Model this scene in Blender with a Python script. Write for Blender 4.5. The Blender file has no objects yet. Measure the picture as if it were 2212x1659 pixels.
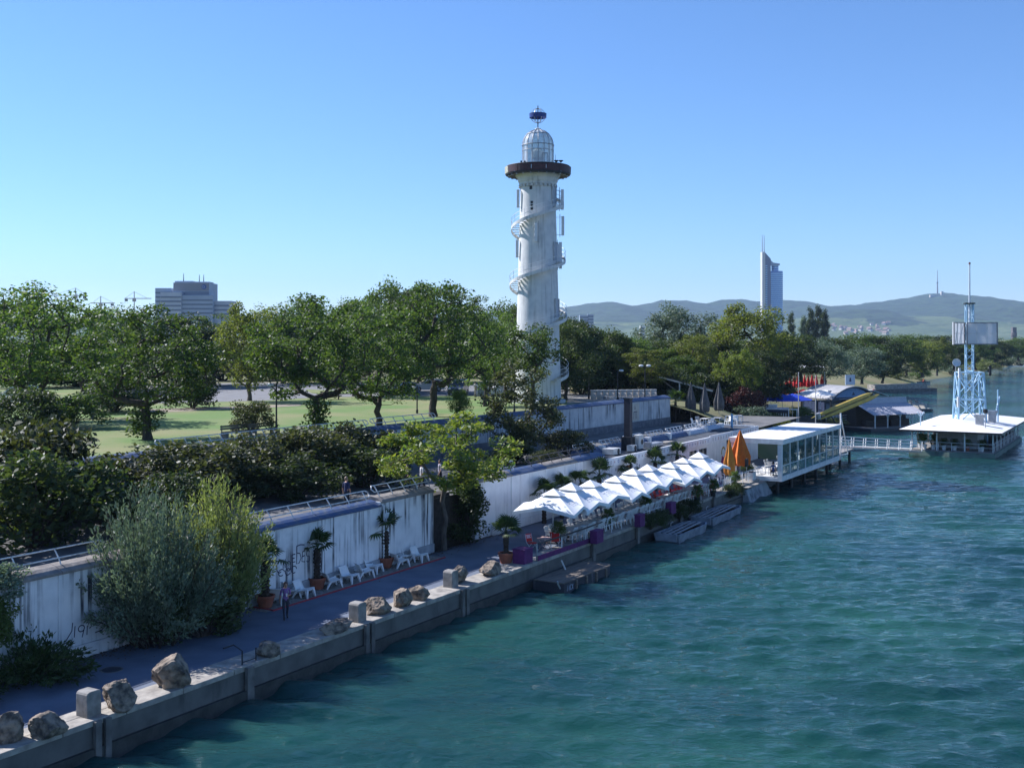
import bpy, bmesh, math, random
import numpy as np
from mathutils import Vector, Matrix, noise
R = math.radians
scene = bpy.context.scene
col = scene.collection

# ------------------------------------------------------------------ camera, sky, sun, exposure
F, CX, HV, CZ = 2400.0, 1106.0, 730.0, 14.0        # focal length / horizon in picture units (2212 wide), eye height over the water
cam = bpy.data.cameras.new('camera')
cam.sensor_width = 36.0
cam.lens = 36.0 * F / 2212.0
cam.shift_y = -(829.5 - HV) / 2212.0
cam.clip_end = 30000.0
cam.clip_start = 0.5
camo = bpy.data.objects.new('camera', cam)
col.objects.link(camo)
camo.location = (0, 0, CZ)
camo.rotation_euler = (R(90), 0, 0)
scene.camera = camo

SUN_EL, SUN_AZ = R(38.5), R(-62.5)                  # azimuth from +Y towards +X
sunvec = Vector((math.sin(SUN_AZ) * math.cos(SUN_EL), math.cos(SUN_AZ) * math.cos(SUN_EL), math.sin(SUN_EL)))
world = bpy.data.worlds.new('World')
scene.world = world
world.use_nodes = True
nt = world.node_tree
bg = nt.nodes['Background']
sky = nt.nodes.new('ShaderNodeTexSky')
sky.sky_type = 'NISHITA'
sky.sun_disc = False
sky.sun_elevation = SUN_EL
sky.sun_rotation = SUN_AZ
sky.altitude = 150
sky.air_density = 1.0
sky.dust_density = 0.0
sky.ozone_density = 7.5
nt.links.new(sky.outputs[0], bg.inputs[0])
bg.inputs[1].default_value = 0.076
sl = bpy.data.lights.new('sun', 'SUN')
sl.energy = 4.3
sl.angle = R(0.53)
sl.color = (1.0, 0.93, 0.83)
so = bpy.data.objects.new('sun', sl)
col.objects.link(so)
so.rotation_euler = sunvec.to_track_quat('Z', 'Y').to_euler()
so.location = (-80, 40, 90)

scene.view_settings.view_transform = 'Standard'
scene.view_settings.look = 'None'
scene.view_settings.exposure = 1.02
scene.view_settings.use_white_balance = True        # the camera's cool daylight balance
scene.view_settings.white_balance_temperature = 5780
scene.view_settings.white_balance_tint = 13
scene.view_settings.gamma = 1.0
cy = scene.cycles
cy.use_denoising = True
cy.max_bounces = 7
cy.diffuse_bounces = 3
cy.glossy_bounces = 3
cy.transmission_bounces = 6
cy.transparent_max_bounces = 8
cy.volume_bounces = 0
cy.caustics_reflective = False
cy.caustics_refractive = False
cy.sample_clamp_indirect = 6.0

# ------------------------------------------------------------------ places
QA = R(30.8)
TX, TY = math.sin(QA), math.cos(QA)
RQ = R(90) - QA                                     # rotation of the quay frame: local x along the quay, local y inland
PZ, TZ, LZ = 1.2, 4.3, 6.8                          # promenade, terrace and lawn levels

def Q(s, w, z=0.0):
    n = -30.8 - w
    return Vector((s * TX + n * TY, s * TY - n * TX, z))

def gp(u, v, z):
    Y = F * (CZ - z) / (v - HV)
    return Vector(((u - CX) / F * Y, Y, z))

def at(u, v, Y):
    return Vector(((u - CX) / F * Y, Y, CZ - (v - HV) / F * Y))
# ------------------------------------------------------------------ mesh helpers
class MB:
    def __init__(self):
        self.v, self.f, self.m = [], [], []
    def add(self, vs, fs, mi=0):
        o = len(self.v)
        self.v.extend([tuple(p) for p in vs])
        for f in fs:
            self.f.append(tuple(o + i for i in f))
            self.m.append(mi)
        return self
    def box(self, x0, x1, y0, y1, z0, z1, mi=0):
        vs = [(x0,y0,z0),(x1,y0,z0),(x1,y1,z0),(x0,y1,z0),(x0,y0,z1),(x1,y0,z1),(x1,y1,z1),(x0,y1,z1)]
        return self.add(vs, [(0,3,2,1),(4,5,6,7),(0,1,5,4),(1,2,6,5),(2,3,7,6),(3,0,4,7)], mi)
    def beam(self, p, q, w, h, mi=0):
        p, q = Vector(p), Vector(q)
        d = (q - p).normalized()
        up = Vector((0,0,1)) if abs(d.z) < 0.95 else Vector((0,1,0))
        sd = d.cross(up).normalized() * (w / 2)
        up = sd.cross(d).normalized() * (h / 2)
        vs = [p-sd-up, p+sd-up, p+sd+up, p-sd+up, q-sd-up, q+sd-up, q+sd+up, q-sd+up]
        return self.add(vs, [(3,2,1,0),(4,5,6,7),(0,1,5,4),(1,2,6,5),(2,3,7,6),(3,0,4,7)], mi)
    def tube(self, pts, r, n=6, mi=0, cap=True):
        pts = [Vector(p) for p in pts]
        k = len(pts)
        rs = r if isinstance(r, (list, tuple)) else [r] * k
        d0 = (pts[1] - pts[0]).normalized()
        a = d0.orthogonal().normalized()
        vs, fs = [], []
        for i, p in enumerate(pts):
            d = (pts[min(i+1,k-1)] - pts[max(i-1,0)]).normalized()
            a = (a - d * a.dot(d))
            a = a.normalized() if a.length > 1e-6 else d.orthogonal().normalized()
            b = d.cross(a)
            for j in range(n):
                t = 2 * math.pi * j / n
                vs.append(p + (a * math.cos(t) + b * math.sin(t)) * rs[i])
        for i in range(k-1):
            for j in range(n):
                j2 = (j+1) % n
                fs.append((i*n+j, i*n+j2, (i+1)*n+j2, (i+1)*n+j))
        if cap:
            fs.append(tuple(reversed(range(n))))
            fs.append(tuple(range((k-1)*n, k*n)))
        return self.add(vs, fs, mi)
    def lathe(self, prof, n=20, mi=0, c=(0,0), cap=True):
        vs, fs = [], []
        for (r, z) in prof:
            for j in range(n):
                t = 2 * math.pi * j / n
                vs.append((c[0] + r*math.cos(t), c[1] + r*math.sin(t), z))
        k = len(prof)
        for i in range(k-1):
            for j in range(n):
                j2 = (j+1) % n
                fs.append((i*n+j, i*n+j2, (i+1)*n+j2, (i+1)*n+j))
        if cap:
            fs.append(tuple(reversed(range(n))))
            fs.append(tuple(range((k-1)*n, k*n)))
        return self.add(vs, fs, mi)
    def prism(self, poly, z0, z1, mi=0):
        n = len(poly)
        vs = [(x,y,z0) for x,y in poly] + [(x,y,z1) for x,y in poly]
        fs = [tuple(reversed(range(n))), tuple(range(n,2*n))] + [(i,(i+1)%n,n+(i+1)%n,n+i) for i in range(n)]
        return self.add(vs, fs, mi)
    def slab(self, poly, y0, y1, mi=0):                # outline in (x, z), thick along y
        n = len(poly)
        vs = [(x,y0,z) for x,z in poly] + [(x,y1,z) for x,z in poly]
        fs = [tuple(range(n)), tuple(reversed(range(n,2*n)))] + [((i+1)%n,i,n+i,n+(i+1)%n) for i in range(n)]
        return self.add(vs, fs, mi)
    def along(self, poly, x0, x1, mi=0):               # outline in (y, z), long along x
        n = len(poly)
        vs = [(x0,y,z) for y,z in poly] + [(x1,y,z) for y,z in poly]
        fs = [tuple(reversed(range(n))), tuple(range(n,2*n))] + [(i,(i+1)%n,n+(i+1)%n,n+i) for i in range(n)]
        return self.add(vs, fs, mi)
    def ribbon(self, pts, width, y=0.0, th=0.004, mi=0):   # a painted stroke in the (x, z) plane
        pts = [Vector((p[0], p[1])) for p in pts]
        L, Rr = [], []
        for i, p in enumerate(pts):
            d = pts[min(i+1,len(pts)-1)] - pts[max(i-1,0)]
            d = d.normalized() if d.length > 1e-9 else Vector((1,0))
            nn = Vector((-d.y, d.x)) * (width/2)
            L.append(p + nn); Rr.append(p - nn)
        vs = [(p.x, y-th, p.y) for p in L] + [(p.x, y-th, p.y) for p in Rr]
        n = len(pts)
        return self.add(vs, [(i, i+1, n+i+1, n+i) for i in range(n-1)], mi)
    def mesh(self, name, mats, smooth=False):
        me = bpy.data.meshes.new(name)
        me.from_pydata(self.v, [], self.f)
        for mm in (mats if isinstance(mats, (list, tuple)) else [mats]):
            me.materials.append(mm)
        if any(self.m):
            me.polygons.foreach_set('material_index', self.m)
        if smooth:
            me.polygons.foreach_set('use_smooth', [True] * len(me.polygons))
        me.update()
        return me
    def build(self, name, mats, parent=None, loc=(0,0,0), rz=0.0, smooth=False, bevel=0):
        o = put(name, self.mesh(name, mats, smooth), parent, loc, rz)
        if bevel:
            b = o.modifiers.new('Bevel', 'BEVEL'); b.width = bevel; b.segments = 2; b.limit_method = 'ANGLE'
        return o

def put(name, me, parent=None, loc=(0,0,0), rz=0.0, rot=None, sc=None):
    o = bpy.data.objects.new(name, me)
    col.objects.link(o)
    o.location = loc
    o.rotation_euler = rot if rot is not None else (0, 0, rz)
    if sc is not None:
        o.scale = sc
    if parent is not None:
        o.parent = parent
    return o

def tag(o, label=None, cat=None, group=None, kind=None):
    if label: o['label'] = label
    if cat: o['category'] = cat
    if group: o['group'] = group
    if kind: o['kind'] = kind
    return o

def thing(name, label, cat, loc=(0,0,0), rz=0.0, group=None, sc=None):
    return tag(put(name, None, None, loc, rz, sc=sc), label, cat, group)

def struct(name, mb_or_me, mats=None, **k):
    me = mb_or_me if mats is None else mb_or_me.mesh(name, mats, k.pop('smooth', False))
    return tag(put(name, me, **k), kind='structure')

def copy_tree(o, parent=None):
    c = o.copy()
    col.objects.link(c)
    if parent is not None:
        c.parent = parent
    for ch in list(o.children):
        if ch.name in col.objects:
            copy_tree(ch, c)
    return c

def dup(root, loc, rz, label, group=None, sc=None):
    c = copy_tree(root)
    c.location = loc
    c.rotation_euler = (0, 0, rz)
    c['label'] = label
    if group: c['group'] = group
    if sc is not None: c.scale = sc
    return c

def between(A, B):                                     # place and rotation of a frame whose x runs from A to B
    d = B - A
    return A, math.atan2(d.y, d.x), math.hypot(d.x, d.y)

def mesh_np(name, V, quads, mat, smooth=False):
    me = bpy.data.meshes.new(name)
    V = np.asarray(V, dtype=np.float32); quads = np.asarray(quads, dtype=np.int32)
    me.vertices.add(len(V)); me.vertices.foreach_set('co', V.ravel())
    k = quads.shape[1]
    me.loops.add(quads.size); me.loops.foreach_set('vertex_index', quads.ravel())
    me.polygons.add(len(quads))
    me.polygons.foreach_set('loop_start', np.arange(0, quads.size, k, dtype=np.int32))
    if smooth:
        me.polygons.foreach_set('use_smooth', np.ones(len(quads), dtype=bool))
    me.materials.append(mat)
    me.update(calc_edges=True)
    return me

def words_mesh(body, size, depth, mat, name='lettering'):
    c = bpy.data.curves.new(name, 'FONT')
    c.body = body; c.size = size; c.extrude = depth; c.align_x = 'CENTER'; c.align_y = 'CENTER'
    c.resolution_u = 3
    o = bpy.data.objects.new(name, c)
    col.objects.link(o)
    bpy.context.view_layer.update()
    me = bpy.data.meshes.new_from_object(o.evaluated_get(bpy.context.evaluated_depsgraph_get()))
    col.objects.unlink(o)
    bpy.data.objects.remove(o)
    me.materials.clear(); me.materials.append(mat)
    return me

def ordinal(i):
    return ['first','second','third','fourth','fifth','sixth','seventh','eighth','ninth','tenth','eleventh','twelfth','thirteenth','fourteenth'][i]

# ------------------------------------------------------------------ materials
MATS = {}
def M(name, c1=(.5,.5,.5), c2=None, rough=.7, metal=0.0, scale=3.0, detail=5.0, bump=0.0, bscale=None, stretch=(1,1,1), lo=.35, hi=.65, spec=.5, coat=0.0):
    if name in MATS: return MATS[name]
    m = bpy.data.materials.new(name); m.use_nodes = True
    t = m.node_tree; b = t.nodes['Principled BSDF']
    b.inputs['Roughness'].default_value = rough; b.inputs['Metallic'].default_value = metal
    b.inputs['Specular IOR Level'].default_value = spec
    b.inputs['Coat Weight'].default_value = coat
    c2 = c2 or tuple(x * .8 for x in c1)
    tc = t.nodes.new('ShaderNodeTexCoord'); mp = t.nodes.new('ShaderNodeMapping')
    mp.inputs['Scale'].default_value = stretch
    t.links.new(tc.outputs['Object'], mp.inputs['Vector'])
    n = t.nodes.new('ShaderNodeTexNoise'); n.inputs['Scale'].default_value = scale; n.inputs['Detail'].default_value = detail
    t.links.new(mp.outputs[0], n.inputs['Vector'])
    r = t.nodes.new('ShaderNodeValToRGB')
    r.color_ramp.elements[0].position = lo; r.color_ramp.elements[0].color = (*c2, 1)
    r.color_ramp.elements[1].position = hi; r.color_ramp.elements[1].color = (*c1, 1)
    t.links.new(n.outputs['Fac'], r.inputs[0]); t.links.new(r.outputs[0], b.inputs['Base Color'])
    if bump:
        nb = t.nodes.new('ShaderNodeTexNoise'); nb.inputs['Scale'].default_value = bscale or scale*4; nb.inputs['Detail'].default_value = 8
        t.links.new(mp.outputs[0], nb.inputs['Vector'])
        bp = t.nodes.new('ShaderNodeBump'); bp.inputs['Strength'].default_value = bump; bp.inputs['Distance'].default_value = .05
        t.links.new(nb.outputs['Fac'], bp.inputs['Height']); t.links.new(bp.outputs[0], b.inputs['Normal'])
    MATS[name] = m
    return m

def stained(name, base, dirty, dark, amount=.6, sx=2.2, sz=.16, rough=.8, lo=.55, hi=.7):
    """painted concrete: cloudy dirt and run-off streaks down the face"""
    m = bpy.data.materials.new(name); m.use_nodes = True
    t = m.node_tree; b = t.nodes['Principled BSDF']; b.inputs['Roughness'].default_value = rough
    tc = t.nodes.new('ShaderNodeTexCoord')
    def nz(scale, st, detail=6):
        mp = t.nodes.new('ShaderNodeMapping'); mp.inputs['Scale'].default_value = st
        t.links.new(tc.outputs['Object'], mp.inputs['Vector'])
        n = t.nodes.new('ShaderNodeTexNoise'); n.inputs['Scale'].default_value = scale; n.inputs['Detail'].default_value = detail
        t.links.new(mp.outputs[0], n.inputs['Vector']); return n
    def ramp(n, a, bb):
        r = t.nodes.new('ShaderNodeMapRange'); r.inputs['From Min'].default_value = a; r.inputs['From Max'].default_value = bb
        t.links.new(n.outputs['Fac'], r.inputs['Value']); return r
    r1 = ramp(nz(1.1, (1,1,1)), .4, .75)
    r2 = ramp(nz(1.6, (sx, sx, sz), 4), lo, hi)
    r3 = ramp(nz(.55, (1,1,.8)), .38, .62)
    m1 = t.nodes.new('ShaderNodeMix'); m1.data_type = 'RGBA'
    m1.inputs['A'].default_value = (*base, 1); m1.inputs['B'].default_value = (*dirty, 1)
    t.links.new(r1.outputs[0], m1.inputs['Factor'])
    mul = t.nodes.new('ShaderNodeMath'); mul.operation = 'MULTIPLY'
    t.links.new(r2.outputs[0], mul.inputs[0]); t.links.new(r3.outputs[0], mul.inputs[1])
    mul2 = t.nodes.new('ShaderNodeMath'); mul2.operation = 'MULTIPLY'; mul2.inputs[1].default_value = amount
    t.links.new(mul.outputs[0], mul2.inputs[0])
    m2 = t.nodes.new('ShaderNodeMix'); m2.data_type = 'RGBA'; m2.inputs['B'].default_value = (*dark, 1)
    t.links.new(m1.outputs['Result'], m2.inputs['A']); t.links.new(mul2.outputs[0], m2.inputs['Factor'])
    t.links.new(m2.outputs['Result'], b.inputs['Base Color'])
    bp = t.nodes.new('ShaderNodeBump'); bp.inputs['Strength'].default_value = .25; bp.inputs['Distance'].default_value = .03
    n4 = nz(9, (1,1,1)); t.links.new(n4.outputs['Fac'], bp.inputs['Height']); t.links.new(bp.outputs[0], b.inputs['Normal'])
    MATS[name] = m
    return m

def leafmat(name, c1, c2, trans=.35, rough=.55, tint=(1.5,1.6,.6)):
    m = bpy.data.materials.new(name); m.use_nodes = True
    t = m.node_tree; b = t.nodes['Principled BSDF']; out = t.nodes['Material Output']
    b.inputs['Roughness'].default_value = rough; b.inputs['Specular IOR Level'].default_value = .38
    g = t.nodes.new('ShaderNodeNewGeometry'); r = t.nodes.new('ShaderNodeValToRGB')
    r.color_ramp.elements[0].color = (*c1, 1); r.color_ramp.elements[1].color = (*c2, 1)
    t.links.new(g.outputs['Random Per Island'], r.inputs[0])
    oi = t.nodes.new('ShaderNodeObjectInfo'); hs = t.nodes.new('ShaderNodeHueSaturation')
    mr = t.nodes.new('ShaderNodeMapRange'); mr.inputs['To Min'].default_value = .8; mr.inputs['To Max'].default_value = 1.3
    t.links.new(oi.outputs['Random'], mr.inputs['Value']); t.links.new(mr.outputs[0], hs.inputs['Value'])
    t.links.new(r.outputs[0], hs.inputs['Color']); t.links.new(hs.outputs[0], b.inputs['Base Color'])
    tr = t.nodes.new('ShaderNodeBsdfTranslucent')
    mx = t.nodes.new('ShaderNodeMix'); mx.data_type = 'RGBA'; mx.blend_type = 'MULTIPLY'; mx.inputs['Factor'].default_value = 1
    mx.inputs['B'].default_value = (*tint, 1)
    t.links.new(hs.outputs[0], mx.inputs['A']); t.links.new(mx.outputs['Result'], tr.inputs['Color'])
    ms = t.nodes.new('ShaderNodeMixShader'); ms.inputs[0].default_value = trans
    t.links.new(b.outputs[0], ms.inputs[1]); t.links.new(tr.outputs[0], ms.inputs[2]); t.links.new(ms.outputs[0], out.inputs['Surface'])
    MATS[name] = m
    return m

def glassmat(name, color, rough=.02, alpha_mix=.75):
    """thin pane: mostly see-through, a share of tinted gloss"""
    m = bpy.data.materials.new(name); m.use_nodes = True
    t = m.node_tree; b = t.nodes['Principled BSDF']; out = t.nodes['Material Output']
    b.inputs['Base Color'].default_value = (*color, 1); b.inputs['Roughness'].default_value = rough
    tp = t.nodes.new('ShaderNodeBsdfTransparent'); tp.inputs[0].default_value = (.86,.93,.92,1)
    ms = t.nodes.new('ShaderNodeMixShader'); ms.inputs[0].default_value = alpha_mix
    t.links.new(b.outputs[0], ms.inputs[1]); t.links.new(tp.outputs[0], ms.inputs[2]); t.links.new(ms.outputs[0], out.inputs['Surface'])
    MATS[name] = m
    return m

white = M('white_paint', (.78,.78,.77), (.62,.62,.61), .55, scale=2, bump=.05)
plastic = M('white_plastic', (.80,.80,.79), (.74,.74,.73), .4, scale=2)
railm = M('railing_paint', (.66,.66,.64), (.38,.35,.31), .55, scale=5, lo=.3, hi=.5)
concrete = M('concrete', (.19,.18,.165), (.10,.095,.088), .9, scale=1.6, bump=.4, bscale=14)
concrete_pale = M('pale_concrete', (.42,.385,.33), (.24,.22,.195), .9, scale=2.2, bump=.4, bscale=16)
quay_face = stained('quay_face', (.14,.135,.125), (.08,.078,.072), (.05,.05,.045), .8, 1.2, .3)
asphalt = M('promenade_asphalt', (.15,.175,.225), (.105,.125,.175), .92, scale=.7, bump=.25, bscale=30)
gravel = M('gravel_strip', (.30,.29,.27), (.20,.195,.18), .95, scale=6, bump=.5, bscale=60)
redline = M('red_border', (.42,.05,.06), (.28,.04,.05), .7, scale=4)
wallpaint = stained('white_wall_paint', (.80,.80,.80), (.62,.63,.64), (.04,.045,.06), 1.0, 2.6, .10, .8, .50, .60)
wallpaint2 = stained('upper_wall_paint', (.50,.53,.55), (.33,.37,.41), (.04,.045,.055), 1.0, 3.0, .10, .8, .50, .60)
bluecope = M('blue_coping', (.035,.07,.17), (.10,.12,.16), .6, scale=3, lo=.3, hi=.6, bump=.15)
greycope = M('grey_coping', (.30,.27,.24), (.17,.155,.145), .9, scale=2.4, bump=.3)
darkcope = M('dark_coping', (.10,.11,.15), (.055,.055,.075), .8, scale=2.4, bump=.3)
dkmetal = M('dark_metal', (.05,.05,.055), (.03,.03,.03), .5, .6)
galv = M('galvanised_metal', (.45,.46,.48), (.33,.34,.36), .45, .5)
rock = M('boulder_stone', (.28,.225,.17), (.065,.055,.047), .95, scale=3.2, detail=12, bump=1.0, bscale=9, lo=.38, hi=.60)
terracotta = M('terracotta', (.33,.11,.06), (.22,.075,.045), .8, scale=4)
soil = M('soil', (.06,.045,.03), (.03,.022,.016), 1.0, scale=10)
bark = M('bark', (.085,.065,.05), (.04,.032,.026), .95, scale=6, bump=.6, stretch=(1,1,.3))
bark_pale = M('pale_bark', (.14,.12,.10), (.06,.05,.04), .95, scale=6, bump=.6, stretch=(1,1,.3))
palmbark = M('palm_trunk', (.06,.045,.034), (.024,.018,.014), 1.0, scale=9, bump=.9, bscale=18)
graffiti_ink = M('graffiti_paint', (.02,.022,.06), (.03,.03,.08), .6)
graffiti_red = M('graffiti_red', (.12,.02,.04), (.08,.02,.03), .6)
red_fabric = M('red_fabric', (.62,.022,.018), (.45,.02,.018), .7, scale=3)
wood = M('weathered_wood', (.22,.18,.14), (.12,.10,.08), .9, scale=3, stretch=(.4,4,4), bump=.3)
wooddark = M('dark_wood', (.07,.055,.045), (.035,.03,.025), .85, scale=3, stretch=(.4,4,4), bump=.3)
black = M('black_opening', (.012,.013,.015), (.008,.008,.01), .5)
darkglass = M('dark_window_glass', (.02,.028,.035), (.015,.02,.028), .06, spec=.6)
rubber = M('rubber', (.02,.02,.02), (.015,.015,.015), .9)
# ------------------------------------------------------------------ water
def watermat():
    m = bpy.data.materials.new('river_water'); m.use_nodes = True
    t = m.node_tree; b = t.nodes['Principled BSDF']
    b.inputs['Roughness'].default_value = .05; b.inputs['IOR'].default_value = 1.333
    b.subsurface_method = 'BURLEY'; b.inputs['Subsurface Weight'].default_value = 1.0; b.inputs['Subsurface Radius'].default_value = (.6, 1.3, 1.3); b.inputs['Subsurface Scale'].default_value = 1.2
    tc = t.nodes.new('ShaderNodeTexCoord')
    def nz(scale, st, detail):
        mp = t.nodes.new('ShaderNodeMapping'); mp.inputs['Scale'].default_value = st; mp.inputs['Rotation'].default_value = (0,0,R(12))
        t.links.new(tc.outputs['Object'], mp.inputs['Vector'])
        n = t.nodes.new('ShaderNodeTexNoise'); n.inputs['Scale'].default_value = scale; n.inputs['Detail'].default_value = detail
        t.links.new(mp.outputs[0], n.inputs['Vector']); return n
    big = nz(.05, (1,1,1), 3)
    r = t.nodes.new('ShaderNodeValToRGB')
    r.color_ramp.elements[0].position = .35; r.color_ramp.elements[0].color = (.011,.043,.049,1)
    r.color_ramp.elements[1].position = .65; r.color_ramp.elements[1].color = (.020,.080,.060,1)
    t.links.new(big.outputs['Fac'], r.inputs[0]); t.links.new(r.outputs[0], b.inputs['Base Color'])
    s1 = nz(1.5, (.55,1.25,1), 8); s2 = nz(5.0, (.6,1.2,1), 5)
    b1 = t.nodes.new('ShaderNodeBump'); b1.inputs['Strength'].default_value = 1.0; b1.inputs['Distance'].default_value = .38
    b2 = t.nodes.new('ShaderNodeBump'); b2.inputs['Strength'].default_value = 1.0; b2.inputs['Distance'].default_value = .09
    t.links.new(s1.outputs['Fac'], b1.inputs['Height']); t.links.new(s2.outputs['Fac'], b2.inputs['Height'])
    wind = nz(.028, (.5,1.4,1), 4)                       # gusts: calmer and rougher patches
    wr = t.nodes.new('ShaderNodeMapRange'); wr.inputs['From Min'].default_value = .35; wr.inputs['From Max'].default_value = .65; wr.inputs['To Min'].default_value = .5; wr.inputs['To Max'].default_value = 1.15
    t.links.new(wind.outputs['Fac'], wr.inputs['Value']); t.links.new(wr.outputs[0], b1.inputs['Strength']); t.links.new(wr.outputs[0], b2.inputs['Strength'])
    t.links.new(b1.outputs[0], b2.inputs['Normal']); t.links.new(b2.outputs[0], b.inputs['Normal'])
    return m

def make_water():
    rng = np.random.default_rng(5)
    ys = [6.0]
    while ys[-1] < 160:
        y = ys[-1]; ys.append(y + max(.16, .0028 * y * (y / 45) ** .45))
    while ys[-1] < 14000:
        ys.append(ys[-1] * 1.05)
    ys = np.array(ys)
    us = np.concatenate([np.linspace(-2.2, -.52, 40)[:-1], np.linspace(-.52, .56, 430), np.linspace(.56, 2.2, 40)[1:]])
    Yg, U = np.meshgrid(ys, us, indexing='ij')
    X = U * Yg
    Z = np.zeros_like(X)
    dy = np.gradient(ys)[:, None]
    for i in range(60):
        lam = float(np.exp(rng.uniform(math.log(.55), math.log(4.6))))
        th = rng.normal(R(4), R(26) if lam < 1.4 else R(17))
        k = 2 * math.pi / lam
        ph = rng.uniform(0, 6.283)
        amp = .0079 * lam ** .8
        fade = np.clip((lam / np.maximum(dy, U * 0 + dy) - 3.0) / 3.0, 0, 1)
        c = k * (X * math.sin(th) + Yg * math.cos(th)) + ph + .6 * np.sin(.11 * X + .07 * Yg + i)
        Z += amp * fade * (np.sin(c) + .25 * np.cos(2 * c))
    n, m = X.shape
    V = np.stack([X, Yg, Z], -1).reshape(-1, 3)
    idx = np.arange(n * m).reshape(n, m)
    quads = np.stack([idx[:-1,:-1], idx[:-1,1:], idx[1:,1:], idx[1:,:-1]], -1).reshape(-1, 4)
    return mesh_np('water', V, quads, watermat(), True)
struct('water', make_water())

# ------------------------------------------------------------------ land
grassm = M('park_grass', (.11,.185,.036), (.20,.205,.078), .95, scale=.16, detail=9, bump=.5, bscale=5, lo=.36, hi=.60)
bankgrass = M('bank_grass', (.13,.15,.05), (.24,.20,.10), .95, scale=.1, detail=9, bump=.5, bscale=3)
roadm = M('road_asphalt', (.20,.20,.205), (.16,.16,.165), .9, scale=.8, bump=.1)
dirt = M('bare_path', (.30,.24,.18), (.20,.18,.12), .95, scale=1.2, bump=.2)
terr = M('terrace_paving', (.17,.165,.16), (.10,.10,.10), .95, scale=1.0, bump=.3)

def sheet(pts, z):
    return MB().add([(p[0], p[1], z) for p in pts], [tuple(range(len(pts)))])
def qs(pts, z):
    return sheet([Q(s, w)[:2] for s, w in pts], z)

QE = [(-40, -.3), (24, .0), (52, .15), (97, 1.2)]          # outer edge of the quay
def qw(s):
    for (a, wa), (b, wb) in zip(QE, QE[1:]):
        if s <= b:
            return wa + (wb - wa) * (s - a) / (b - a)
    return QE[-1][1]
W1 = [(-40, 5.5), (20, 6.6), (60, 7.3), (115, 7.4)]        # foot of the lower wall
W2 = [(-40, 22.4), (47, 21.4), (61, 20.7), (84, 19.7), (117.5, 18.3)]
def wl(T, s):
    for (a, wa), (b, wb) in zip(T, T[1:]):
        if s <= b:
            return wa + (wb - wa) * (s - a) / (b - a)
    return T[-1][1]

struct('promenade', qs([(s, w + 1.25) for s, w in QE] + [(97, 7.38), (115, 7.4)] + [(s, w) for s, w in reversed(W1)][1:], PZ), asphalt)
struct('terrace_ground', qs([(s, w + .3) for s, w in W1] + [(135, 8.5), (133, 20)] + [(s, w) for s, w in reversed(W2)], TZ), terr)
struct('lawn', qs([(s, w + .4) for s, w in W2] + [(118, 330), (-330, 420), (-40, 40)], LZ), grassm)
struct('gravel_strip', qs([(38.6, 5.55), (53.6, 5.75), (53.6, 7.2), (38.6, 7.0)], PZ + .02), gravel)
struct('road', sheet([gp(u, v, LZ)[:2] for u, v in [(250,874),(440,869),(560,866),(700,858),(1000,855),(1120,854),(1230,852),(1230,838),(1000,832),(800,828),(560,826),(430,829),(250,836)]], LZ + .01), roadm)
struct('dirt_path', sheet([gp(u, v, LZ)[:2] for u, v in [(300,893),(440,887),(560,882),(650,877),(650,873),(560,876),(440,880),(300,885)]], LZ + .015), dirt)
isl = MB()
isl.prism([tuple(gp(u, v, LZ)[:2]) for u, v in [(662,843),(745,846),(760,851),(700,853),(672,849)]], LZ, LZ + .12)
struct('traffic_island', isl, grassm)
paved = MB()
struct('paved_court', sheet([gp(u, v, LZ)[:2] for u, v in [(1225,872),(1420,862),(1420,852),(1330,846),(1225,850)]], LZ + .012), M('court_paving', (.36,.33,.28), (.26,.24,.21), .9, scale=2, bump=.2))

def shore(s):
    T = [(100, 7.5), (118, 8.0), (140, 11), (160, 15), (190, 25), (215, 29), (240, 33), (300, 38), (380, 39.5), (650, 38), (1500, 30), (4000, -20)]
    for (a, wa), (b, wb) in zip(T, T[1:]):
        if s <= b:
            return wa + (wb - wa) * (s - a) / (b - a)
    return T[-1][1]
def bank_z(s, w):
    d = w - shore(s) + 1.2 * noise.noise((s * .06, w * .06, 3))
    L = 4.5 + min(1, max(0, (s - 125) / 120)) * 20
    if d < 0: return max(-1.5, d * .5)
    z = 7.0 * (1 - math.exp(-d / L)) + (.35 * noise.noise((s * .08, w * .08, 0)) if d > 2 else 0)
    return min(z, LZ - .05) if s < 185 else z
ss = list(np.linspace(118.2, 300, 92)) + list(np.geomspace(304, 4200, 60))
ds = [-6, -2, -.6, 0, .6, 1.5, 3, 5, 8, 11, 15, 20, 27, 36, 50, 70, 100, 150, 240, 400, 800, 1600, 3200]
bv, bf = [], []
for s in ss:
    for d in ds:
        w = shore(s) + d
        p = Q(s, w, bank_z(s, w)); bv.append(tuple(p))
k = len(ds)
for i in range(len(ss) - 1):
    for j in range(k - 1):
        bf.append((i*k+j, (i+1)*k+j, (i+1)*k+j+1, i*k+j+1))
struct('river_bank', MB().add(bv, bf), bankgrass, smooth=True)
struct('ground', MB().add([(-14000,-800,-2.5),(14000,-800,-2.5),(14000,16000,-2.5),(-14000,16000,-2.5)], [(0,1,2,3)]), M('river_bed', (.06,.06,.05)))

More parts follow.
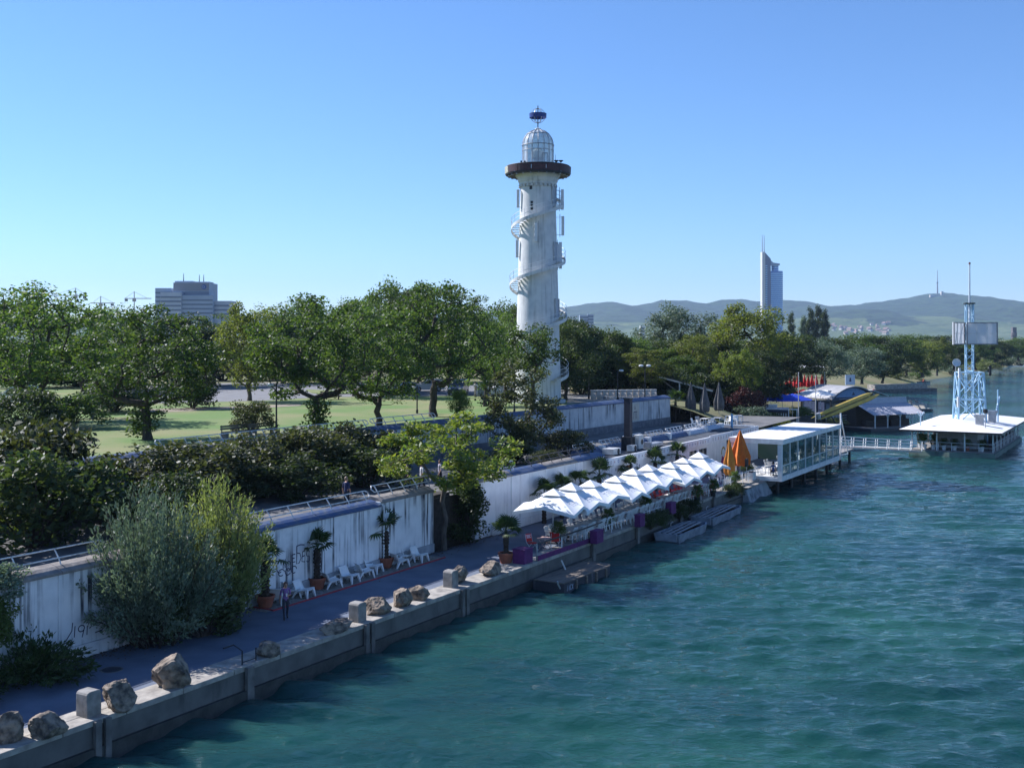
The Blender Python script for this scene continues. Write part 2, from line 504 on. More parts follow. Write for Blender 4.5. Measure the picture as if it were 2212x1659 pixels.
# ------------------------------------------------------------------ hills beyond the city
ridge = [(-6000,700),(-2500,694),(-500,690),(700,686),(1000,680),(1150,668),(1230,663),(1270,656),(1320,652),(1368,661),(1400,656),(1430,649),(1480,649),(1522,656),(1560,648),(1600,646),(1640,652),(1690,648),(1740,651),(1790,662),(1840,659),(1900,652),(1950,645),(2000,636),(2040,633),(2080,640),(2130,642),(2170,648),(2212,656),(2400,675),(3000,690),(6000,705)]
def hillmat():
    m = bpy.data.materials.new('wooded_hills'); m.use_nodes = True
    t = m.node_tree; b = t.nodes['Principled BSDF']; b.inputs['Roughness'].default_value = 1
    tc = t.nodes.new('ShaderNodeTexCoord')
    def nz(scale, detail=8, st=(1,1,1)):
        mp = t.nodes.new('ShaderNodeMapping'); mp.inputs['Scale'].default_value = st
        t.links.new(tc.outputs['Object'], mp.inputs['Vector'])
        n = t.nodes.new('ShaderNodeTexNoise'); n.inputs['Scale'].default_value = scale; n.inputs['Detail'].default_value = detail
        t.links.new(mp.outputs[0], n.inputs['Vector']); return n
    wood_ = nz(.02, 9)
    r1 = t.nodes.new('ShaderNodeValToRGB')
    r1.color_ramp.elements[0].position = .38; r1.color_ramp.elements[0].color = (.014,.030,.014,1)
    r1.color_ramp.elements[1].position = .62; r1.color_ramp.elements[1].color = (.035,.065,.024,1)
    t.links.new(wood_.outputs['Fac'], r1.inputs[0])
    vor = t.nodes.new('ShaderNodeTexVoronoi'); vor.inputs['Scale'].default_value = .006
    t.links.new(tc.outputs['Object'], vor.inputs['Vector'])
    r2 = t.nodes.new('ShaderNodeValToRGB')
    r2.color_ramp.elements[0].color = (.045,.08,.025,1); r2.color_ramp.elements[1].color = (.12,.15,.055,1)
    t.links.new(vor.outputs['Color'], r2.inputs[0])
    sx = t.nodes.new('ShaderNodeSeparateXYZ'); t.links.new(tc.outputs['Object'], sx.inputs[0])
    pat = nz(.0022, 6)
    ma = t.nodes.new('ShaderNodeMath'); ma.operation = 'MULTIPLY_ADD'; ma.inputs[1].default_value = 230; ma.inputs[2].default_value = -35
    t.links.new(pat.outputs['Fac'], ma.inputs[0])
    gt = t.nodes.new('ShaderNodeMath'); gt.operation = 'GREATER_THAN'
    t.links.new(ma.outputs[0], gt.inputs[0]); t.links.new(sx.outputs['Z'], gt.inputs[1])
    mx = t.nodes.new('ShaderNodeMix'); mx.data_type = 'RGBA'
    t.links.new(gt.outputs[0], mx.inputs['Factor']); t.links.new(r1.outputs[0], mx.inputs['A']); t.links.new(r2.outputs[0], mx.inputs['B'])
    t.links.new(mx.outputs['Result'], b.inputs['Base Color'])
    bp = t.nodes.new('ShaderNodeBump'); bp.inputs['Strength'].default_value = 1; bp.inputs['Distance'].default_value = 14
    t.links.new(wood_.outputs['Fac'], bp.inputs['Height']); t.links.new(bp.outputs[0], b.inputs['Normal'])
    return m
HY0, HY1 = 3300.0, 6200.0
def ridge_v(u):
    for (a, va), (b, vb) in zip(ridge, ridge[1:]):
        if u <= b:
            f = (u - a) / (b - a); f = f * f * (3 - 2 * f) * .6 + f * .4
            return va + (vb - va) * f
    return ridge[-1][1]
def hill_z(x, y):
    u = CX + F * x / HY1
    top = CZ + (HV - ridge_v(u)) / F * HY1
    f = (y - HY0) / (HY1 - HY0)
    if f <= 0: return 4.0
    g = f ** 1.35 if f < 1 else max(0, 1 - (f - 1) * 1.5)
    b = noise.fractal((x * .0011, y * .0011, 2.0), 1.0, 2.0, 5) * 46 * math.sin(min(f, 1) * math.pi) ** .8
    return 4 + (top - 4) * g + b * min(1, f * 3) + (noise.noise((x*.02, y*.02, 0)) * 4 + noise.noise((x*.05, y*.05, 5)) * 4 if f > .8 else 0)
hx = np.linspace(-5200, 6400, 420); hy = np.concatenate([np.linspace(HY0 - 100, HY1, 90), np.linspace(HY1 + 120, HY1 + 900, 8)])
hv = [(x, y, hill_z(x, y)) for x in hx for y in hy]
k = len(hy)
hf = [(i*k+j, (i+1)*k+j, (i+1)*k+j+1, i*k+j+1) for i in range(len(hx)-1) for j in range(k-1)]
struct('hills', MB().add(hv, hf), hillmat(), smooth=True)

# ------------------------------------------------------------------ quay wall with its edge slabs and posts
quay = thing('quay_wall', 'long grey concrete quay edge with pale slabs along the water', 'quay', Q(24, 0, 0), RQ)
def ql(s, w):                                           # quay-local
    return s - 24, w
rr = random.Random(3)
s = -20.0
while s < 97:
    L = 2.55
    for (a, b) in [(s, min(s + L - .03, 97))]:
        e0, e1 = qw(a), qw(b)
        for (i0, i1, dz) in [(0.0, .62, 0), (.645, 1.27, 0)]:
            z1 = PZ + .14 + rr.uniform(-.012, .012)
            x0, x1 = a - 24, b - 24
            MB().prism([(x0, e0+i0-.05), (x1, e1+i0-.05), (x1, e1+i1), (x0, e0+i1)], PZ - .06, z1).build('edge_slab', concrete_pale, quay, bevel=.02)
    s += L
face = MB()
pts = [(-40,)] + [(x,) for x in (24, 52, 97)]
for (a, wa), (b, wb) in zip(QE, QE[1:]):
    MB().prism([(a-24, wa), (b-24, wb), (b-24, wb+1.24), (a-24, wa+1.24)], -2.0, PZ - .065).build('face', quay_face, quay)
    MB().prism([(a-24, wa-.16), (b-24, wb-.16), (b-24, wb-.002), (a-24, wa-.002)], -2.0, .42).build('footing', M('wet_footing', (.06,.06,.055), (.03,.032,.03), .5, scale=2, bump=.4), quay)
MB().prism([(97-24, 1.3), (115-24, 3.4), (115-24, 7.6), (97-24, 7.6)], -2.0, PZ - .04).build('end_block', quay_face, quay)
for (s, w) in [(24.8, .55), (39.2, .62), (47.0, .85)]:
    p = MB(); x, y = ql(s, w)
    prof = [(-.29,0),(.29,0),(.29,.76),(.25,.83),(.16,.86),(-.16,.86),(-.25,.83),(-.29,.76)]
    p.add([(x+a, y-.28, PZ+.13+b) for a, b in prof] + [(x+a, y+.28, PZ+.13+b) for a, b in prof],
          [tuple(range(8)), tuple(reversed(range(8,16)))] + [((i+1)%8, i, 8+i, 8+(i+1)%8) for i in range(8)])
    p.build('post', M('post_concrete', (.30,.285,.26), (.19,.18,.165), .9, scale=3, bump=.3), quay, bevel=.02)
    MB().box(x-.30, x-.06, qw(s)-.20, qw(s)-.052, -.6, PZ+.10).build('pilaster', concrete, quay)
    MB().box(x+.10, x+.34, qw(s)-.20, qw(s)-.052, -.6, PZ+.10).build('pilaster', concrete, quay)
for s in (31.7, 62.0, 69.0, 77.0, 84.5):
    x, y = ql(s, qw(s))
    MB().box(x-.18, x+.18, y-.22, y-.052, -.6, PZ+.1).build('pilaster', concrete, quay)
frame = thing('ladder', 'thin dark metal ladder frame standing on the quay edge beside a boulder', 'ladder', Q(31.6, .2, PZ+.14), RQ)
MB().tube([(0,0,-.9),(0,0,.55),(0,.45,.72),(-.55,.45,.72)], .03, 6).build('rail', dkmetal, frame)
MB().tube([(.75,0,-.9),(.75,0,.5)], .03, 6).build('rail', dkmetal, frame)
for z in (-.6, -.25, .1):
    MB().tube([(0,0,z),(.75,0,z)], .02, 5).build('rung', dkmetal, frame)

# ------------------------------------------------------------------ boulders
def boulder(seed, sx, sy, sz, cuts=7):
    rnd = random.Random(seed)
    bm = bmesh.new(); bmesh.ops.create_icosphere(bm, subdivisions=5, radius=1)
    planes = []
    for _ in range(cuts):
        n = Vector((rnd.gauss(0,1), rnd.gauss(0,1), rnd.gauss(.2,.8))).normalized(); planes.append((n, rnd.uniform(.55,.82)))
    off = Vector((seed * 3.1, seed * 1.7, 0))
    for v in bm.verts:
        p = v.co.copy()
        for n, d in planes:
            e = p.dot(n) - d
            if e > 0: p -= n * e * .93
        nn = v.co.normalized()
        p *= 1 + .13 * noise.noise(p * 1.6 + off) + .07 * noise.noise(p * 4 + off) + .035 * noise.noise(p * 9 + off)
        r_ = noise.ridged_multi_fractal(p * 1.3 + off, 1.0, 2.1, 4, 1.0, 2.0)
        p *= 1 - .055 * r_
        v.co = p
    zs = min(v.co.z for v in bm.verts)
    for v in bm.verts:
        v.co = Vector((v.co.x * sx, v.co.y * sy, max((v.co.z + .62) * sz * .74, -.02)))
    me = bpy.data.meshes.new('boulder'); bm.to_mesh(me); bm.free()
    me.materials.append(rock)
    return me
BL = [(11,1598,.62,.55,.95,'large grey boulder cut by the left picture edge on the quay'),
      (105,1588,.62,.58,.80,'rounded split boulder left of the squared concrete post nearest the bottom left corner'),
      (258,1528,.66,.62,1.02,'pale craggy boulder just right of the squared concrete post nearest the bottom left corner'),
      (370,1484,.68,.56,1.28,'tall wedge-topped boulder with a brown sloping crown on the quay edge'),
      (580,1414,.55,.5,.62,'low dark boulder in the shade next to the ladder frame'),
      (727,1362,.95,.5,.52,'long flat dark boulder lying left of the middle concrete post'),
      (815,1323,.66,.55,.78,'pointed boulder just right of the middle concrete post'),
      (866,1308,.55,.52,.95,'upright pitted boulder between two pointed boulders'),
      (900,1294,.58,.45,.72,'leaning sharp-edged boulder behind the upright pitted one'),
      (990,1257,.62,.52,.95,'domed grey boulder behind the farthest concrete post'),
      (1058,1240,.72,.58,.78,'smooth round boulder beside the terracotta pot on the quay')]
for i, (u, v, sx, sy, sz, lab) in enumerate(BL):
    p = gp(u, v, PZ + .14)
    o = put('boulder', boulder(i + 11, sx * 1.12, sy * 1.1, sz * .86), None, (p.x, p.y, PZ + .12), RQ + [0,.4,1.2,2.1,.3,0.05,2.6,.9,1.7,.6,.2][i])
    tag(o, lab, 'boulder', 'boulders along the quay')

# ------------------------------------------------------------------ retaining walls
def wall_line(name, label, T, s0, s1, z0, z1, pmat, cmats, sect, cope_d=.95, plinth=.55, plm=None, jumps=None):
    A = Q(s0, wl(T, s0)); B = Q(s1, wl(T, s1)); A, rz, L = between(A, B)
    root = thing(name, label, 'wall', (A.x, A.y, z0), rz)
    n = max(1, round(L / sect)); d = L / n
    H = z1 - z0
    for i in range(n):
        x0, x1 = i * d + .012, (i + 1) * d - .012
        dz = jumps[i % len(jumps)] if jumps else 0
        MB().box(x0, x1, 0, .4, plinth, H + dz).build('wall_panel', pmat, root)
        MB().box(x0, x1, -.07, .4, -.4, plinth - .012).build('plinth', plm or pmat, root)
        cm = cmats[i % len(cmats)]
        MB().along([(-.10, H+dz+.003), (.9, H+dz+.003), (.9, H+dz+.30), (cope_d-.25, H+dz+.36), (.30, H+dz+.30), (-.10, H+dz+.11)], x0, x1).build('coping', cm, root, bevel=.02)
        if i:
            MB().box(x0 - .16, x0 - .03, -.055, .39, .1, H + dz + .1).build('pilaster', pmat, root)
    return root, rz, d, n
lowA, rzA, dA, nA = wall_line('retaining_wall', 'shaded white lower retaining wall with black streaks beside the promenade', W1, 18.0, 38.8, PZ, 4.72, wallpaint, [greycope, greycope], 5.2, plm=wallpaint)
lowB, rzB, dB, nB = wall_line('retaining_wall', 'white retaining wall behind the lounge chairs and potted palms', W1, 38.8, 54.6, PZ, 4.62, wallpaint, [bluecope, bluecope, greycope], 5.3, plm=M('grey_plinth', (.42,.44,.47), (.28,.30,.33), .9, scale=1.5, bump=.2), jumps=[0, 0, .18])
whiteclean = stained('clean_white_wall', (.74,.76,.78), (.62,.64,.67), (.16,.17,.20), .45, 2.0, .12)
lowC, rzC, dC, nC = wall_line('retaining_wall', 'clean white retaining wall behind the nearest white parasols', W1, 59.2, 78.0, PZ, 4.75, whiteclean, [greycope, bluecope], 4.7, plm=whiteclean)
upA, rzU, dU, nU = wall_line('retaining_wall', 'upper retaining wall below the lawn with brown and blue coping', W2, 20.0, 66.0, TZ, 6.95, wallpaint2, [darkcope, greycope, darkcope, bluecope], 6.6, plm=darkcope)
upB, rzV, dV, nV = wall_line('retaining_wall', 'upper pale grey retaining wall with graffiti below the lighthouse lawn', W2, 66.0, 91.0, TZ, 7.0, wallpaint2, [bluecope], 8.3, plinth=.75, plm=M('upper_plinth', (.17,.18,.20), (.10,.11,.13), .9, scale=2))
upC, rzW, dW, nW = wall_line('retaining_wall', 'upper white streaked retaining wall with a poster board, ending beside the restaurant', W2, 91.0, 117.4, TZ, 7.15, wallpaint2, [bluecope], 6.6, plinth=.75, plm=MATS['upper_plinth'])
# closed end of the upper wall
e = MB().box(0, .4, .4, 9, -.4, 2.8)
pE = Q(117.4, wl(W2, 117.4)); o = e.build('end_return', wallpaint2, upC, loc=(26.45, 0, 0))
# foundations behind both walls
found = MB()
struct('embankment', MB().prism([tuple(Q(s, w + .42)[:2]) for s, w in W1 if s < 100] + [tuple(Q(112, 7.9)[:2]), tuple(Q(112, 19)[:2]), tuple(Q(-40, 22)[:2])], .2, TZ - .02), soil)

def railing(name, label, base, L, n_posts, group, parent_z=0, h=.62, lean=.42, mat=railm):
    (p, rz) = base
    root = thing(name, label, 'railing', p, rz, group)
    step = L / (n_posts - 1)
    def prof(f):                                        # bent bracket: height fraction -> (y, z)
        return (lean * f ** 1.3, h * f)
    for i in range(n_posts):
        x = i * step
        MB().tube([(x, prof(f)[0], prof(f)[1]) for f in (0, .25, .55, .85, 1.0)], .032, 6).build('post', mat, root)
    for f in (.45, .98):
        y, z = prof(f)
        MB().tube([(-.25, y, z), (L + .25, y, z)], .034, 6).build('rail', mat, root)
    y, z = prof(.98); y2, z2 = prof(.45)
    for x, sg in ((-.25, -1), (L + .25, 1)):
        MB().tube([(x, y, z), (x + sg*.14, (y+y2)/2, (z*.75+z2*.25)), (x + sg*.16, (y+y2)/2, (z+z2)/2), (x + sg*.12, y2, (z*.2+z2*.8)), (x, y2, z2)], .034, 6).build('end_loop', mat, root)
    return root
def wl_loc(root, rz, x, y, z):
    p = root.location; c, s_ = math.cos(rz), math.sin(rz)
    return Vector((p.x + x*c - y*s_, p.y + x*s_ + y*c, p.z + z)), rz
def pix_s(u, v, z): 
    p = gp(u, v, z); return p.x * TX + p.y * TY
LR = 'white railings on the wall copings'
railing('wall_railing', 'white two-bar railing on the beige coping at the left picture edge', wl_loc(lowA, rzA, 3.0, .35, 3.8), 9.6, 6, LR)
railing('wall_railing', 'white railing on the coping hidden partly by the willow shrubs', wl_loc(lowA, rzA, 14.2, .35, 3.8), 5.8, 4, LR)
railing('wall_railing', 'white railing on the blue coping right of the pale willow', wl_loc(lowB, rzB, .6, .35, 3.7), 9.2, 7, LR)
railing('wall_railing', 'white railing on grey coping ending at the yellow leafed tree', wl_loc(lowB, rzB, 10.9, .35, 3.9), 5.0, 5, LR)
railing('wall_railing', 'white railing on the clean white wall right of the ivy', wl_loc(lowC, rzC, .4, .35, 3.82), 5.2, 5, LR)
railing('wall_railing', 'dark stained railing on the clean white wall below the bushy tree', wl_loc(lowC, rzC, 8.0, .35, 3.82), 9.0, 7, LR, mat=M('dark_railing', (.16,.14,.13), (.08,.07,.065), .8))
UR = 'pale railings along the lawn edge'
railing('wall_railing', 'pale railing on the upper coping left of the small bush', wl_loc(upA, rzU, 26.6, .35, 2.95), 5.8, 7, UR)
railing('wall_railing', 'pale railing on the upper coping right of the small bush', wl_loc(upA, rzU, 33.2, .35, 2.95), 5.9, 7, UR)
railing('wall_railing', 'pale railing on the upper coping below the tree with a leafy trunk', wl_loc(upA, rzU, 39.9, .35, 2.95), 5.6, 6, UR)
railing('wall_railing', 'pale low railing on the graffiti wall coping', wl_loc(upB, rzV, .6, .35, 3.0), 7.2, 7, UR)

# graffiti and boards (flat paint)
def strokes(name, root, lines, width, sx, sz, ox, oz, y=-.004, mat=graffiti_ink, label=None):
    m = MB()
    for ln in lines:
        m.ribbon([(ox + x * sx, oz + z * sz) for x, z in ln], width, y)
    o = m.build(name, mat, root)
    if label: o['label'] = label
    return o
def arc(cx, cz, rx, rz_, a0, a1, n=9):
    return [(cx + rx * math.cos(R(a0 + (a1 - a0) * i / n)), cz + rz_ * math.sin(R(a0 + (a1 - a0) * i / n))) for i in range(n + 1)]
tag1 = [arc(.10,.38,.09,.22,60,300), [(.20,.62),(.20,.30),(.26,.30),(.26,.62)], [(.20,.48),(.26,.48)], arc(.36,.32,.07,.18,0,360), [(.46,.7),(.46,.42),(.56,.42)], [(.46,.56),(.54,.56)], [(.46,.7),(.56,.7)],
        [(.60,.98),(.60,.32),(.68,.34),(.735,.5),(.70,.68),(.62,.72)], [(.60,.98),(.72,1.0),(.84,.96)], [(.78,.72),(.76,.36),(.86,.32)], [(.77,.54),(.85,.56)], [(.78,.72),(.87,.74)],
        arc(.95,.60,.05,.11,20,250), arc(.95,.40,.055,.11,80,-150), arc(.15,.15,.09,.12,0,300), arc(.34,.12,.08,.12,20,330), arc(.52,.14,.08,.13,0,300)]
strokes('graffiti', lowB, tag1, .055, 2.5, 1.35, 2.0, 1.05, label='dark outlined graffiti letters on white wall')
tag2 = [[(.0,.1),(.16,.55),(.18,.95)], [(.22,.2),(.24,.75)], arc(.40,.55,.08,.16,20,360), [(.48,.6),(.42,.1)], [(.54,.15),(.55,.6)], arc(.60,.6,.06,.14,-90,120), arc(.72,.75,.08,.2,30,220), [(.66,.6),(.9,.62),(1.0,.4),(.95,.2),(.75,.15)], [(-.1,.0),(.05,.06)]]
strokes('graffiti', lowA, tag2, .045, 1.9, .8, 10.6, .75, label='thin dark signature graffiti near the big shrub')
tag3 = [arc(.08,.5,.07,.2,40,320), [(.22,.3),(.22,.8),(.32,.78),(.34,.6),(.22,.55)], arc(.48,.5,.08,.22,0,360), arc(.62,.5,.06,.2,50,310), [(.74,.3),(.78,.8),(.86,.3)]]
strokes('graffiti', upB, tag3, .07, 3.4, 1.2, 17.6, .75)
MB().add([(22.3+.42*math.cos(R(a)), -.006, 1.35+.42*math.sin(R(a))) for a in range(0,360,30)], [tuple(range(12))]).build('graffiti', graffiti_red, upB)
MB().add([(22.3+.18*math.cos(R(a)), -.007, 1.98+.22*math.sin(R(a))) for a in range(0,360,30)], [tuple(range(12))]).build('graffiti', graffiti_red, upB)
tag4 = [[(.0,.9),(.1,.1),(.2,.7),(.3,.1)], [(.36,.1),(.4,.9),(.5,.5),(.42,.45),(.55,.1)], arc(.7,.5,.1,.35,20,340), [(.85,.9),(.85,.1),(1,.1)], [(.85,.5),(1,.55)]]
strokes('graffiti', upB, tag4, .09, 4.6, 1.6, 1.2, .8)
strokes('graffiti', upB, tag3, .08, 4.0, 1.5, 10.8, .9)
board = MB().box(15.3, 18.6, -.05, -.004, .85, 2.72).build('poster_board', M('poster_cream', (.52,.50,.42), (.44,.42,.36), .7, scale=2), upC)
lm = MB()
for x in (16.9, 17.25, 17.6, 17.95):
    lm.ribbon([(x, 1.05), (x, 1.75)], .09, -.052)
lm.ribbon([(17.2, 1.8), (18.1, 1.82)], .08, -.052)
lm.ribbon([(16.0, 1.05), (16.0, 1.75)], .09, -.052); lm.ribbon([(15.7, 1.8), (16.3, 1.8)], .08, -.052)
lm.ribbon([(17.4, 2.15), (17.55, 2.5), (17.7, 2.15), (17.4, 2.15)], .07, -.052)
lm.build('lettering', graffiti_ink, upC)
# ------------------------------------------------------------------ vegetation
lf_green = leafmat('leaf_green', (.038,.080,.020), (.115,.155,.038), .42)
lf_dark = leafmat('leaf_dark', (.024,.044,.016), (.068,.088,.028))
lf_yellow = leafmat('leaf_yellowgreen', (.085,.115,.024), (.18,.19,.042), .42)
lf_willow = leafmat('leaf_willow', (.12,.155,.06), (.24,.26,.11), .35)
lf_grey = leafmat('leaf_greygreen', (.085,.125,.085), (.19,.235,.16), .25, tint=(1.2,1.3,.8))
lf_purple = leafmat('leaf_purple', (.045,.018,.018), (.085,.035,.028), .25, tint=(1.6,.7,.5))
lf_gold = leafmat('leaf_gold', (.06,.11,.022), (.19,.20,.035), .4)
lf_brown = leafmat('leaf_bronze', (.036,.048,.018), (.10,.105,.045), .3)
lf_palm = leafmat('leaf_palm', (.025,.05,.016), (.055,.085,.025), .25)

def leaf_arrays(rng, P, size, up=.6, aspect=.62, droop=None):
    n = len(P)
    d = rng.normal(size=(n, 3)); d[:, 2] *= .6
    if droop is not None: d = d * .35 + droop
    d /= np.linalg.norm(d, axis=1)[:, None] + 1e-9
    nn = rng.normal(size=(n, 3)); nn[:, 2] += up * 2
    sd = np.cross(d, nn); sd /= np.linalg.norm(sd, axis=1)[:, None] + 1e-9
    l = size * rng.uniform(.6, 1.4, n)[:, None]
    w = l * aspect
    V = np.stack([P - d*l*.5, P + sd*w*.5 - d*l*.05, P + d*l*.5, P - sd*w*.5 - d*l*.05], 1).reshape(-1, 3)
    return V
def leaf_mesh(name, V, mat):
    return mesh_np(name, V, np.arange(len(V)).reshape(-1, 4), mat)

def clump_points(rng, c, r, n, flat):
    p = rng.normal(size=(n, 3)); p /= np.linalg.norm(p, axis=1)[:, None]
    rad = r * rng.uniform(.15, 1.0, n)[:, None] ** .55
    p = p * rad
    p[:, 2] *= flat
    return c + p

def tree_meshes(seed, H, th, rx, cb, ncl, clr, per, ls, tr, leaf, barkm, flat=.55, top=1.0, up=.6, droop=None, aspect=.62, lean=.25, low=0):
    rng = np.random.default_rng(seed); rnd = random.Random(seed)
    nodes = [Vector((0,0,0))]; par = [-1]
    for i in range(1, 5):
        nodes.append(Vector((rnd.uniform(-1,1)*lean*i/4, rnd.uniform(-1,1)*lean*i/4, th * i / 4))); par.append(i - 1)
    cz, rzz = (cb + H) / 2, (H - cb) / 2
    targets = []
    while len(targets) < ncl:
        p = Vector((rnd.uniform(-1,1), rnd.uniform(-1,1), rnd.uniform(-1,1)))
        q = math.hypot(math.hypot(p.x, p.y), p.z * (1 if p.z > 0 else 1.0))
        if q > 1 or (q < .5 and rnd.random() < .75): continue
        taper = 1 - (1 - top) * max(0, p.z)
        lump = 1 + .22 * noise.noise((p.x*1.7 + seed*5, p.y*1.7, p.z*1.7))
        targets.append(Vector((p.x * rx * taper * lump, p.y * rx * taper * lump, cz + p.z * rzz * lump)))
    targets.sort(key=lambda t: (t - Vector((0,0,th))).length)
    leafn = []
    for t in targets:
        best, bi = 1e9, 4
        for i, q in enumerate(nodes):
            if i < 3: continue
            dd = (q - t).length + (1.6 * max(0, q.z - t.z + .3))
            if dd < best: best, bi = dd, i
        a = nodes[bi]; d = t - a
        ns = 1 + int(d.length / 1.3)
        last = bi
        for j in range(1, ns + 1):
            f = j / ns
            p = a + d * f + Vector((0, 0, -.16 * d.length * math.sin(f * math.pi) * .5)) + Vector((rnd.gauss(0,1), rnd.gauss(0,1), rnd.gauss(0,1))) * .09 * (1 if j < ns else 0)
            nodes.append(p); par.append(last); last = len(nodes) - 1
        leafn.append(last)
    cnt = [0] * len(nodes)
    for l in leafn:
        k = l
        while k >= 0: cnt[k] += 1; k = par[k]
    tot = max(cnt)
    rad = [max(.022, tr * (c / tot) ** .5) for c in cnt]
    rad[0] = tr * 1.35
    kids = {}
    for i, p in enumerate(par): kids.setdefault(p, []).append(i)
    mb = MB()
    starts = [(0, None)]
    done = set()
    # follow thickest child for each run
    stack = [0]
    while stack:
        st = stack.pop()
        chain = [st] if par[st] < 0 else [par[st], st]
        cur = st
        while kids.get(cur):
            ch = sorted(kids[cur], key=lambda c: -cnt[c])
            for c in ch[1:]: stack.append(c)
            cur = ch[0]; chain.append(cur)
        rs = [rad[i] for i in chain]
        if par[st] >= 0: rs[0] = min(rs[0], rs[1] * 1.25)
        if len(chain) > 1:
            mb.tube([nodes[i] for i in chain], rs, 6 if rs[0] > .08 else 4, cap=False)
    tm = mb.mesh('trunk', barkm, True)
    Ps = []
    for l in leafn:
        c = np.array(nodes[l]); r = clr * rnd.uniform(.7, 1.3)
        Ps.append(clump_points(rng, c, r, int(per * rnd.uniform(.7, 1.3)), flat))
        m = par[l]
        if m > 4: Ps.append(clump_points(rng, np.array(nodes[m]), r * .8, per // 4, flat))
    for _ in range(low):                                  # shoots round the foot of the trunk
        a = rnd.uniform(0, 6.28); Ps.append(clump_points(rng, np.array((math.cos(a)*.8, math.sin(a)*.8, rnd.uniform(.6, 2.6))), .75, per, .8))
    P = np.concatenate(Ps)
    cm = leaf_mesh('crown', leaf_arrays(rng, P, ls, up, aspect, droop), leaf)
    return tm, cm

def bush_meshes(seed, rx, ry, H, ncl, clr, per, ls, leaf, barkm=None, flat=.75, aspect=.62):
    rng = np.random.default_rng(seed); rnd = random.Random(seed)
    mb = MB(); Ps = []
    for _ in range(ncl):
        a = rnd.uniform(0, 6.283); f = rnd.random() ** .5
        h = rnd.random() ** .8
        env = math.sqrt(max(0.05, 1 - (h * .92) ** 2.2))
        x, y, z = rx * f * env * math.cos(a), ry * f * env * math.sin(a), H * (.12 + .83 * h)
        lump = 1 + .25 * noise.noise((x*.7 + seed, y*.7, z*.7)); x *= lump; y *= lump; z *= lump
        Ps.append(clump_points(rng, np.array((x, y, z)), clr * rnd.uniform(.7, 1.3), per, flat))
        if rnd.random() < .3:
            mb.tube([(x*.1, y*.1, 0), (x*.45, y*.45, z*.5), (x, y, z)], [.05, .035, .015], 4, cap=False)
    P = np.concatenate(Ps); P = P[P[:, 2] > .02]
    return mb.mesh('stems', barkm or bark, True), leaf_mesh('foliage', leaf_arrays(rng, P, ls, .5, aspect), leaf)

def shoot_meshes(seed, n, H, spread, per, ls, leaf, base=.6, arch=.5, lean=(0,0)):
    """upright feathery shoots, as on a willow or tamarisk"""
    rng = np.random.default_rng(seed); rnd = random.Random(seed)
    mb = MB(); Ps = []; Ds = []
    for i in range(n):
        a = rnd.uniform(0, 6.283); f = rnd.random() ** .6
        b = Vector((math.cos(a) * base * f, math.sin(a) * base * f, 0))
        h = H * rnd.uniform(.55, 1.0) * (1 - .35 * f * f)
        tip = b + Vector((math.cos(a) * spread * f + lean[0] * h, math.sin(a) * spread * f + lean[1] * h, h))
        pts = []
        for k in range(7):
            t = k / 6
            p = b.lerp(tip, t); p += Vector((math.cos(a), math.sin(a), 0)) * arch * f * math.sin(t * math.pi * .5) - Vector((0, 0, arch * f * t * t))
            pts.append(p)
        if i % 3 == 0: mb.tube(pts, [.035,.03,.025,.02,.015,.012,.008], 4, cap=False)
        for k in range(per):
            t = rnd.uniform(.12, 1.0) ** .8; j = min(5, int(t * 6)); q = pts[j].lerp(pts[j+1], t * 6 - j)
            d = (pts[j+1] - pts[j]).normalized()
            off = Vector((rnd.gauss(0,1), rnd.gauss(0,1), rnd.gauss(0,.6))) * (.20 * (1.15 - t) + .05)
            Ps.append(tuple(q + off)); Ds.append(tuple(d * .8 + off.normalized() * .55))
    P = np.array(Ps); D = np.array(Ds)
    return mb.mesh('stems', bark, True), leaf_mesh('foliage', leaf_arrays(rng, P, ls, .3, .34, D), leaf)

def plant(name, label, cat, meshes, loc, rz=0, sc=(1,1,1), group=None, parts=('trunk', 'crown'), leaf=None):
    root = thing(name, label, cat, loc, rz, group, sc)
    put(parts[0], meshes[0], root)
    c = put(parts[1], meshes[1], root)
    if leaf is not None:
        c.material_slots[0].link = 'OBJECT'; c.material_slots[0].material = leaf
    return root

# broad park trees with open layered crowns (three growths), dense round trees, poplar, willow
# tree_meshes(seed, H, th, rx, cb, ncl, clr, per, ls, tr, leaf, bark, ...)
TA = [tree_meshes(21, 10.5, 2.6, 5.1, 2.3, 100, 1.05, 100, .24, .30, lf_green, bark, .48, .85),
      tree_meshes(22, 10.5, 2.4, 4.9, 2.1, 98, 1.05, 105, .24, .28, lf_green, bark, .45, .8),
      tree_meshes(23, 10.8, 2.7, 4.9, 2.4, 98, 1.1, 105, .24, .30, lf_green, bark, .65, .6)]
TL = tree_meshes(31, 10.3, 2.6, 5.2, 2.3, 98, 1.05, 105, .24, .30, lf_green, bark, .48, .8, low=9)
TD = [tree_meshes(24, 12.0, 2.4, 4.8, 1.7, 96, 1.3, 120, .30, .28, lf_dark, bark, .75, .75),
      tree_meshes(25, 11.0, 2.6, 5.2, 1.6, 96, 1.35, 120, .30, .30, lf_dark, bark, .75, .8)]
TYL = tree_meshes(26, 11.5, 2.4, 5.0, 1.8, 96, 1.15, 125, .28, .30, lf_yellow, bark_pale, .8, .75)
TG = tree_meshes(27, 11.5, 2.2, 5.4, 1.8, 92, 1.2, 125, .28, .30, lf_grey, bark_pale, .85, .7)
TP = tree_meshes(28, 18.0, 1.6, 2.0, 1.0, 80, 1.0, 110, .34, .30, lf_dark, bark, 1.2, .55)
TT = tree_meshes(29, 9.0, 3.8, 3.6, 3.6, 60, .9, 90, .24, .20, lf_yellow, bark, .6, .9)

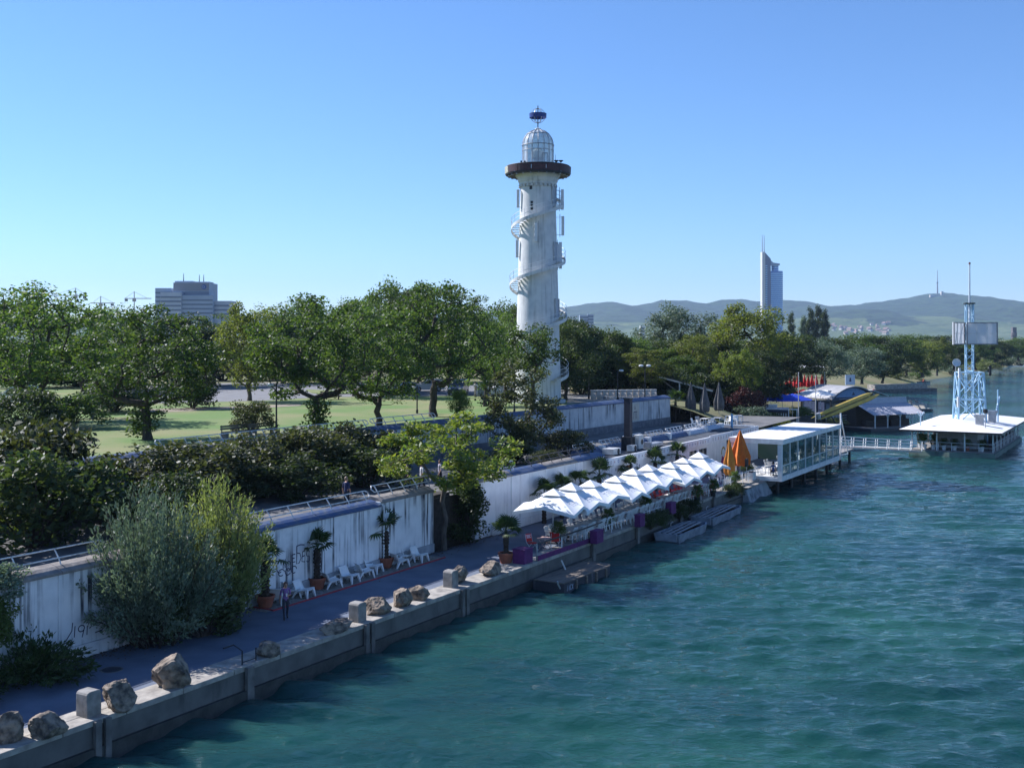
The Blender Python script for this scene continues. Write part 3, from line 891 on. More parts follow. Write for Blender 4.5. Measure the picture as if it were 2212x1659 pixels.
def ptree(kind, u, v, H, label, W=None, rz=None, z=LZ, baseH=None, baseW=None, leaf=None, name='park_tree', group='trees in the riverside park'):
    p = gp(u, v, z)
    hh = baseH or 10.5; ww = baseW or 4.8
    sx = (W or ww * H / hh) / ww
    return plant(name, label, 'tree', kind, (p.x, p.y, z), rz if rz is not None else u * .013, (sx, sx, H / hh), group, leaf=leaf)

ptree(TA[0], 88, 908, 12.2, 'big spreading park tree with dark limbs at the left picture edge', 6.3)
ptree(TL, 319, 950, 9.5, 'spreading lawn tree with leafy shoots round its trunk, left of the lamp post', 5.0, baseH=10.3, baseW=5.0, rz=.4)
ptree(TYL, 539, 866, 11.4, 'slim straight park tree in front of the curving road', 4.0, baseH=11.5, baseW=5.0, leaf=lf_yellow)
ptree(TL, 681, 936, 10.4, 'lawn tree with bushy shoots hiding its trunk, right of the lamp post', 5.0, baseH=10.3, baseW=5.0, rz=2.6)
ptree(TA[1], 818, 919, 9.9, 'lawn tree with a knobbly forked trunk in the middle of the meadow', 4.7, rz=1.0)
ptree(TA[2], 936, 900, 12.4, 'tallest park tree, left of the lighthouse, with a bare straight trunk', 5.2, baseH=10.8, baseW=4.6, rz=2.2)
ptree(TA[1], 1048, 878, 10.2, 'small forked tree between the white van and the lighthouse', 3.7, rz=3.0)
ptree(TA[2], 766, 856, 12.2, 'thin trunked tree standing beside the three walkers', 4.6, baseH=10.8, baseW=4.6, rz=4.0)
ptree(TA[0], 798, 848, 12.6, 'tree behind the middle lawn tree at the road edge', 4.9, rz=1.9)
ptree(TD[0], 879, 846, 13.4, 'dark tree whose trunk stands in front of the blue car', 5.0, baseH=12, baseW=4.6)
ptree(TT, 1150, 888, 8.6, 'tree in front of the lighthouse shaft with foliage covering its foot', 3.5, baseH=9.0, baseW=3.6, leaf=lf_green, rz=.9)
ptree(TD[0], 1120, 852, 11.0, 'dark tree beside the white van behind the lighthouse', 3.8, baseH=12, baseW=4.6)
ptree(TA[0], 1092, 860, 10.4, 'tree closing in on the left side of the lighthouse', 3.6, rz=2.0)
ptree(TD[1], 1222, 864, 8.8, 'dark tree closing in on the right side of the lighthouse', 4.0, baseH=11, baseW=5.2, rz=.7)
# second row behind the road
for i, (u, v, H, W, k, lab) in enumerate([
    (30, 868, 12.0, 6.5, 0, 'leafy tree behind the big tree at the left edge'),
    (180, 850, 11.5, 6.0, 1, 'tree under the left construction crane'),
    (255, 842, 11.2, 6.0, 2, 'tree left of the office block behind the park'),
    (385, 836, 10.8, 6.4, 0, 'tree standing in front of the grey office block'),
    (462, 832, 11.0, 6.2, 1, 'yellowish tree right of the office block'),
    (612, 828, 11.8, 6.2, 2, 'rounded tree behind the lamp post lawn'),
    (655, 826, 13.6, 6.0, 0, 'tall tree poking up above the road left of centre'),
    (730, 824, 12.2, 6.4, 1, 'tree behind the walkers at the far kerb'),
    (845, 826, 16.0, 6.2, 2, 'tall rounded tree behind the blue car'),
    (905, 824, 16.2, 6.0, 0, 'rear tree left of the tallest park tree'),
    (1010, 826, 14.6, 5.6, 1, 'rear tree over the dark van'),
    (1080, 828, 12.6, 5.4, 2, 'rear tree just left of the lighthouse shaft')]):
    kind = [TD[0], TA[1], TD[1]][k]; bh, bw = [(12, 4.6), (10.5, 4.7), (11, 5.2)][k]
    ptree(kind, u, v, H, lab, W, baseH=bh, baseW=bw, rz=i * 1.3, leaf=[lf_green, lf_yellow, lf_green, lf_dark][i % 4] if i in (3, 4) else lf_green, group='trees beyond the park road')
# shrubs of the dark understorey
BA = bush_meshes(41, 2.6, 2.6, 3.2, 52, .75, 110, .22, lf_dark)
BB = bush_meshes(42, 3.0, 2.4, 3.0, 56, .75, 110, .20, lf_brown)
BC = bush_meshes(43, 2.2, 2.2, 2.6, 44, .65, 110, .18, lf_green)
def shrub(kind, loc, sc, label, rz=0, leaf=None, group='shrubs', name='shrub'):
    return plant(name, label, 'shrub', kind, loc, rz, sc, group, ('stems', 'foliage'), leaf)
def gshrub(kind, u, v, z, sc, label, **k):
    p = gp(u, v, z); return shrub(kind, p, sc, label, **k)
gshrub(BA, 415, 882, LZ, (1.1,1.1,1.1), 'dark round shrub on the lawn edge behind the leafy-trunk tree', rz=.5, leaf=lf_dark)
gshrub(BA, 245, 890, LZ, (1.5,1.3,1.0), 'dark shrub under the big left park trees', rz=1.5, leaf=lf_dark)
for i, (u, v, sx, sz, lab) in enumerate([(480,822,3.6,1.6,'dark hedge mass beyond the road bend'),(600,820,3.6,1.6,'dark hedge behind the slim straight tree'),(720,818,3.4,1.5,'dark hedge behind the three walkers'),
    (60,838,3.6,1.7,'dark hedge at the far left under the trees'),(170,834,3.4,1.6,'dark hedge left of the office block'),(300,830,3.4,1.6,'dark hedge below the office block'),(860,818,3.2,1.4,'dark hedge behind the blue car'),(1020,816,3.2,1.5,'dark hedge behind the vans')]):
    gshrub(BA, u, v, LZ, (sx, 1.6, sz), lab, rz=0, leaf=lf_dark, group='hedges beyond the road', name='hedge')
gshrub(BC, 545, 938, LZ, (.85,.85,.9), 'small open bush beside the wooden bench on the lawn', leaf=lf_brown)
gshrub(BC, 990, 900, LZ, (.5,.5,.9), 'small pointed green bush at the lawn edge behind the yellow tree', leaf=lf_green, rz=1)

gshrub(BA, 60, 935, LZ, (1.3,1.1,1.0), 'leafy dark shrub on the lawn edge at the far left', rz=2.2, leaf=lf_dark)
gshrub(BC, 150, 925, LZ, (1.4,1.2,1.0), 'shrub on the lawn edge below the big left tree', rz=.2, leaf=lf_green)
# terrace planting between the two walls
for i, (s, w, sx, sy, sz, kind, lf, lab) in enumerate([
    (27, 17.0, 2.0, 1.3, 1.4, BA, lf_dark, 'tall dark terrace thicket at the left picture edge'),
    (33, 14.6, 1.7, 1.2, 1.35, BB, lf_dark, 'black shaded thicket behind the left railing'),
    (36, 18.5, 1.8, 1.4, 1.6, BA, lf_brown, 'bronze leafed thicket below the big left tree'),
    (41.5, 17.2, 1.5, 1.4, 1.15, BB, lf_brown, 'dark bush behind the blue-grey willow'),
    (46.5, 18.0, 1.5, 1.3, 1.05, BA, lf_brown, 'dark terrace bush behind the pale willow'),
    (51.0, 18.2, 1.35, 1.3, 1.1, BB, lf_brown, 'bronze bush below the brown upper coping'),
    (55.5, 18.2, 1.35, 1.3, 1.12, BA, lf_brown, 'bushy dark shrub behind the terrace walkers'),
    (60.0, 17.8, 1.4, 1.2, 1.18, BB, lf_brown, 'rounded dark shrub left of the graffiti wall'),
    (64.0, 18.0, .9, .9, .8, BA, lf_dark, 'last dark shrub before the graffiti wall'),
    (39.0, 12.6, 1.2, 1.0, .9, BB, lf_dark, 'dark low shrub behind the left end of the blue coping'),
    (57.0, 14.6, 1.3, 1.0, .75, BA, lf_dark, 'dark low shrub next to the man at the railing'),
    (50.5, 14.6, 1.3, 1.0, .8, BB, lf_dark, 'dark low shrub left of the terrace walkers')]):
    shrub(kind, Q(s, w, TZ), (sx, sy, sz), lab, rz=i * .9, leaf=lf, group='terrace shrubs')

# willow and tamarisk growing against the lower wall
W1m = shoot_meshes(51, 360, 5.0, 2.0, 105, .16, lf_grey, .9, .9, lean=(.10, .0))
W2m = shoot_meshes(52, 340, 4.9, 1.6, 95, .15, lf_willow, .8, .5)
plant('tamarisk_shrub', 'tall feathery blue-grey shrub arching over the promenade wall', 'shrub', W1m, Q(32.3, 5.8, PZ), 2.2, (.95,.9,1.48), None, ('stems', 'foliage'))
plant('willow_shrub', 'pale green willow shrub with upright shoots in front of the white wall', 'shrub', W2m, Q(36.0, 6.1, PZ), .4, (1.0,.88,1.42), None, ('stems', 'foliage'))
W3m = bush_meshes(53, 1.5, 1.2, 1.9, 46, .5, 120, .15, lf_dark)
shrub(W3m, Q(34.2, 5.0, PZ), (1.9, .8, 1.2), 'dark undergrowth at the foot of the tall willow shrubs', leaf=lf_dark, rz=RQ)
shrub(W3m, Q(25.6, 6.9, 4.3), (1.0, .7, .65), 'pale leaved shrub spilling over the coping at the left edge', leaf=lf_grey, rz=1)
shrub(W3m, Q(25.2, 6.4, 2.7), (.8, .35, .9), 'creeper hanging down the white wall at the left edge', leaf=lf_green, rz=RQ)
# pinnate weed-tree at the foot of the wall
SU = shoot_meshes(54, 70, 1.9, 1.3, 70, .20, lf_palm, .3, .8)
plant('sumac_shrub', 'spreading green sumac growing at the wall foot in the bottom left', 'shrub', SU, Q(26.4, 5.8, PZ), 0, (1.1,1.0,1.15), None, ('stems', 'foliage'))
plant('sumac_shrub', 'small sumac cut by the left picture edge', 'shrub', SU, Q(23.0, 5.4, PZ), 2, (.8,.8,.7), None, ('stems', 'foliage'))

# tree of heaven with yellowing leaves in front of the two walls
YT = tree_meshes(61, 7.4, 3.4, 3.3, 3.2, 40, .8, 150, .26, .13, lf_gold, bark_pale, .42, 1.0, aspect=.4)
p = Q(55.4, 7.0, PZ)
plant('yellowing_tree', 'slender yellowing tree rising past the gap in the white wall', 'tree', YT, p, .7, (1.22,1.22,1.13), None)
IV = bush_meshes(62, 1.5, 1.0, 4.2, 60, .5, 130, .18, lf_dark, flat=.9)
shrub(IV, Q(58.3, 7.1, PZ), (1.1, 1.0, 1.0), 'dark ivy mass filling the gap in the white wall', rz=RQ, leaf=lf_dark, name='ivy')
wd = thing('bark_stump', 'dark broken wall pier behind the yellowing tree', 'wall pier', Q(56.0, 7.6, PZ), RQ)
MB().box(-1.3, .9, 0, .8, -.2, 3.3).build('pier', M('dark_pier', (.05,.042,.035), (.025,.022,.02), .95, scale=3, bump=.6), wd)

# bushy tree on the terrace before the pale upper wall
BT = tree_meshes(63, 7.2, 1.6, 3.2, .8, 60, .75, 140, .22, .16, lf_brown, bark, .7, .7)
plant('terrace_tree', 'bushy bronze-green tree on the terrace in front of the lighthouse wall', 'tree', BT, Q(77.5, 14.8, TZ), 1.0, (1.05,1.05,1.05), None)
shrub(BB, Q(73.5, 12.8, TZ), (.9,.8,.5), 'low dark bush left of the bushy terrace tree', leaf=lf_dark, rz=1.2)
shrub(BA, Q(80.5, 11.8, TZ), (.9,.8,.62), 'low dark bush behind the dark stained railing', leaf=lf_brown, rz=2.2)
shrub(BC, Q(72.2, 9.4, TZ+.4), (.8,.4,.35), 'weeds growing over the clean white wall', leaf=lf_brown, rz=RQ)

# trees right of the lighthouse and along the far bank
def btree(kind, u, v, z, H, W, bh, bw, label, leaf=None, rz=0, group='trees along the river bank'):
    return ptree(kind, u, v, H, label, W, rz, z, bh, bw, leaf, 'bank_tree', group)
btree(TD[1], 1245, 848, LZ, 9.2, 4.9, 11, 5.2, 'dark round tree just right of the lighthouse foot', rz=.3)
btree(TD[0], 1218, 842, LZ, 10.4, 4.2, 12, 4.6, 'dark tree rising behind the lighthouse', rz=2)
btree(TD[1], 1310, 844, LZ, 8.2, 4.8, 11, 5.2, 'dark leafy tree behind the paved court', rz=1.3)
btree(TD[0], 1358, 840, LZ, 7.4, 4.2, 12, 4.6, 'deep green tree in the dark belt right of the lighthouse', rz=.9, leaf=lf_green)
btree(TA[1], 1392, 852, LZ, 6.0, 3.6, 10.5, 4.7, 'lighter green tree behind the streaked upper wall', rz=.9, leaf=lf_yellow)
btree(TD[1], 1428, 838, LZ, 6.6, 4.2, 11, 5.2, 'dark tree behind the wooden shelter', rz=4)
btree(TG, 1462, 822, 6.6, 13.2, 7.4, 11.5, 5.4, 'large grey-green willow in the background left of the yellow-green tree', rz=1)
btree(TA[2], 1495, 846, 6.4, 8.2, 3.6, 10.8, 4.6, 'fresh green sumac-like tree below the grey-green willow', leaf=lf_yellow, rz=2)
btree(TYL, 1622, 834, 6.4, 13.2, 6.9, 11.5, 5.0, 'large yellow-green tree in front of the glass skyscraper', rz=.6)
btree(TYL, 1592, 872, 5.4, 7.2, 3.2, 11.5, 5.0, 'golden green tree behind the grey parasols', rz=2.8, leaf=lf_gold)
btree(TD[1], 1640, 866, 5.0, 7.0, 3.4, 11, 5.2, 'dark green tree above the purple bush', rz=1)
btree(TD[1], 1690, 838, 5.5, 8.2, 5.0, 11, 5.2, 'dark tree between the yellow-green tree and the poplars', rz=3.3)
btree(TD[0], 1545, 836, 6.4, 7.0, 4.0, 12, 4.6, 'dark tree under the crown of the yellow-green tree', rz=3)
shrub(BB, gp(1607, 905, 3.6), (1.15,1.0,1.25), 'dark purple-leaved bush beside the blue parasols', leaf=lf_purple, rz=.4, name='purple_bush')
for i, (u, v, z, H, W, k, lab) in enumerate([(1272,838,LZ,8.6,4.6,0,'dark filler tree behind the lamp post of the paved court'),(1335,835,LZ,7.6,4.6,1,'dark tree right of the paved court lamp'),(1408,834,LZ,7.0,4.4,0,'dark tree behind the double lamp post'),
    (1450,846,LZ-.4,6.2,3.6,1,'leafy tree behind the timber shelter roof'),(1512,830,6.2,8.2,5.0,0,'dark tree at the foot of the grey-green willow'),(1560,826,6.2,9.0,5.0,1,'dark tree left below the yellow-green tree'),(1668,826,5.8,9.6,5.2,0,'dark tree right below the yellow-green tree'),(1475,858,6.0,5.6,3.2,1,'small leafy tree above the grey parasols')]):
    ptree([TD[1], TD[0]][k], u, v, H, lab, W, i*1.3, z, (11,12)[k], (5.2,4.6)[k], [lf_dark, lf_green][i % 2], 'bank_tree', 'trees along the river bank')
for i, (u, v, z, sc, lab) in enumerate([(1255,852,LZ,1.3,'dark shrub left behind the paved court'),(1300,849,LZ,1.4,'dark shrub behind the stone benches'),(1350,848,LZ,1.4,'dark shrub behind the right stone benches'),(1400,848,LZ,1.3,'dark shrub beside the double lamp post'),(1445,858,6.2,1.2,'dark shrub at the end of the upper wall'),(1485,872,5.4,1.2,'dark shrub behind the left grey parasol'),(1520,874,5.2,1.25,'dark shrub behind the middle grey parasol'),(1548,880,4.9,1.2,'dark shrub behind the right grey parasol'),(1575,866,5.2,1.3,'dark shrub under the golden green tree'),(1640,872,4.4,1.3,'dark shrub left of the red open parasol'),(1672,862,4.4,1.3,'dark shrub behind the blue parasols')]):
    gshrub(BA, u, v, z, (sc*1.2, sc, sc*.95), lab, leaf=lf_dark, rz=i*.8, group='dark shrubs right of the lighthouse')
# poplars
for i, (u, v0, Y, H, W, lab) in enumerate([(1709,733,520,17.6,1.9,'single slim dark poplar right of the skyscraper'),(1737,733,520,16.2,2.2,'left poplar of the broad poplar group'),(1752,735,515,19.4,2.4,'tall middle poplar of the broad poplar group'),(1768,735,520,20.4,2.4,'tallest poplar of the group'),(1781,737,515,18.6,2.2,'right end poplar of the group'),(1664,735,530,17.0,2.3,'poplar overlapping the skyscraper foot')]):
    p = at(u, v0 + 15, Y)
    plant('poplar', lab, 'tree', TP, (p.x, p.y, 5.5), i * 1.1, (W/1.9, W/1.9, H / 18.0 * 1.18), 'poplars', leaf=lf_grey if i == 1 else lf_dark)
# round trees on the near bank lawn and the long belt behind
for i, (u, v, z, H, W, k, lab) in enumerate([
    (1782, 833, 4.2, 9.6, 5.4, 0, 'round olive willow left on the bank meadow'),
    (1862, 830, 4.2, 8.2, 5.6, 0, 'round willow with split trunk on the bank meadow'),
    (1906, 828, 3.6, 7.6, 5.0, 2, 'dark willow at the head of the jetty'),
    (1730, 826, 5.6, 9.0, 5.4, 2, 'dark tree behind the red parasols'),
    (1800, 806, 5.6, 8.6, 6.4, 2, 'rear belt tree over the bank meadow'),
    (1850, 800, 5.6, 9.4, 6.8, 1, 'rear belt tree in the middle of the wood'),
    (1900, 798, 5.6, 9.0, 6.8, 2, 'dark rear belt tree beside the meadow'),
    (1945, 796, 5.2, 9.4, 7.2, 1, 'rear belt tree left of the bright bank tree'),
    (1992, 815, 2.4, 11.0, 6.6, 3, 'bright green bank tree left of the lattice mast'),
    (2024, 812, 2.2, 12.2, 5.4, 3, 'tall bright bank tree behind the lattice mast'),
    (2060, 800, 3.5, 9.5, 6.4, 2, 'dark bank tree behind the display boxes'),
    (2105, 790, 3.6, 9.4, 6.8, 1, 'bank tree right of the display boxes'),
    (2150, 786, 3.6, 9.6, 7.6, 2, 'far bank tree near the right edge'),
    (2200, 780, 3.6, 10.2, 8.8, 1, 'far bank tree at the right edge'),
    (2240, 776, 3.6, 10.5, 9.6, 2, 'last far bank tree cut by the right edge'),
    (1958, 812, 2.6, 6.0, 6.5, 0, 'silvery bank willow bush at the water'),
    (1970, 776, 5.2, 10.0, 10.4, 1, 'distant belt tree over the river left of the mast'),
    (2040, 772, 5.2, 10.0, 11.2, 2, 'distant belt tree behind the mast'),
    (2120, 768, 5.2, 10.4, 12.0, 1, 'distant belt tree right of the mast')]):
    kind = [TG, TD[1], TD[0], TYL][k]; bh, bw = [(11.5,5.4),(11,5.2),(12,4.6),(11.5,5.0)][k]
    ptree(kind, u, v, H, lab, W, i * 1.7, z, bh, bw, [lf_grey, lf_green, lf_dark, lf_yellow][k], 'bank_tree', 'trees along the river bank')
for i, (u, v, sx, lab) in enumerate([(1935,822,1.5,'willow scrub right of the jetty'),(1985,818,1.7,'low scrub under the bright bank tree'),(2055,808,2.0,'bank scrub behind the lattice mast'),(2110,800,2.4,'bright bank scrub right of the lattice mast'),(2160,794,2.6,'bank scrub near the right edge'),(2205,790,3.0,'bank scrub at the right edge'),(2135,803,1.8,'low bank scrub at the waterline')]):
    gshrub(BC, u, v, .6, (sx*1.3, sx, sx*.75), lab, leaf=[lf_willow, lf_green, lf_grey][i % 3], rz=i, group='bank scrub', name='bank_shrub')
# a far wood that reads as one mass, below the hills
rng = np.random.default_rng(77)
Ps = []
for i in range(420):
    u = rng.uniform(-900, 2900); Y = rng.uniform(560, 1500)
    if u > 2000 + (Y-560)*.12 and False: continue
    x = (u - CX) / F * Y; s_, n_ = x*TX + Y*TY, x*TY - Y*TX
    if -30.8 - n_ < 60: continue
    h = rng.uniform(5, 8.5); r = rng.uniform(3, 4.5)
    Ps.append(clump_points(rng, np.array((x, Y, 3 + h*.5)), r, 90, .5*h/r))
FW = leaf_mesh('far_wood', leaf_arrays(rng, np.concatenate(Ps), 2.0, .6), lf_dark)
tag(put('far_wood', FW), 'dark distant wood below the hills', 'wood', kind='stuff')

# ------------------------------------------------------------------ palms
def frond_mesh():
    m = MB(); n = 15
    m.tube([(0,0,0),(.22,0,.08),(.42,0,.10)], [.014,.011,.009], 4)
    for i in range(n):
        a = R(-105 + 210 * i / (n - 1)); L = .46 * (1 - .25 * abs(math.sin(a * .5)))
        d = Vector((math.cos(a), math.sin(a), 0)); sd = Vector((-d.y, d.x, 0)) * .035
        b = Vector((.42, 0, .10)); mid = b + d * L * .6 + Vector((0,0,.03)); tip = b + d * L + Vector((0,0,-.08))
        m.add([b, mid - sd, tip, mid + sd], [(0,1,2,3)])
    return m.mesh('frond', lf_palm)
FR = frond_mesh()
def palm(label, loc, trunk_h, scale=1.0, pot=True, seed=0, nf=15, group='fan palms along the wall', rad=.14):
    rnd = random.Random(seed)
    root = thing('potted_palm' if pot else 'fan_palm', label, 'palm', loc, rnd.uniform(0, 6), group)
    z0 = 0
    if pot:
        MB().lathe([(.30,0),(.44,.50),(.47,.50),(.47,.60),(.40,.60),(.39,.52)], 18).build('pot', terracotta, root, smooth=False)
        MB().lathe([(.385,.50),(.385,.53)], 14).build('soil', soil, root); z0 = .5
    m = MB(); k = 16; pr = []
    for i in range(k + 1):
        f = i / k
        pr.append((rad * (1.15 - .25 * f + (.28 if i % 2 else 0)) * (1.25 if .55 < f < .95 else 1), z0 + trunk_h * f))
    m.lathe(pr, 9).build('trunk', palmbark, root)
    for i in range(nf):
        a = i * 2.399 + rnd.uniform(-.3, .3); el = R(rnd.uniform(-25, 75) if i > 3 else rnd.uniform(50, 85))
        o = put('frond', FR, root, (0, 0, z0 + trunk_h - .03), rot=(rnd.uniform(-.4,.4), -el, a), sc=(scale * rnd.uniform(.85, 1.15),) * 3)
    return root
palm('potted palm beside the willow with a thick fibrous trunk', gp(573, 1312, PZ), 1.75, 1.45, True, 1, 18, rad=.17)
palm('potted palm in front of the big graffiti letters', gp(685, 1272, PZ), 1.55, 1.3, True, 2, 14, rad=.14)
palm('potted palm right of the drain pipe with sparse drooping fronds', gp(833, 1226, PZ), 1.55, 1.55, True, 3, 12, rad=.14)
palm('potted palm on the quay in a big terracotta pot beside the purple box', gp(1093, 1216, PZ + .12), 1.05, 1.45, True, 4, 15, rad=.12)
palm('palm on the small white stand left of the parasols', gp(1077, 1143, PZ), 2.0, 1.15, False, 5, 16, rad=.13)
for i, (u, sc) in enumerate([(1174, 1.5), (1219, 1.6), (1264, 1.4), (1303, 1.7), (1363, 1.5), (1418, 1.6), (1466, 1.6)]):
    s = [67.0, 69.6, 72.6, 75.6, 81.2, 86.2, 91.0][i]
    palm(ordinal(i) + ' palm in the row between the white facade and the parasols, counted from the left', Q(s, wl(W1, s) - .75, PZ), [1.95,1.95,2.15,2.45,2.35,2.35,2.5][i], sc, False, 10 + i, 13, rad=.13)
# ------------------------------------------------------------------ lighthouse
lhwhite = stained('lighthouse_white', (.64,.64,.62), (.50,.51,.51), (.20,.20,.20), .55, 2.2, .08, .6, .52, .64)
rust = M('lighthouse_red_band', (.06,.011,.014), (.03,.008,.010), .5, scale=3)
bandcream = M('cream_band', (.52,.50,.42), (.22,.24,.16), .8, scale=5)  # mottled cream for the two left gallery panels, the others are dark red
bluering = M('blue_ring', (.012,.035,.22), (.012,.03,.17), .4)
LHP = Vector((2.9, 124.3, LZ))
lh = thing('lighthouse', 'tall white lighthouse with spiral outside stair, dark gallery ring and cage lantern', 'lighthouse', LHP)
GZ = -LZ                                               # local z = absolute z + GZ
def rad_at(z):                                         # shaft radius at absolute height
    return 2.62 - (z - 6.8) / (31.05 - 6.8) * .68
MB().lathe([(3.1, -.3), (3.1, .28), (2.95, .36)], 40).build('plinth', lhwhite, lh)
MB().lathe([(rad_at(z), z + GZ) for z in np.linspace(7.1, 31.05, 26)], 48, cap=False).build('shaft', lhwhite, lh, smooth=True)
MB().lathe([(1.96, 31.0+GZ), (2.10, 31.05+GZ), (2.12, 31.3+GZ), (2.2, 31.4+GZ), (2.28, 31.75+GZ), (2.5, 32.05+GZ), (2.55, 32.2+GZ)], 48).build('capital', lhwhite, lh, smooth=False)
for i in range(26):                                    # corbel teeth under the capital
    a = 2*math.pi*i/26; r = 2.06
    MB().box(-.10, .10, -.13, .13, -.26, 0).build('corbel', lhwhite, lh, loc=(r*math.cos(a), r*math.sin(a), 31.02+GZ), rz=a)
MB().lathe([(2.5, 32.15+GZ), (3.35, 32.05+GZ), (3.62, 32.15+GZ), (3.62, 32.25+GZ), (2.0, 32.3+GZ)], 56).build('gallery_floor', dkmetal, lh)
NB = 14
for i in range(NB):                                    # gallery band of bent panels
    a0, a1 = 2*math.pi*i/NB + .008, 2*math.pi*(i+1)/NB - .008
    m = MB(); k = 6; ins, outs = [], []
    for zz, rr_ in ((32.27, 3.68), (33.0, 3.72)):
        for j in range(k):
            a = a0 + (a1-a0)*j/(k-1)
            m.v.append((rr_*math.cos(a), rr_*math.sin(a), zz+GZ))
        for j in range(k):
            a = a0 + (a1-a0)*j/(k-1)
            m.v.append(((rr_-.10)*math.cos(a), (rr_-.10)*math.sin(a), zz+GZ))
    for j in range(k-1):
        m.f += [(j, j+1, 2*k+j+1, 2*k+j), (k+j+1, k+j, 3*k+j, 3*k+j+1), (2*k+j, 2*k+j+1, 3*k+j+1, 3*k+j)]; m.m += [0,0,0]
    ang = math.degrees((a0+a1)/2) % 360
    m.build('gallery_panel', bandcream if 165 < ang < 215 else rust, lh)
MB().lathe([(3.50, 33.0+GZ), (3.60, 33.08+GZ), (3.55, 33.14+GZ), (2.9, 33.2+GZ), (1.6, 33.2+GZ)], 56, cap=False).build('gallery_roof', dkmetal, lh)
for a in np.linspace(0, 2*math.pi, 25)[:-1]:
    MB().box(-.12,.12,-.05,.05,-.12,0).build('gallery_lamp', galv, lh, loc=(3.3*math.cos(a), 3.3*math.sin(a), 32.08+GZ), rz=a)
# lantern cage
cage = lh
lantern = MB()
for zz in np.linspace(33.15, 35.5, 5): pass
prof = [(1.70, 33.18+GZ), (1.70, 35.45+GZ)] + [(1.70*math.cos(R(t)), 35.5+1.75*math.sin(R(t))+GZ) for t in range(0, 86, 10)]
lg = lantern.lathe(prof, 32, cap=False).build('lantern_glass', glassmat('milky_glass', (.72,.76,.80), .15, .42), lh, smooth=True)
for i in range(16):
    a = 2*math.pi*i/16
    MB().tube([(1.75*math.cos(a), 1.75*math.sin(a), 33.15+GZ), (1.75*math.cos(a), 1.75*math.sin(a), 35.5+GZ)] +
              [(1.75*math.cos(R(t))*math.cos(a), 1.75*math.cos(R(t))*math.sin(a), 35.5+1.78*math.sin(R(t))+GZ) for t in range(12, 86, 12)], .035, 5).build('lantern_rib', M('lantern_grey', (.36,.37,.40), (.28,.29,.32), .5), lh)
for zz, r in ((33.2, 1.78), (34.9, 1.76), (35.5, 1.79), (36.75, 1.26)):
    MB().tube([(r*math.cos(R(t)), r*math.sin(R(t)), zz+GZ) for t in range(0, 361, 10)], .045 if zz > 35 else .03, 5, cap=False).build('lantern_ring', MATS['lantern_grey'], lh)
dr = MB()
for x0, x1, z0, z1 in ((.42,.48,33.2,34.35), (1.0,1.06,33.2,34.35), (.42,1.06,34.35,34.42)):
    dr.box(x0, x1, -1.86+.35*x0, -1.78+.35*x0, z0+GZ, z1+GZ)
dr.build('lantern_door_frame', MATS['lantern_grey'], lh)
MB().lathe([(.5, 33.2+GZ), (.45, 33.9+GZ), (.7, 34.1+GZ), (.7, 34.8+GZ), (.4, 35.1+GZ), (.1, 35.2+GZ)], 12).build('lamp_apparatus', lhwhite, lh)
MB().lathe([(.28, 37.15+GZ), (.34, 37.25+GZ), (.34, 37.38+GZ), (.14, 37.45+GZ)], 14).build('cupola_cap', lhwhite, lh)
# finial
MB().tube([(0,0,37.4+GZ), (0,0,39.95+GZ)], [.06,.05], 8).build('finial_mast', dkmetal, lh)
MB().lathe([(.95, 38.58+GZ), (.97, 39.06+GZ), (.93, 39.06+GZ), (.91, 38.58+GZ), (.95, 38.58+GZ)], 36, cap=False).build('finial_ring', bluering, lh)
for a in (0, R(60), R(120)):
    MB().tube([(.82*math.cos(R(t))*math.cos(a), .82*math.cos(R(t))*math.sin(a), 38.82+.82*math.sin(R(t))+GZ) for t in range(0, 361, 15)], .03, 5, cap=False).build('finial_hoop', galv, lh)
for a in (0, R(90), R(180), R(270)):
    MB().tube([(0,0,38.8+GZ), (.92*math.cos(a), .92*math.sin(a), 38.8+GZ)], .02, 4).build('finial_spoke', galv, lh)
# spiral stair: angle th = -180 (left) .. 0 (right) passes the side facing the camera (-y)
def stair_z(turn):                                     # absolute height after 'turn' revolutions; turn 0 at the left side
    k = math.floor(turn); f = turn - k
    zl = 7.4 + 6.28 * k
    return zl + (2.75 * f / .5 if f < .5 else 2.75 + 3.53 * (f - .5) / .5)
def spt(turn, r, dz=0):
    a = math.pi + 2*math.pi*turn; return Vector((r*math.cos(a), r*math.sin(a), stair_z(turn) + dz + GZ))
SW = .92
TREAD = MB().box(-.02, SW, -.16, .16, -.05, 0).mesh('tread', lhwhite)
n = 0; t = .35
while t < 3.62:
    p = spt(t, rad_at(stair_z(t)) - .03)
    put('tread', TREAD, lh, p, rz=math.pi + 2*math.pi*t); n += 1
    t += 1 / 30
def ribbon3(t0, t1, rf, z0, z1, th, name, mat):
    m = MB(); N = max(8, int((t1 - t0) * 56))
    for i in range(N + 1):
        t_ = t0 + (t1 - t0) * i / N; r = rf(t_)
        for r_, z_ in ((r, z0), (r + th, z0), (r + th, z1), (r, z1)):
            m.v.append(tuple(spt(t_, r_, z_)))
    for i in range(N):
        for j in range(4):
            j2 = (j + 1) % 4; m.f.append((4*i+j, 4*i+j2, 4*i+4+j2, 4*i+4+j)); m.m.append(0)
    return m.build(name, mat, lh)
outer = lambda t_: rad_at(stair_z(t_)) + SW - .05
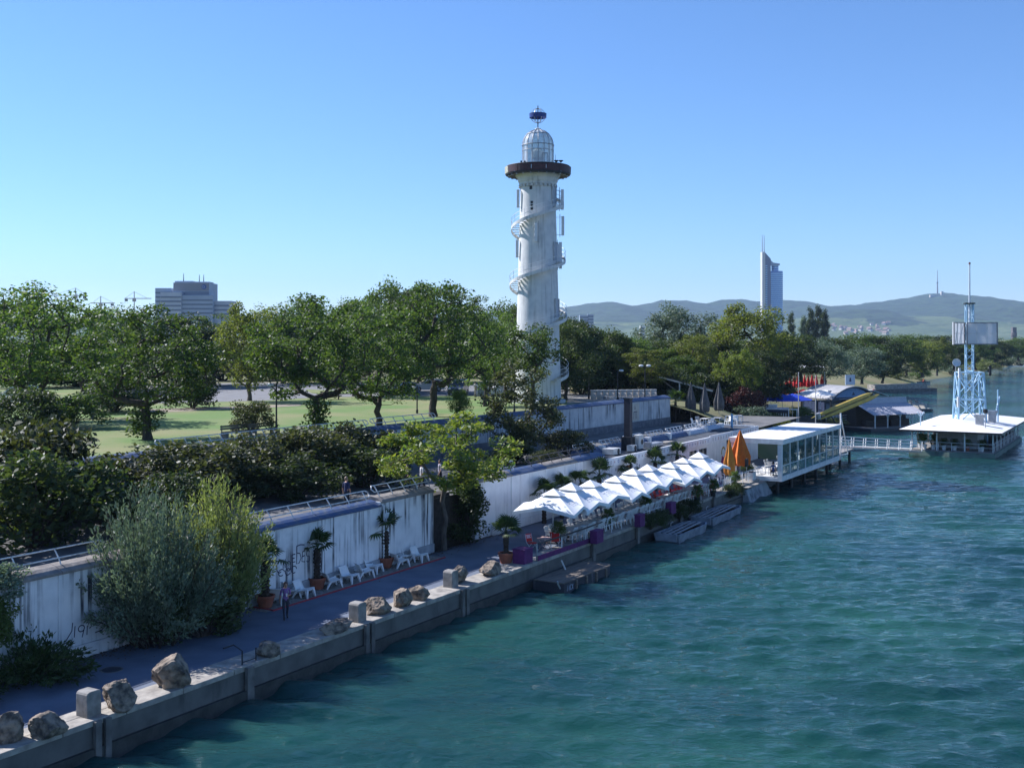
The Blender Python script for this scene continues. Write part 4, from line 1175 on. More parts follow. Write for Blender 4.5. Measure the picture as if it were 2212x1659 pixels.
for t0 in (.35, 1.08, 2.08, 3.08):
    t1 = {.35: 1.08, 1.08: 2.08, 2.08: 3.08, 3.08: 3.62}[t0]
    ribbon3(t0, t1, outer, -.26, .10, .06, 'stair_stringer', lhwhite)
    N = int((t1 - t0) * 40)
    for dz in (.52, 1.0):
        MB().tube([spt(t0 + (t1-t0)*i/N, outer(t0 + (t1-t0)*i/N) + .02, dz) for i in range(N+1)], .024, 4, cap=False).build('stair_rail', white, lh)
    i = t0
    while i < t1:
        MB().tube([spt(i, outer(i) + .02, -.1), spt(i, outer(i) + .02, 1.0)], .024, 4).build('stair_baluster', white, lh)
        i += 1/12
for k in range(1, 4):                                  # landings with doors at the right side
    z = stair_z(k + .46); a = math.pi + 2*math.pi*(k + .46) - .22
    r = rad_at(z)
    d = MB().box(-.42, .42, -.04, .06, 0, 2.0).build('door', M('door_grey', (.42,.44,.48), (.36,.38,.42), .6), lh, loc=((r-.02)*math.cos(a), (r-.02)*math.sin(a), z + .05 + GZ), rz=a + math.pi/2)
    f = MB()
    for x0, x1, z0, z1 in ((-.5,-.43,0,2.07), (.43,.5,0,2.07), (-.5,.5,2.005,2.07)):
        f.box(x0, x1, -.10, .05, z0, z1)
    fo = f.build('door_frame', galv, d)
def on_shaft(u, v, proud=.03):                         # a spot on the front of the shaft, as (local position, outward angle)
    z = CZ + (HV - v) / F * 122.0; x = (u - CX) / F * 122.0 - LHP.x; r = rad_at(z)
    x = max(-r, min(r, x)); y = -math.sqrt(max(0, r*r - x*x))
    a = math.atan2(y, x)
    return ((r+proud)*math.cos(a), (r+proud)*math.sin(a), z + GZ), a
for (u, v) in ((1149, 436), (1149, 443), (1149, 450)):
    p, a = on_shaft(u, v, 0)
    MB().box(-.14,.14,-.03,.04,-.13,.13).build('small_window', black, lh, loc=p, rz=a+math.pi/2)
p, a = on_shaft(1147, 404, 0)
MB().box(-.16,.16,-.03,.05,-.2,.2).build('small_window', black, lh, loc=p, rz=a+math.pi/2)
panelw = M('antenna_white', (.70,.71,.72), (.62,.63,.64), .5)
def antenna(u, v0, v1, off, label, side=0):
    vm = (v0 + v1) / 2
    z0, z1 = CZ + (HV - v1)/F*123, CZ + (HV - v0)/F*123
    zm = (z0+z1)/2; r = rad_at(zm)
    x = (u - CX)/F*123.5 - LHP.x
    if abs(x) < r:
        y = -math.sqrt(r*r - x*x) - .25
    else:
        y = -.6
    root = thing('antenna_panel', label, 'antenna', (LHP.x + x, LHP.y + y, z0), 0, 'radio panels on the lighthouse')
    h = z1 - z0
    MB().box(-.16, .16, -.09, .09, 0, h).build('panel', panelw, root, bevel=.03)
    dx = (-1 if x > 0 else 1)
    MB().tube([(dx*.32, .1, -.15), (dx*.32, .1, h+.25)], .035, 6).build('pole', galv, root)
    for zz in (.1, h - .1):
        MB().tube([(0, .05, zz), (dx*.32, .1, zz), (dx*max(.4, abs(x) - r + .25), .3, zz)] if abs(x) > r else [(0,.05,zz),(dx*.32,.1,zz),(dx*.32,.45,zz)], .022, 5).build('bracket', galv, root)
    return root
antenna(1119, 408, 448, .4, 'upper left radio panel below the gallery on the lighthouse')
antenna(1215, 408, 452, .4, 'upper right radio panel below the gallery on the lighthouse')
antenna(1216, 466, 508, .4, 'second radio panel down on the right of the lighthouse')
antenna(1211, 522, 580, .4, 'long lower right radio panel on the lighthouse')
antenna(1117, 517, 556, .4, 'lower left radio panel on the lighthouse')
antenna(1157, 484, 524, .4, 'radio panel on the middle of the lighthouse front')
antenna(1205, 526, 570, .4, 'inner lower right radio panel on the lighthouse')
# things standing on the gallery
for (u, lab, kind) in ((1126, 'small camera at the left of the lighthouse gallery', 0), (1134, 'second small camera on the left gallery rim', 0), (1212, 'dish on the right gallery rim', 1), (1202, 'floodlight beside the lantern on the right', 1)):
    x = (u - CX)/F*123 - LHP.x
    o = thing('gallery_device', lab, 'device', (LHP.x + x, LHP.y - .8, 33.2))
    MB().tube([(0,0,0),(0,0,.32)], .03, 6).build('stem', dkmetal, o)
    if kind: MB().lathe([(.08,.3),(.30,.5),(.26,.5),(.05,.34)], 10).build('head', dkmetal, o)
    else: MB().box(-.10,.10,-.16,.12,.30,.46).build('head', dkmetal, o, bevel=.02)
o = thing('whip_antenna', 'thin whip antenna right of the lantern cage', 'antenna', (LHP.x + 1.95, LHP.y - .5, 33.2))
MB().tube([(0,0,0),(0,0,1.2)], [.03,.015], 5).build('rod', dkmetal, o)
MB().lathe([(.06,0),(.06,.15)], 8).build('foot', dkmetal, o)
# ------------------------------------------------------------------ promenade bar: parasols, chairs, tables
canvas = M('white_canvas', (.82,.82,.81), (.76,.77,.78), .85, scale=1.5, bump=.15, bscale=3)
printm = M('canvas_print', (.42,.45,.50), (.35,.38,.43), .9)
def canopy(half, z_edge, z_top, cap=.26):
    N = 14; m = MB()
    def zz(x, y):
        d = max(abs(x), abs(y)) / half
        c = min(abs(x), abs(y)) / max(1e-6, max(abs(x), abs(y)))     # 1 on a corner rib, 0 mid-panel
        sag = -.16 * math.sin(d * math.pi) * (1 - c) * .9 - .10 * d * (1 - abs(c)) * .0
        return z_edge + (z_top - z_edge) * (1 - d) + sag - .40 * d ** 1.5 * c
    for i in range(N + 1):
        for j in range(N + 1):
            x, y = -half + 2*half*i/N, -half + 2*half*j/N
            m.v.append((x, y, zz(x, y)))
    for i in range(N):
        for j in range(N):
            a = i*(N+1)+j
            m.f.append((a, a+N+1, a+N+2, a+1)); m.m.append(0)
    return m, zz
def parasol_parts(half=1.72):
    m, zz = canopy(half, 2.40, 3.22)
    me = {'canopy': m.mesh('canopy', canvas, False)}
    c = MB(); k = .33
    c.add([(-half*k,-half*k,2.99),(half*k,-half*k,2.99),(half*k,half*k,2.99),(-half*k,half*k,2.99),(0,0,3.40)], [(0,1,4),(1,2,4),(2,3,4),(3,0,4)])
    me['top_cap'] = c.mesh('top_cap', canvas)
    v = MB()
    for (ax, ay, bx, by) in ((-1,-1,1,-1),(1,-1,1,1),(1,1,-1,1),(-1,1,-1,-1)):
        N = 10; b = len(v.v)
        for i in range(N + 1):
            f = i / N; x = (ax + (bx-ax)*f)*half; y = (ay + (by-ay)*f)*half
            z = zz(x, y); v.v.append((x*1.001, y*1.001, z)); v.v.append((x*1.01, y*1.01, z - .2))
        for i in range(N):
            v.f.append((b+2*i, b+2*i+2, b+2*i+3, b+2*i+1)); v.m.append(0)
    me['valance'] = v.mesh('valance', canvas)
    me['pole'] = MB().tube([(0,0,.05),(0,0,3.4)], .035, 8).mesh('pole', white)
    me['base'] = MB().box(-.4,.4,-.4,.4,0,.09).mesh('base', concrete)
    me['ribs'] = [MB().tube([(0,0,3.02), (sx*half*.97, sy*half*.97, 2.02)], .016, 4).mesh('rib', white) for sx, sy in ((1,1),(1,-1),(-1,1),(-1,-1))]
    # faint script printed on two panels
    pr = MB()
    for (sx, sy) in ((0,-1),(1,0),(0,1),(-1,0)):
        for j in range(3):
            pts = []
            for q in range(12):
                a = -.55 + 1.1*q/11
                d = .60 + .09*j + .035*math.sin(q*2.1 + j*2)
                x, y = (a*half*.6, sy*d*half) if sx == 0 else (sx*d*half, a*half*.6)
                pts.append((x, y, zz(x, y) + .012))
            for q in range(11):
                if (q + j) % 4 == 3: continue
                A, B = Vector(pts[q]), Vector(pts[q+1])
                sd = (Vector((0,.018,0)) if sx == 0 else Vector((.018,0,0)))
                pr.add([A-sd, B-sd, B+sd, A+sd], [(0,1,2,3)])
    me['print'] = pr.mesh('print', printm)
    return me
PM = parasol_parts()
def parasol(label, loc, rz, sc, group):
    root = thing('parasol', label, 'parasol', loc, rz, group, sc)
    c = put('canopy', PM['canopy'], root)
    put('valance', PM['valance'], c); put('top_cap', PM['top_cap'], c); tag(put('print', PM['print'], c), kind='stuff')
    put('pole', PM['pole'], root); put('base', PM['base'], root)
    for r_ in PM['ribs']: put('rib', r_, root)
    return root
US = [60.9 + 3.12*i for i in range(9)]
US = [60.9, 63.4, 66.4, 69.6, 73.0, 75.8, 79.2, 82.6, 86.0]
for i, s in enumerate(US):
    lab = {0: 'nearest white square parasol at the left end of the row', 8: 'farthest white parasol, next to the orange ones'}.get(i, ordinal(i) + ' white square parasol from the left end of the row')
    pr_ = parasol(lab, Q(s, 2.55 + .1*math.sin(i*2), PZ), RQ + [.14,.02,-.03,.05,-.06,.03,0,.04,-.02][i], (1.0,1.16,1.0 + .035*math.sin(i*1.7)), 'white parasols along the quay')
    pr_.rotation_euler[0] = .05*math.sin(i*2.3); pr_.rotation_euler[1] = .05*math.cos(i*1.9)

# monobloc chair
def chair_parts(mat, n='chair'):
    d = {}
    d['seat'] = MB().add([(-.24,-.22,.43),(.24,-.22,.43),(.22,.22,.41),(-.22,.22,.41),(-.24,-.22,.46),(.24,-.22,.46),(.22,.22,.44),(-.22,.22,.44)],[(0,3,2,1),(4,5,6,7),(0,1,5,4),(1,2,6,5),(2,3,7,6),(3,0,4,7)]).mesh('seat', mat)
    b = MB()
    for i in range(5):
        x = -.19 + i*.095
        b.add([(x-.032,.205,.44),(x+.032,.205,.44),(x+.036,.32,.86),(x-.036,.32,.86),(x-.032,.23,.44),(x+.032,.23,.44),(x+.036,.345,.86),(x-.036,.345,.86)],[(0,1,2,3),(7,6,5,4),(0,4,5,1),(3,2,6,7),(0,3,7,4),(1,5,6,2)])
    b.add([(-.25,.31,.80),(.25,.31,.80),(.22,.335,.93),(-.22,.335,.93),(-.25,.345,.80),(.25,.345,.80),(.22,.37,.93),(-.22,.37,.93)],[(0,1,2,3),(7,6,5,4),(0,4,5,1),(3,2,6,7),(0,3,7,4),(1,5,6,2)])
    d['backrest'] = b.mesh('backrest', mat)
    d['legs'] = []
    for sx, sy in ((-1,-1),(1,-1),(-1,1),(1,1)):
        x0, y0 = sx*.22, sy*.20; x1, y1 = sx*.27, sy*.27
        d['legs'].append(MB().add([(x1-.025,y1-.025,0),(x1+.025,y1-.025,0),(x1+.025,y1+.025,0),(x1-.025,y1+.025,0),(x0-.045,y0-.03,.44),(x0+.045,y0-.03,.44),(x0+.045,y0+.03,.44),(x0-.045,y0+.03,.44)],[(0,3,2,1),(4,5,6,7),(0,1,5,4),(1,2,6,5),(2,3,7,6),(3,0,4,7)]).mesh('leg', mat))
    d['arms'] = [MB().add([(sx*.235-.025,-.2,.62),(sx*.235+.025,-.2,.62),(sx*.25+.025,.30,.66),(sx*.25-.025,.30,.66),(sx*.235-.025,-.2,.65),(sx*.235+.025,-.2,.65),(sx*.25+.025,.30,.69),(sx*.25-.025,.30,.69),(sx*.24-.02,-.22,.44),(sx*.24+.02,-.22,.44),(sx*.24+.02,-.18,.44),(sx*.24-.02,-.18,.44)],[(0,3,2,1),(4,5,6,7),(0,1,5,4),(1,2,6,5),(2,3,7,6),(3,0,4,7),(8,9,1,0),(9,10,1),(10,11,0,1),(11,8,0)]).mesh('armrest', mat) for sx in (-1,1)]
    return d
CW, CR = chair_parts(plastic), chair_parts(M('red_plastic', (.55,.025,.02), (.42,.02,.018), .45))
def chair(D, label, loc, rz, group):
    root = thing('chair', label, 'chair', loc, rz, group)
    put('seat', D['seat'], root); put('backrest', D['backrest'], root)
    for l in D['legs']: put('leg', l, root)
    for a in D['arms']: put('armrest', a, root)
    return root
TABLE = {'table_top': MB().box(-.6,.6,-.4,.4,.70,.74).mesh('table_top', plastic), 'leg': MB().box(-.03,.03,-.03,.03,0,.70).mesh('leg', plastic)}
def table(label, loc, rz, group, sc=None, mat=None):
    root = thing('table', label, 'table', loc, rz, group, sc)
    put('table_top', TABLE['table_top'], root)
    for sx in (-.52,.52):
        for sy in (-.32,.32): put('leg', TABLE['leg'], root, (sx, sy, 0))
    return root
rc = random.Random(8)
deck_z = PZ + .14
PLC = {-1.2: 'leftmost', -.45: 'second from left', .35: 'third from left', 1.1: 'rightmost'}
def under(i):
    return 'the nearest parasol' if i == 0 else ('the farthest parasol' if i == 8 else 'the ' + ordinal(i) + ' parasol from the left')
for i, s in enumerate(US):
    red = i in (0, 7, 8) 
    for k in (-.75, .78):
        if i == 0 and k < 0: continue
        ww = qw(s) + 1.75
        table(('left' if k < 0 else 'right') + ' white table under ' + under(i) if i else 'white table under the nearest white parasol', Q(s + k, ww, PZ + (.14 if False else 0)), RQ, 'white tables under the parasols')
    offs = [-1.2, -.45, .35, 1.1]
    for k in offs:
        if i == 0 and k < .3: continue
        useR = red and i != 0 and k > 0
        D = CR if useR else CW
        nm = 'red' if useR else 'white'
        chair(D, PLC[k] + ' ' + nm + ' river-side chair under ' + under(i), Q(s + k + rc.uniform(-.08,.08), qw(s) + .95 + rc.uniform(-.1,.1), PZ + .14), RQ + math.pi + rc.uniform(-.12,.12), nm + ' plastic chairs on the quay edge')
    for k in offs:
        if i == 0 and k < .3: continue
        useR = (i in (6, 7) and k > -1) or (i == 8 and k < .3)
        D = CR if useR else CW
        nm = 'red' if useR else 'white'
        chair(D, PLC[k] + ' ' + nm + ' land-side chair under ' + under(i), Q(s + k + rc.uniform(-.08,.08), qw(s) + 2.65 + rc.uniform(-.12,.12), PZ), RQ + rc.uniform(-.15,.15), nm + ' plastic chairs facing the river')

# red folding chairs at the near end
def folding_chair(label, loc, rz, text=True):
    root = thing('folding_chair', label, 'chair', loc, rz, 'red folding chairs')
    MB().slab([(-.23,.42),(.23,.42),(.23,.46),(-.23,.46)], -.24, .2).build('seat', red_fabric, root)
    b = MB().add([(-.24,.21,.50),(.24,.21,.50),(.24,.33,.95),(-.24,.33,.95),(-.24,.23,.50),(.24,.23,.50),(.24,.35,.95),(-.24,.35,.95)],[(0,1,2,3),(7,6,5,4),(0,4,5,1),(3,2,6,7),(0,3,7,4),(1,5,6,2)]).build('backrest', red_fabric, root)
    if text:
        t_ = MB()
        for r_ in range(3):
            for c_ in range(5 - r_ % 2):
                x = -.17 + c_*.075; f = .45 + r_*.16
                t_.add([(x, .21+.12*f-.004, .50+.45*f), (x+.05, .21+.12*f-.004, .50+.45*f), (x+.05, .225+.12*f-.004, .55+.45*f), (x, .225+.12*f-.004, .55+.45*f)], [(0,1,2,3)])
        t_.build('print', plastic, b)['kind'] = 'stuff'
    for sx in (-1, 1):
        MB().tube([(sx*.25,-.3,0),(sx*.25,.22,.5),(sx*.25,.34,.95)], .015, 5).build('leg', white, root)
        MB().tube([(sx*.24,.32,0),(sx*.24,-.24,.45)], .015, 5).build('leg', white, root)
    return root
p = gp(1172, 1188, PZ+.1)
folding_chair('red chair with white print left of the table under the nearest parasol', Q(58.2, 2.5, PZ), RQ - .3)
folding_chair('red chair right of the small table under the nearest parasol', Q(59.8, 1.7, PZ), RQ + 1.1)
folding_chair('red chair nearest the quay edge, seen from behind', Q(58.8, 1.25, PZ+.14), RQ + 2.2, False)
t = thing('bistro_table', 'small pale folding table between the red chairs', 'table', Q(58.7, 1.9, PZ), RQ)
MB().box(-.35,.35,-.35,.35,.70,.73).build('table_top', M('pink_table', (.55,.36,.32), (.48,.32,.28), .6), t)
for sx in (-1, 1):
    MB().tube([(sx*.28,-.3,0),(sx*.28,.28,.70)], .016, 5).build('leg', MATS['pink_table'], t)
    MB().tube([(sx*.25,.3,0),(sx*.25,-.28,.70)], .016, 5).build('leg', MATS['pink_table'], t)

# quay railings of the bar
pur = M('purple_cloth', (.13,.022,.13), (.085,.016,.09), .8, scale=4)
dr = thing('quay_railing', 'dark sloping rope rail at the near end of the bar terrace', 'railing', Q(55.0, .35, PZ+.14), RQ)
MB().tube([(0,0,.0),(0,0,.98)], .05, 7).build('post', galv, dr)
MB().tube([(3.0,.0,.0),(3.0,.0,.95)], .04, 7).build('post', white, dr)
MB().tube([(6.1,.0,.0),(6.1,.0,.95)], .04, 7).build('post', white, dr)
MB().tube([(0,0,.95),(3,0,.93),(6.1,0,.95),(8.6,.1,.97)], .05, 7).build('handrail', dkmetal, dr)
for (s0, s1, lab) in ((63.8, 75.0, 'thin white quay railing along the middle of the chair row'), (75.4, 87.5, 'thin white quay railing before the red chairs'), (88.0, 96.0, 'white quay railing beside the orange parasols')):
    A, rz_, L = between(Q(s0, qw(s0)+.18, PZ+.14), Q(s1, qw(s1)+.18, PZ+.14))
    root = thing('quay_railing', lab, 'railing', A, rz_, 'white quay railings')
    n = int(L / 1.55)
    for i in range(n + 1):
        MB().tube([(L*i/n,0,0),(L*i/n,0,1.0)], .028, 6).build('post', white, root)
    for z in (.55, .98):
        MB().tube([(0,0,z),(L,0,z)], .026, 6).build('rail', white, root)
kb = thing('purple_kickboard', 'purple cloth strip along the foot of the near bar railing', 'banner', Q(54.9, .22, PZ+.15), RQ)
MB().box(0, 8.4, -.012, .012, 0, .26).build('cloth', pur, kb)
MB().box(0, 8.4, -.02, .02, .262, .285).build('hem', M('purple_hem', (.12,.014,.12), (.09,.012,.09), .8), kb)
def cloth_box(label, s, w, sx, sy, sz, z=PZ+.14):
    o = thing('draped_box', label, 'box', Q(s, w, z), RQ, 'purple draped boxes')
    MB().box(-sx/2, sx/2, -sy/2, sy/2, 0, sz).build('cloth', pur, o, bevel=.04)
    MB().box(-sx/2-.02, sx/2+.02, -sy/2-.02, sy/2+.02, sz-.02, sz+.05).build('lid', pur, o, bevel=.02)
cloth_box('purple draped box at the near end of the bar terrace', 54.1, .75, .95, .8, .78)
cloth_box('purple draped box hung over the quay edge at the first table', 61.7, -.12, .95, .5, .75)
cloth_box('purple draped box hung on the quay edge in mid row', 68.5, .05, .8, .45, .8)
cloth_box('dark purple box on the quay edge before the red chairs', 74.6, .35, .9, .45, .8)
for i, (s, w, lab) in enumerate([(60.4, 1.9, 'dark planter with a leafy shrub between the first tables'), (66.4, 1.4, 'dark planter with a shrub in the chair row near the third parasol'), (73.8, 2.0, 'dark planter shrub below the fifth parasol'), (80.6, .7, 'dark planter with a spiky plant on the far quay edge'), (84.6, .9, 'low planter near the farthest parasol'), (90.5, 1.2, 'planter hedge left of the orange parasols')]):
    root = thing('planter', lab, 'planter', Q(s, w, PZ+.05), RQ, 'dark planters on the bar terrace')
    MB().lathe([(.17,0),(.24,.5),(.26,.5),(.26,.54),(.2,.54)], 10).build('pot', dkmetal, root)
    put('foliage', BC[1], root, (0,0,.45), sc=(.22,.22,.38))
for i, s in enumerate((71.2, 73.2, 76.5, 79.0, 88.5, 90.2)):
    o = plant('hanging_plant', ['hanging greenery on the quay face near the first flat boat', 'trailing plant left of the first flat boat', 'trailing plant above the flat boats', 'trailing greenery above the second flat boat', 'dark bush hanging over the quay by the orange parasols', 'trailing bush at the far quay end'][i], 'plant', BC, Q(s, qw(s) - .15, PZ - .5), i, (.5,.32,.42), 'plants hanging on the quay', ('stems', 'foliage'), lf_dark)

# small timber stand and board by the ivy
st = thing('plant_stand', 'white cross-braced timber stand under the small palm', 'stand', gp(1075, 1148, PZ), RQ)
for x in (-.4, .4):
    for y in (-.25, .25): MB().box(x-.035,x+.035,y-.035,y+.035,0,.85).build('leg', white, st)
MB().box(-.48,.48,-.32,.32,.85,.90).build('top', white, st)
MB().beam((-.4,-.29,.05),(.4,-.29,.82),.03,.05).build('brace', white, st); MB().beam((.4,-.335,.05),(-.4,-.335,.82),.03,.05).build('brace', white, st)
bd = thing('leaning_board', 'white framed menu board leaning at the ivy', 'board', gp(1020, 1160, PZ), RQ + .5)
MB().add([(-.28,-.35,0),(.28,-.35,0),(.28,.15,1.5),(-.28,.15,1.5),(-.28,-.31,0),(.28,-.31,0),(.28,.19,1.5),(-.28,.19,1.5)],[(0,1,2,3),(7,6,5,4),(0,4,5,1),(3,2,6,7),(0,3,7,4),(1,5,6,2)]).build('frame', M('board_pink', (.55,.48,.47), (.5,.44,.43), .7), bd)
MB().add([(-.19,-.336,.06),(.19,-.336,.06),(.19,.11,1.4),(-.19,.11,1.4)],[(0,1,2,3)]).build('panel', white, bd, loc=(0,-.012,0))
fence = thing('picket_gate', 'low white picket fence panel next to the plant stand', 'fence', Q(61.0, 7.0, PZ), RQ)
for i in range(7): MB().box(i*.16, i*.16+.09, 0, .03, 0, .75 + .04*(i % 2)).build('picket', white, fence)
MB().box(-.05, 1.15, .031, .06, .2, .28).build('rail', white, fence); MB().box(-.05, 1.15, .031, .06, .55, .63).build('rail', white, fence)

# ------------------------------------------------------------------ white lounge chairs by the wall
def lounge_parts():
    d = {}
    N = 10; m = MB(); hole = []
    prof = [(-.42,.40),(-.36,.42),(-.15,.37),(.08,.31),(.20,.33),(.30,.48),(.40,.72),(.46,.80)]
    for (y, z) in prof:
        w = .34 - .04 * max(0, z - .4)
        for x in (-w, -w*.9, -w*.45, 0, w*.45, w*.9, w):
            dz = .05 if abs(x) >= w else 0
            m.v.append((x, y - (.05 if abs(x) >= w and z > .45 else 0), z + (dz if z < .45 else 0)))
    for i in range(len(prof) - 1):
        for j in range(6):
            a = i*7 + j; m.f.append((a, a+1, a+8, a+7)); m.m.append(0)
    d['shell'] = m
    d['legs'] = []
    for sx, sy in ((-1,-1),(1,-1),(-1,1),(1,1)):
        tx, ty, tz = sx*.27, (-.36 if sy < 0 else .18), (.40 if sy < 0 else .33)
        bx, by = sx*.36, (-.45 if sy < 0 else .42)
        d['legs'].append(MB().add([(bx-.03,by-.03,0),(bx+.03,by-.03,0),(bx+.03,by+.03,0),(bx-.03,by+.03,0),(tx-.08,ty-.05,tz),(tx+.08,ty-.05,tz),(tx+.08,ty+.08,tz),(tx-.08,ty+.08,tz)],[(0,3,2,1),(4,5,6,7),(0,1,5,4),(1,2,6,5),(2,3,7,6),(3,0,4,7)]).mesh('leg', plastic))
    d['slot'] = None
    return d
LP = lounge_parts(); shell_me = LP['shell'].mesh('shell', plastic, False)
def lounge(label, loc, rz):
    root = thing('lounge_chair', label, 'chair', loc, rz, 'white lounge chairs by the wall')
    o = put('shell', shell_me, root); md = o.modifiers.new('Solid', 'SOLIDIFY'); md.thickness = .035
    for l in LP['legs']: put('leg', l, root)
for (u, v, rz, lab) in [(600,1303,2.2,'white lounge chair half hidden behind the woman in purple'),(632,1288,.9,'white lounge chair left of the second potted palm, nearest the wall'),(656,1289,.4,'white lounge chair just left of the second potted palm'),(716,1268,1.4,'white lounge chair facing sideways right of the second potted palm'),(727,1254,.6,'rear white lounge chair below the graffiti, by the wall'),(754,1257,.3,'white lounge chair leaning beside the drain pipe'),(787,1247,1.3,'white lounge chair turned sideways left of the third potted palm'),(806,1236,.4,'white lounge chair just left of the third potted palm'),(863,1224,1.5,'white lounge chair right of the third potted palm, turned sideways'),(884,1211,.6,'second white lounge chair from the right end by the wall'),(905,1212,.3,'rightmost white lounge chair by the wall end'),(662,1258,2.0,'white lounge chair behind the second potted palm')]:
    p = gp(u, v, PZ + .02)
    lounge(lab, p, RQ + rz - .25)
for (u, v, lab) in [(700,1262,'small white side table next to the second potted palm'),(776,1246,'small white side table left of the third potted palm'),(872,1215,'small white side table right of the third potted palm')]:
    o = thing('side_table', lab, 'table', gp(u, v, PZ + .02), RQ, 'small white side tables')
    MB().lathe([(.26,.36),(.28,.38),(.26,.41)], 14).build('table_top', plastic, o)
    for a in (0.5, 2.07, 3.64, 5.2): MB().tube([(.24*math.cos(a), .24*math.sin(a), 0), (.17*math.cos(a), .17*math.sin(a), .37)], .022, 5).build('leg', plastic, o)
rb = thing('red_border', 'thin red painted border along the lounge chair strip', 'kerb', Q(39.0, 5.55, PZ), RQ + .013)
MB().box(0, 14.6, -.09, 0, 0, .055).build('strip', redline, rb)
MB().box(0, .09, .002, 1.2, 0, .055).build('strip', redline, rb)
pp = thing('drain_pipe', 'white drain pipe with lamp box on the wall joint above the lounge chairs', 'pipe', wl_loc(lowB, rzB, 10.65, -.14, 0)[0], rzB)
MB().tube([(0,0,.1),(0,0,3.5)], .06, 8).build('pipe', white, pp); MB().tube([(.22,0,.1),(.22,0,3.2)], .05, 8).build('pipe', white, pp)
MB().box(-.02,.42,-.08,.08,2.75,3.05).build('lamp_box', white, pp, bevel=.02)
for z in (.9, 2.1): MB().box(-.1,.32,-.075,-.06,z,z+.05).build('clamp', galv, pp)

# litter and covers on the promenade
mh = thing('manhole_cover', 'dark round manhole cover on the promenade in the bottom left', 'manhole cover', gp(241, 1446, PZ), 0)
MB().lathe([(.36,-.02),(.36,.008)], 24).build('cover', M('iron_cover', (.03,.035,.05), (.02,.024,.035), .6, scale=12, bump=.3), mh)
MB().lathe([(.44,-.02),(.44,.004)], 24).build('frame', concrete, mh)
rl = np.random.default_rng(12)
n_ = 2600
S_ = rl.uniform(20, 62, n_); D_ = rl.exponential(.35, n_)
Pl = np.array([tuple(Q(s_, wl(W1, s_) - .06 - min(d_, 2.4), PZ + .02 + .01 * (i_ % 3))) for i_, (s_, d_) in enumerate(zip(S_, D_))])
dl_ = leaf_arrays(rl, Pl, .11, 6.0)
dl_[:, 2] = np.clip(dl_[:, 2], PZ + .008, PZ + .06)
tag(put('leaf_litter', leaf_mesh('leaf_litter', dl_, leafmat('dry_leaf', (.045,.03,.018), (.13,.085,.04), .1))), 'dry brown leaves lying along the foot of the wall', 'leaves', kind='stuff')
# ------------------------------------------------------------------ low restaurant building
s0, s1 = 78.1, 115.0
A, rz, L = between(Q(s0, wl(W1, s0) - .12, PZ), Q(s1, wl(W1, s1) - .12, PZ))
rest = thing('restaurant', 'long low white restaurant with flat dark roof and painted symbols along its fascia', 'building', A, rz)
HR = 3.35
roofm = M('roof_felt', (.075,.085,.10), (.04,.045,.055), .85, scale=1.2, bump=.2)
# wall in pieces round the openings: (x0, x1, z0, z1)
ops = [(3.5, 5.0, .9, 2.5), (17.4, 19.3, .0, 2.4), (19.8, 21.8, .0, 2.4), (27.2, 28.6, 1.1, 2.7), (32.4, 33.4, 1.9, 2.7), (34.0, 36.2, 1.9, 2.7)]
xs = [0] + [v for o in ops for v in o[:2]] + [L]
for i in range(0, len(xs), 2):
    MB().box(xs[i], xs[i+1], 0, .3, -.2, HR - .62).build('wall', whiteclean, rest)
for x0, x1, z0, z1 in ops:
    if z0 > 0: MB().box(x0, x1, .0, .3, -.2, z0).build('wall', whiteclean, rest)
    if z1 < HR - .62: MB().box(x0, x1, .0, .3, z1, HR - .62).build('wall', whiteclean, rest)
    w_ = MB().box(x0+.03, x1-.03, .14, .18, z0, z1-.02).build('window', darkglass, rest)
    f = MB()
    for a, b, c, d in ((x0, x0+.05, z0, z1), (x1-.05, x1, z0, z1), ((x0+x1)/2-.025, (x0+x1)/2+.025, z0, z1)):
        f.box(a, b, .10, .135, c, d)
    f.build('frame', dkmetal, w_)
MB().box(0, 22.4, -.18, -.002, HR - .62, HR + .02).build('fascia', whiteclean, rest)
MB().box(22.42, L, -.08, -.002, HR - .62, HR + .12).build('fascia', whiteclean, rest)
MB().box(0, L, 0, 2.6, HR - .6, HR - .08).build('roof', roofm, rest)
MB().box(L - 6.5, L - .1, .1, 4.4, HR - .075, HR + .0).build('roof', roofm, rest)
MB().box(L - .3, L, .31, 4.4, -.2, HR + .12).build('wall', whiteclean, rest)
MB().box(0, .3, .31, 2.6, -.2, HR + .05).build('wall', whiteclean, rest)
sym = [graffiti_ink, M('symbol_red', (.30,.06,.06), (.25,.05,.05), .7), M('symbol_blue', (.06,.12,.35), (.05,.1,.3), .7)]
for i in range(34):
    x = .5 + i * .66 if i < 33 else 0
    if x > 22: break
    m = MB(); z = HR - .30
    if i % 2: m.add([(x-.09,-.186,z),(x-.03,-.186,z-.04),(x,-.186,z-.17),(x+.03,-.186,z-.04),(x+.09,-.186,z),(x+.03,-.186,z+.04),(x,-.186,z+.17),(x-.03,-.186,z+.04)], [tuple(range(8))])
    else: m.ribbon([(x+.11*math.cos(R(t)), z+.11*math.sin(R(t))) for t in range(0, 361, 30)], .045, -.182)
    m.build('painted_symbol', sym[(i*7) % 3], rest)
for i in range(18):
    x = 23.2 + i * .74
    if x > L - .2: break
    m = MB(); z = HR - .26
    m.add([(x-.08,-.086,z-.14),(x+.08,-.086,z-.14),(x+.03,-.086,z),(x+.08,-.086,z+.14),(x-.08,-.086,z+.14),(x-.03,-.086,z)], [tuple(range(6))])
    m.build('painted_symbol', sym[(i*5) % 3], rest)
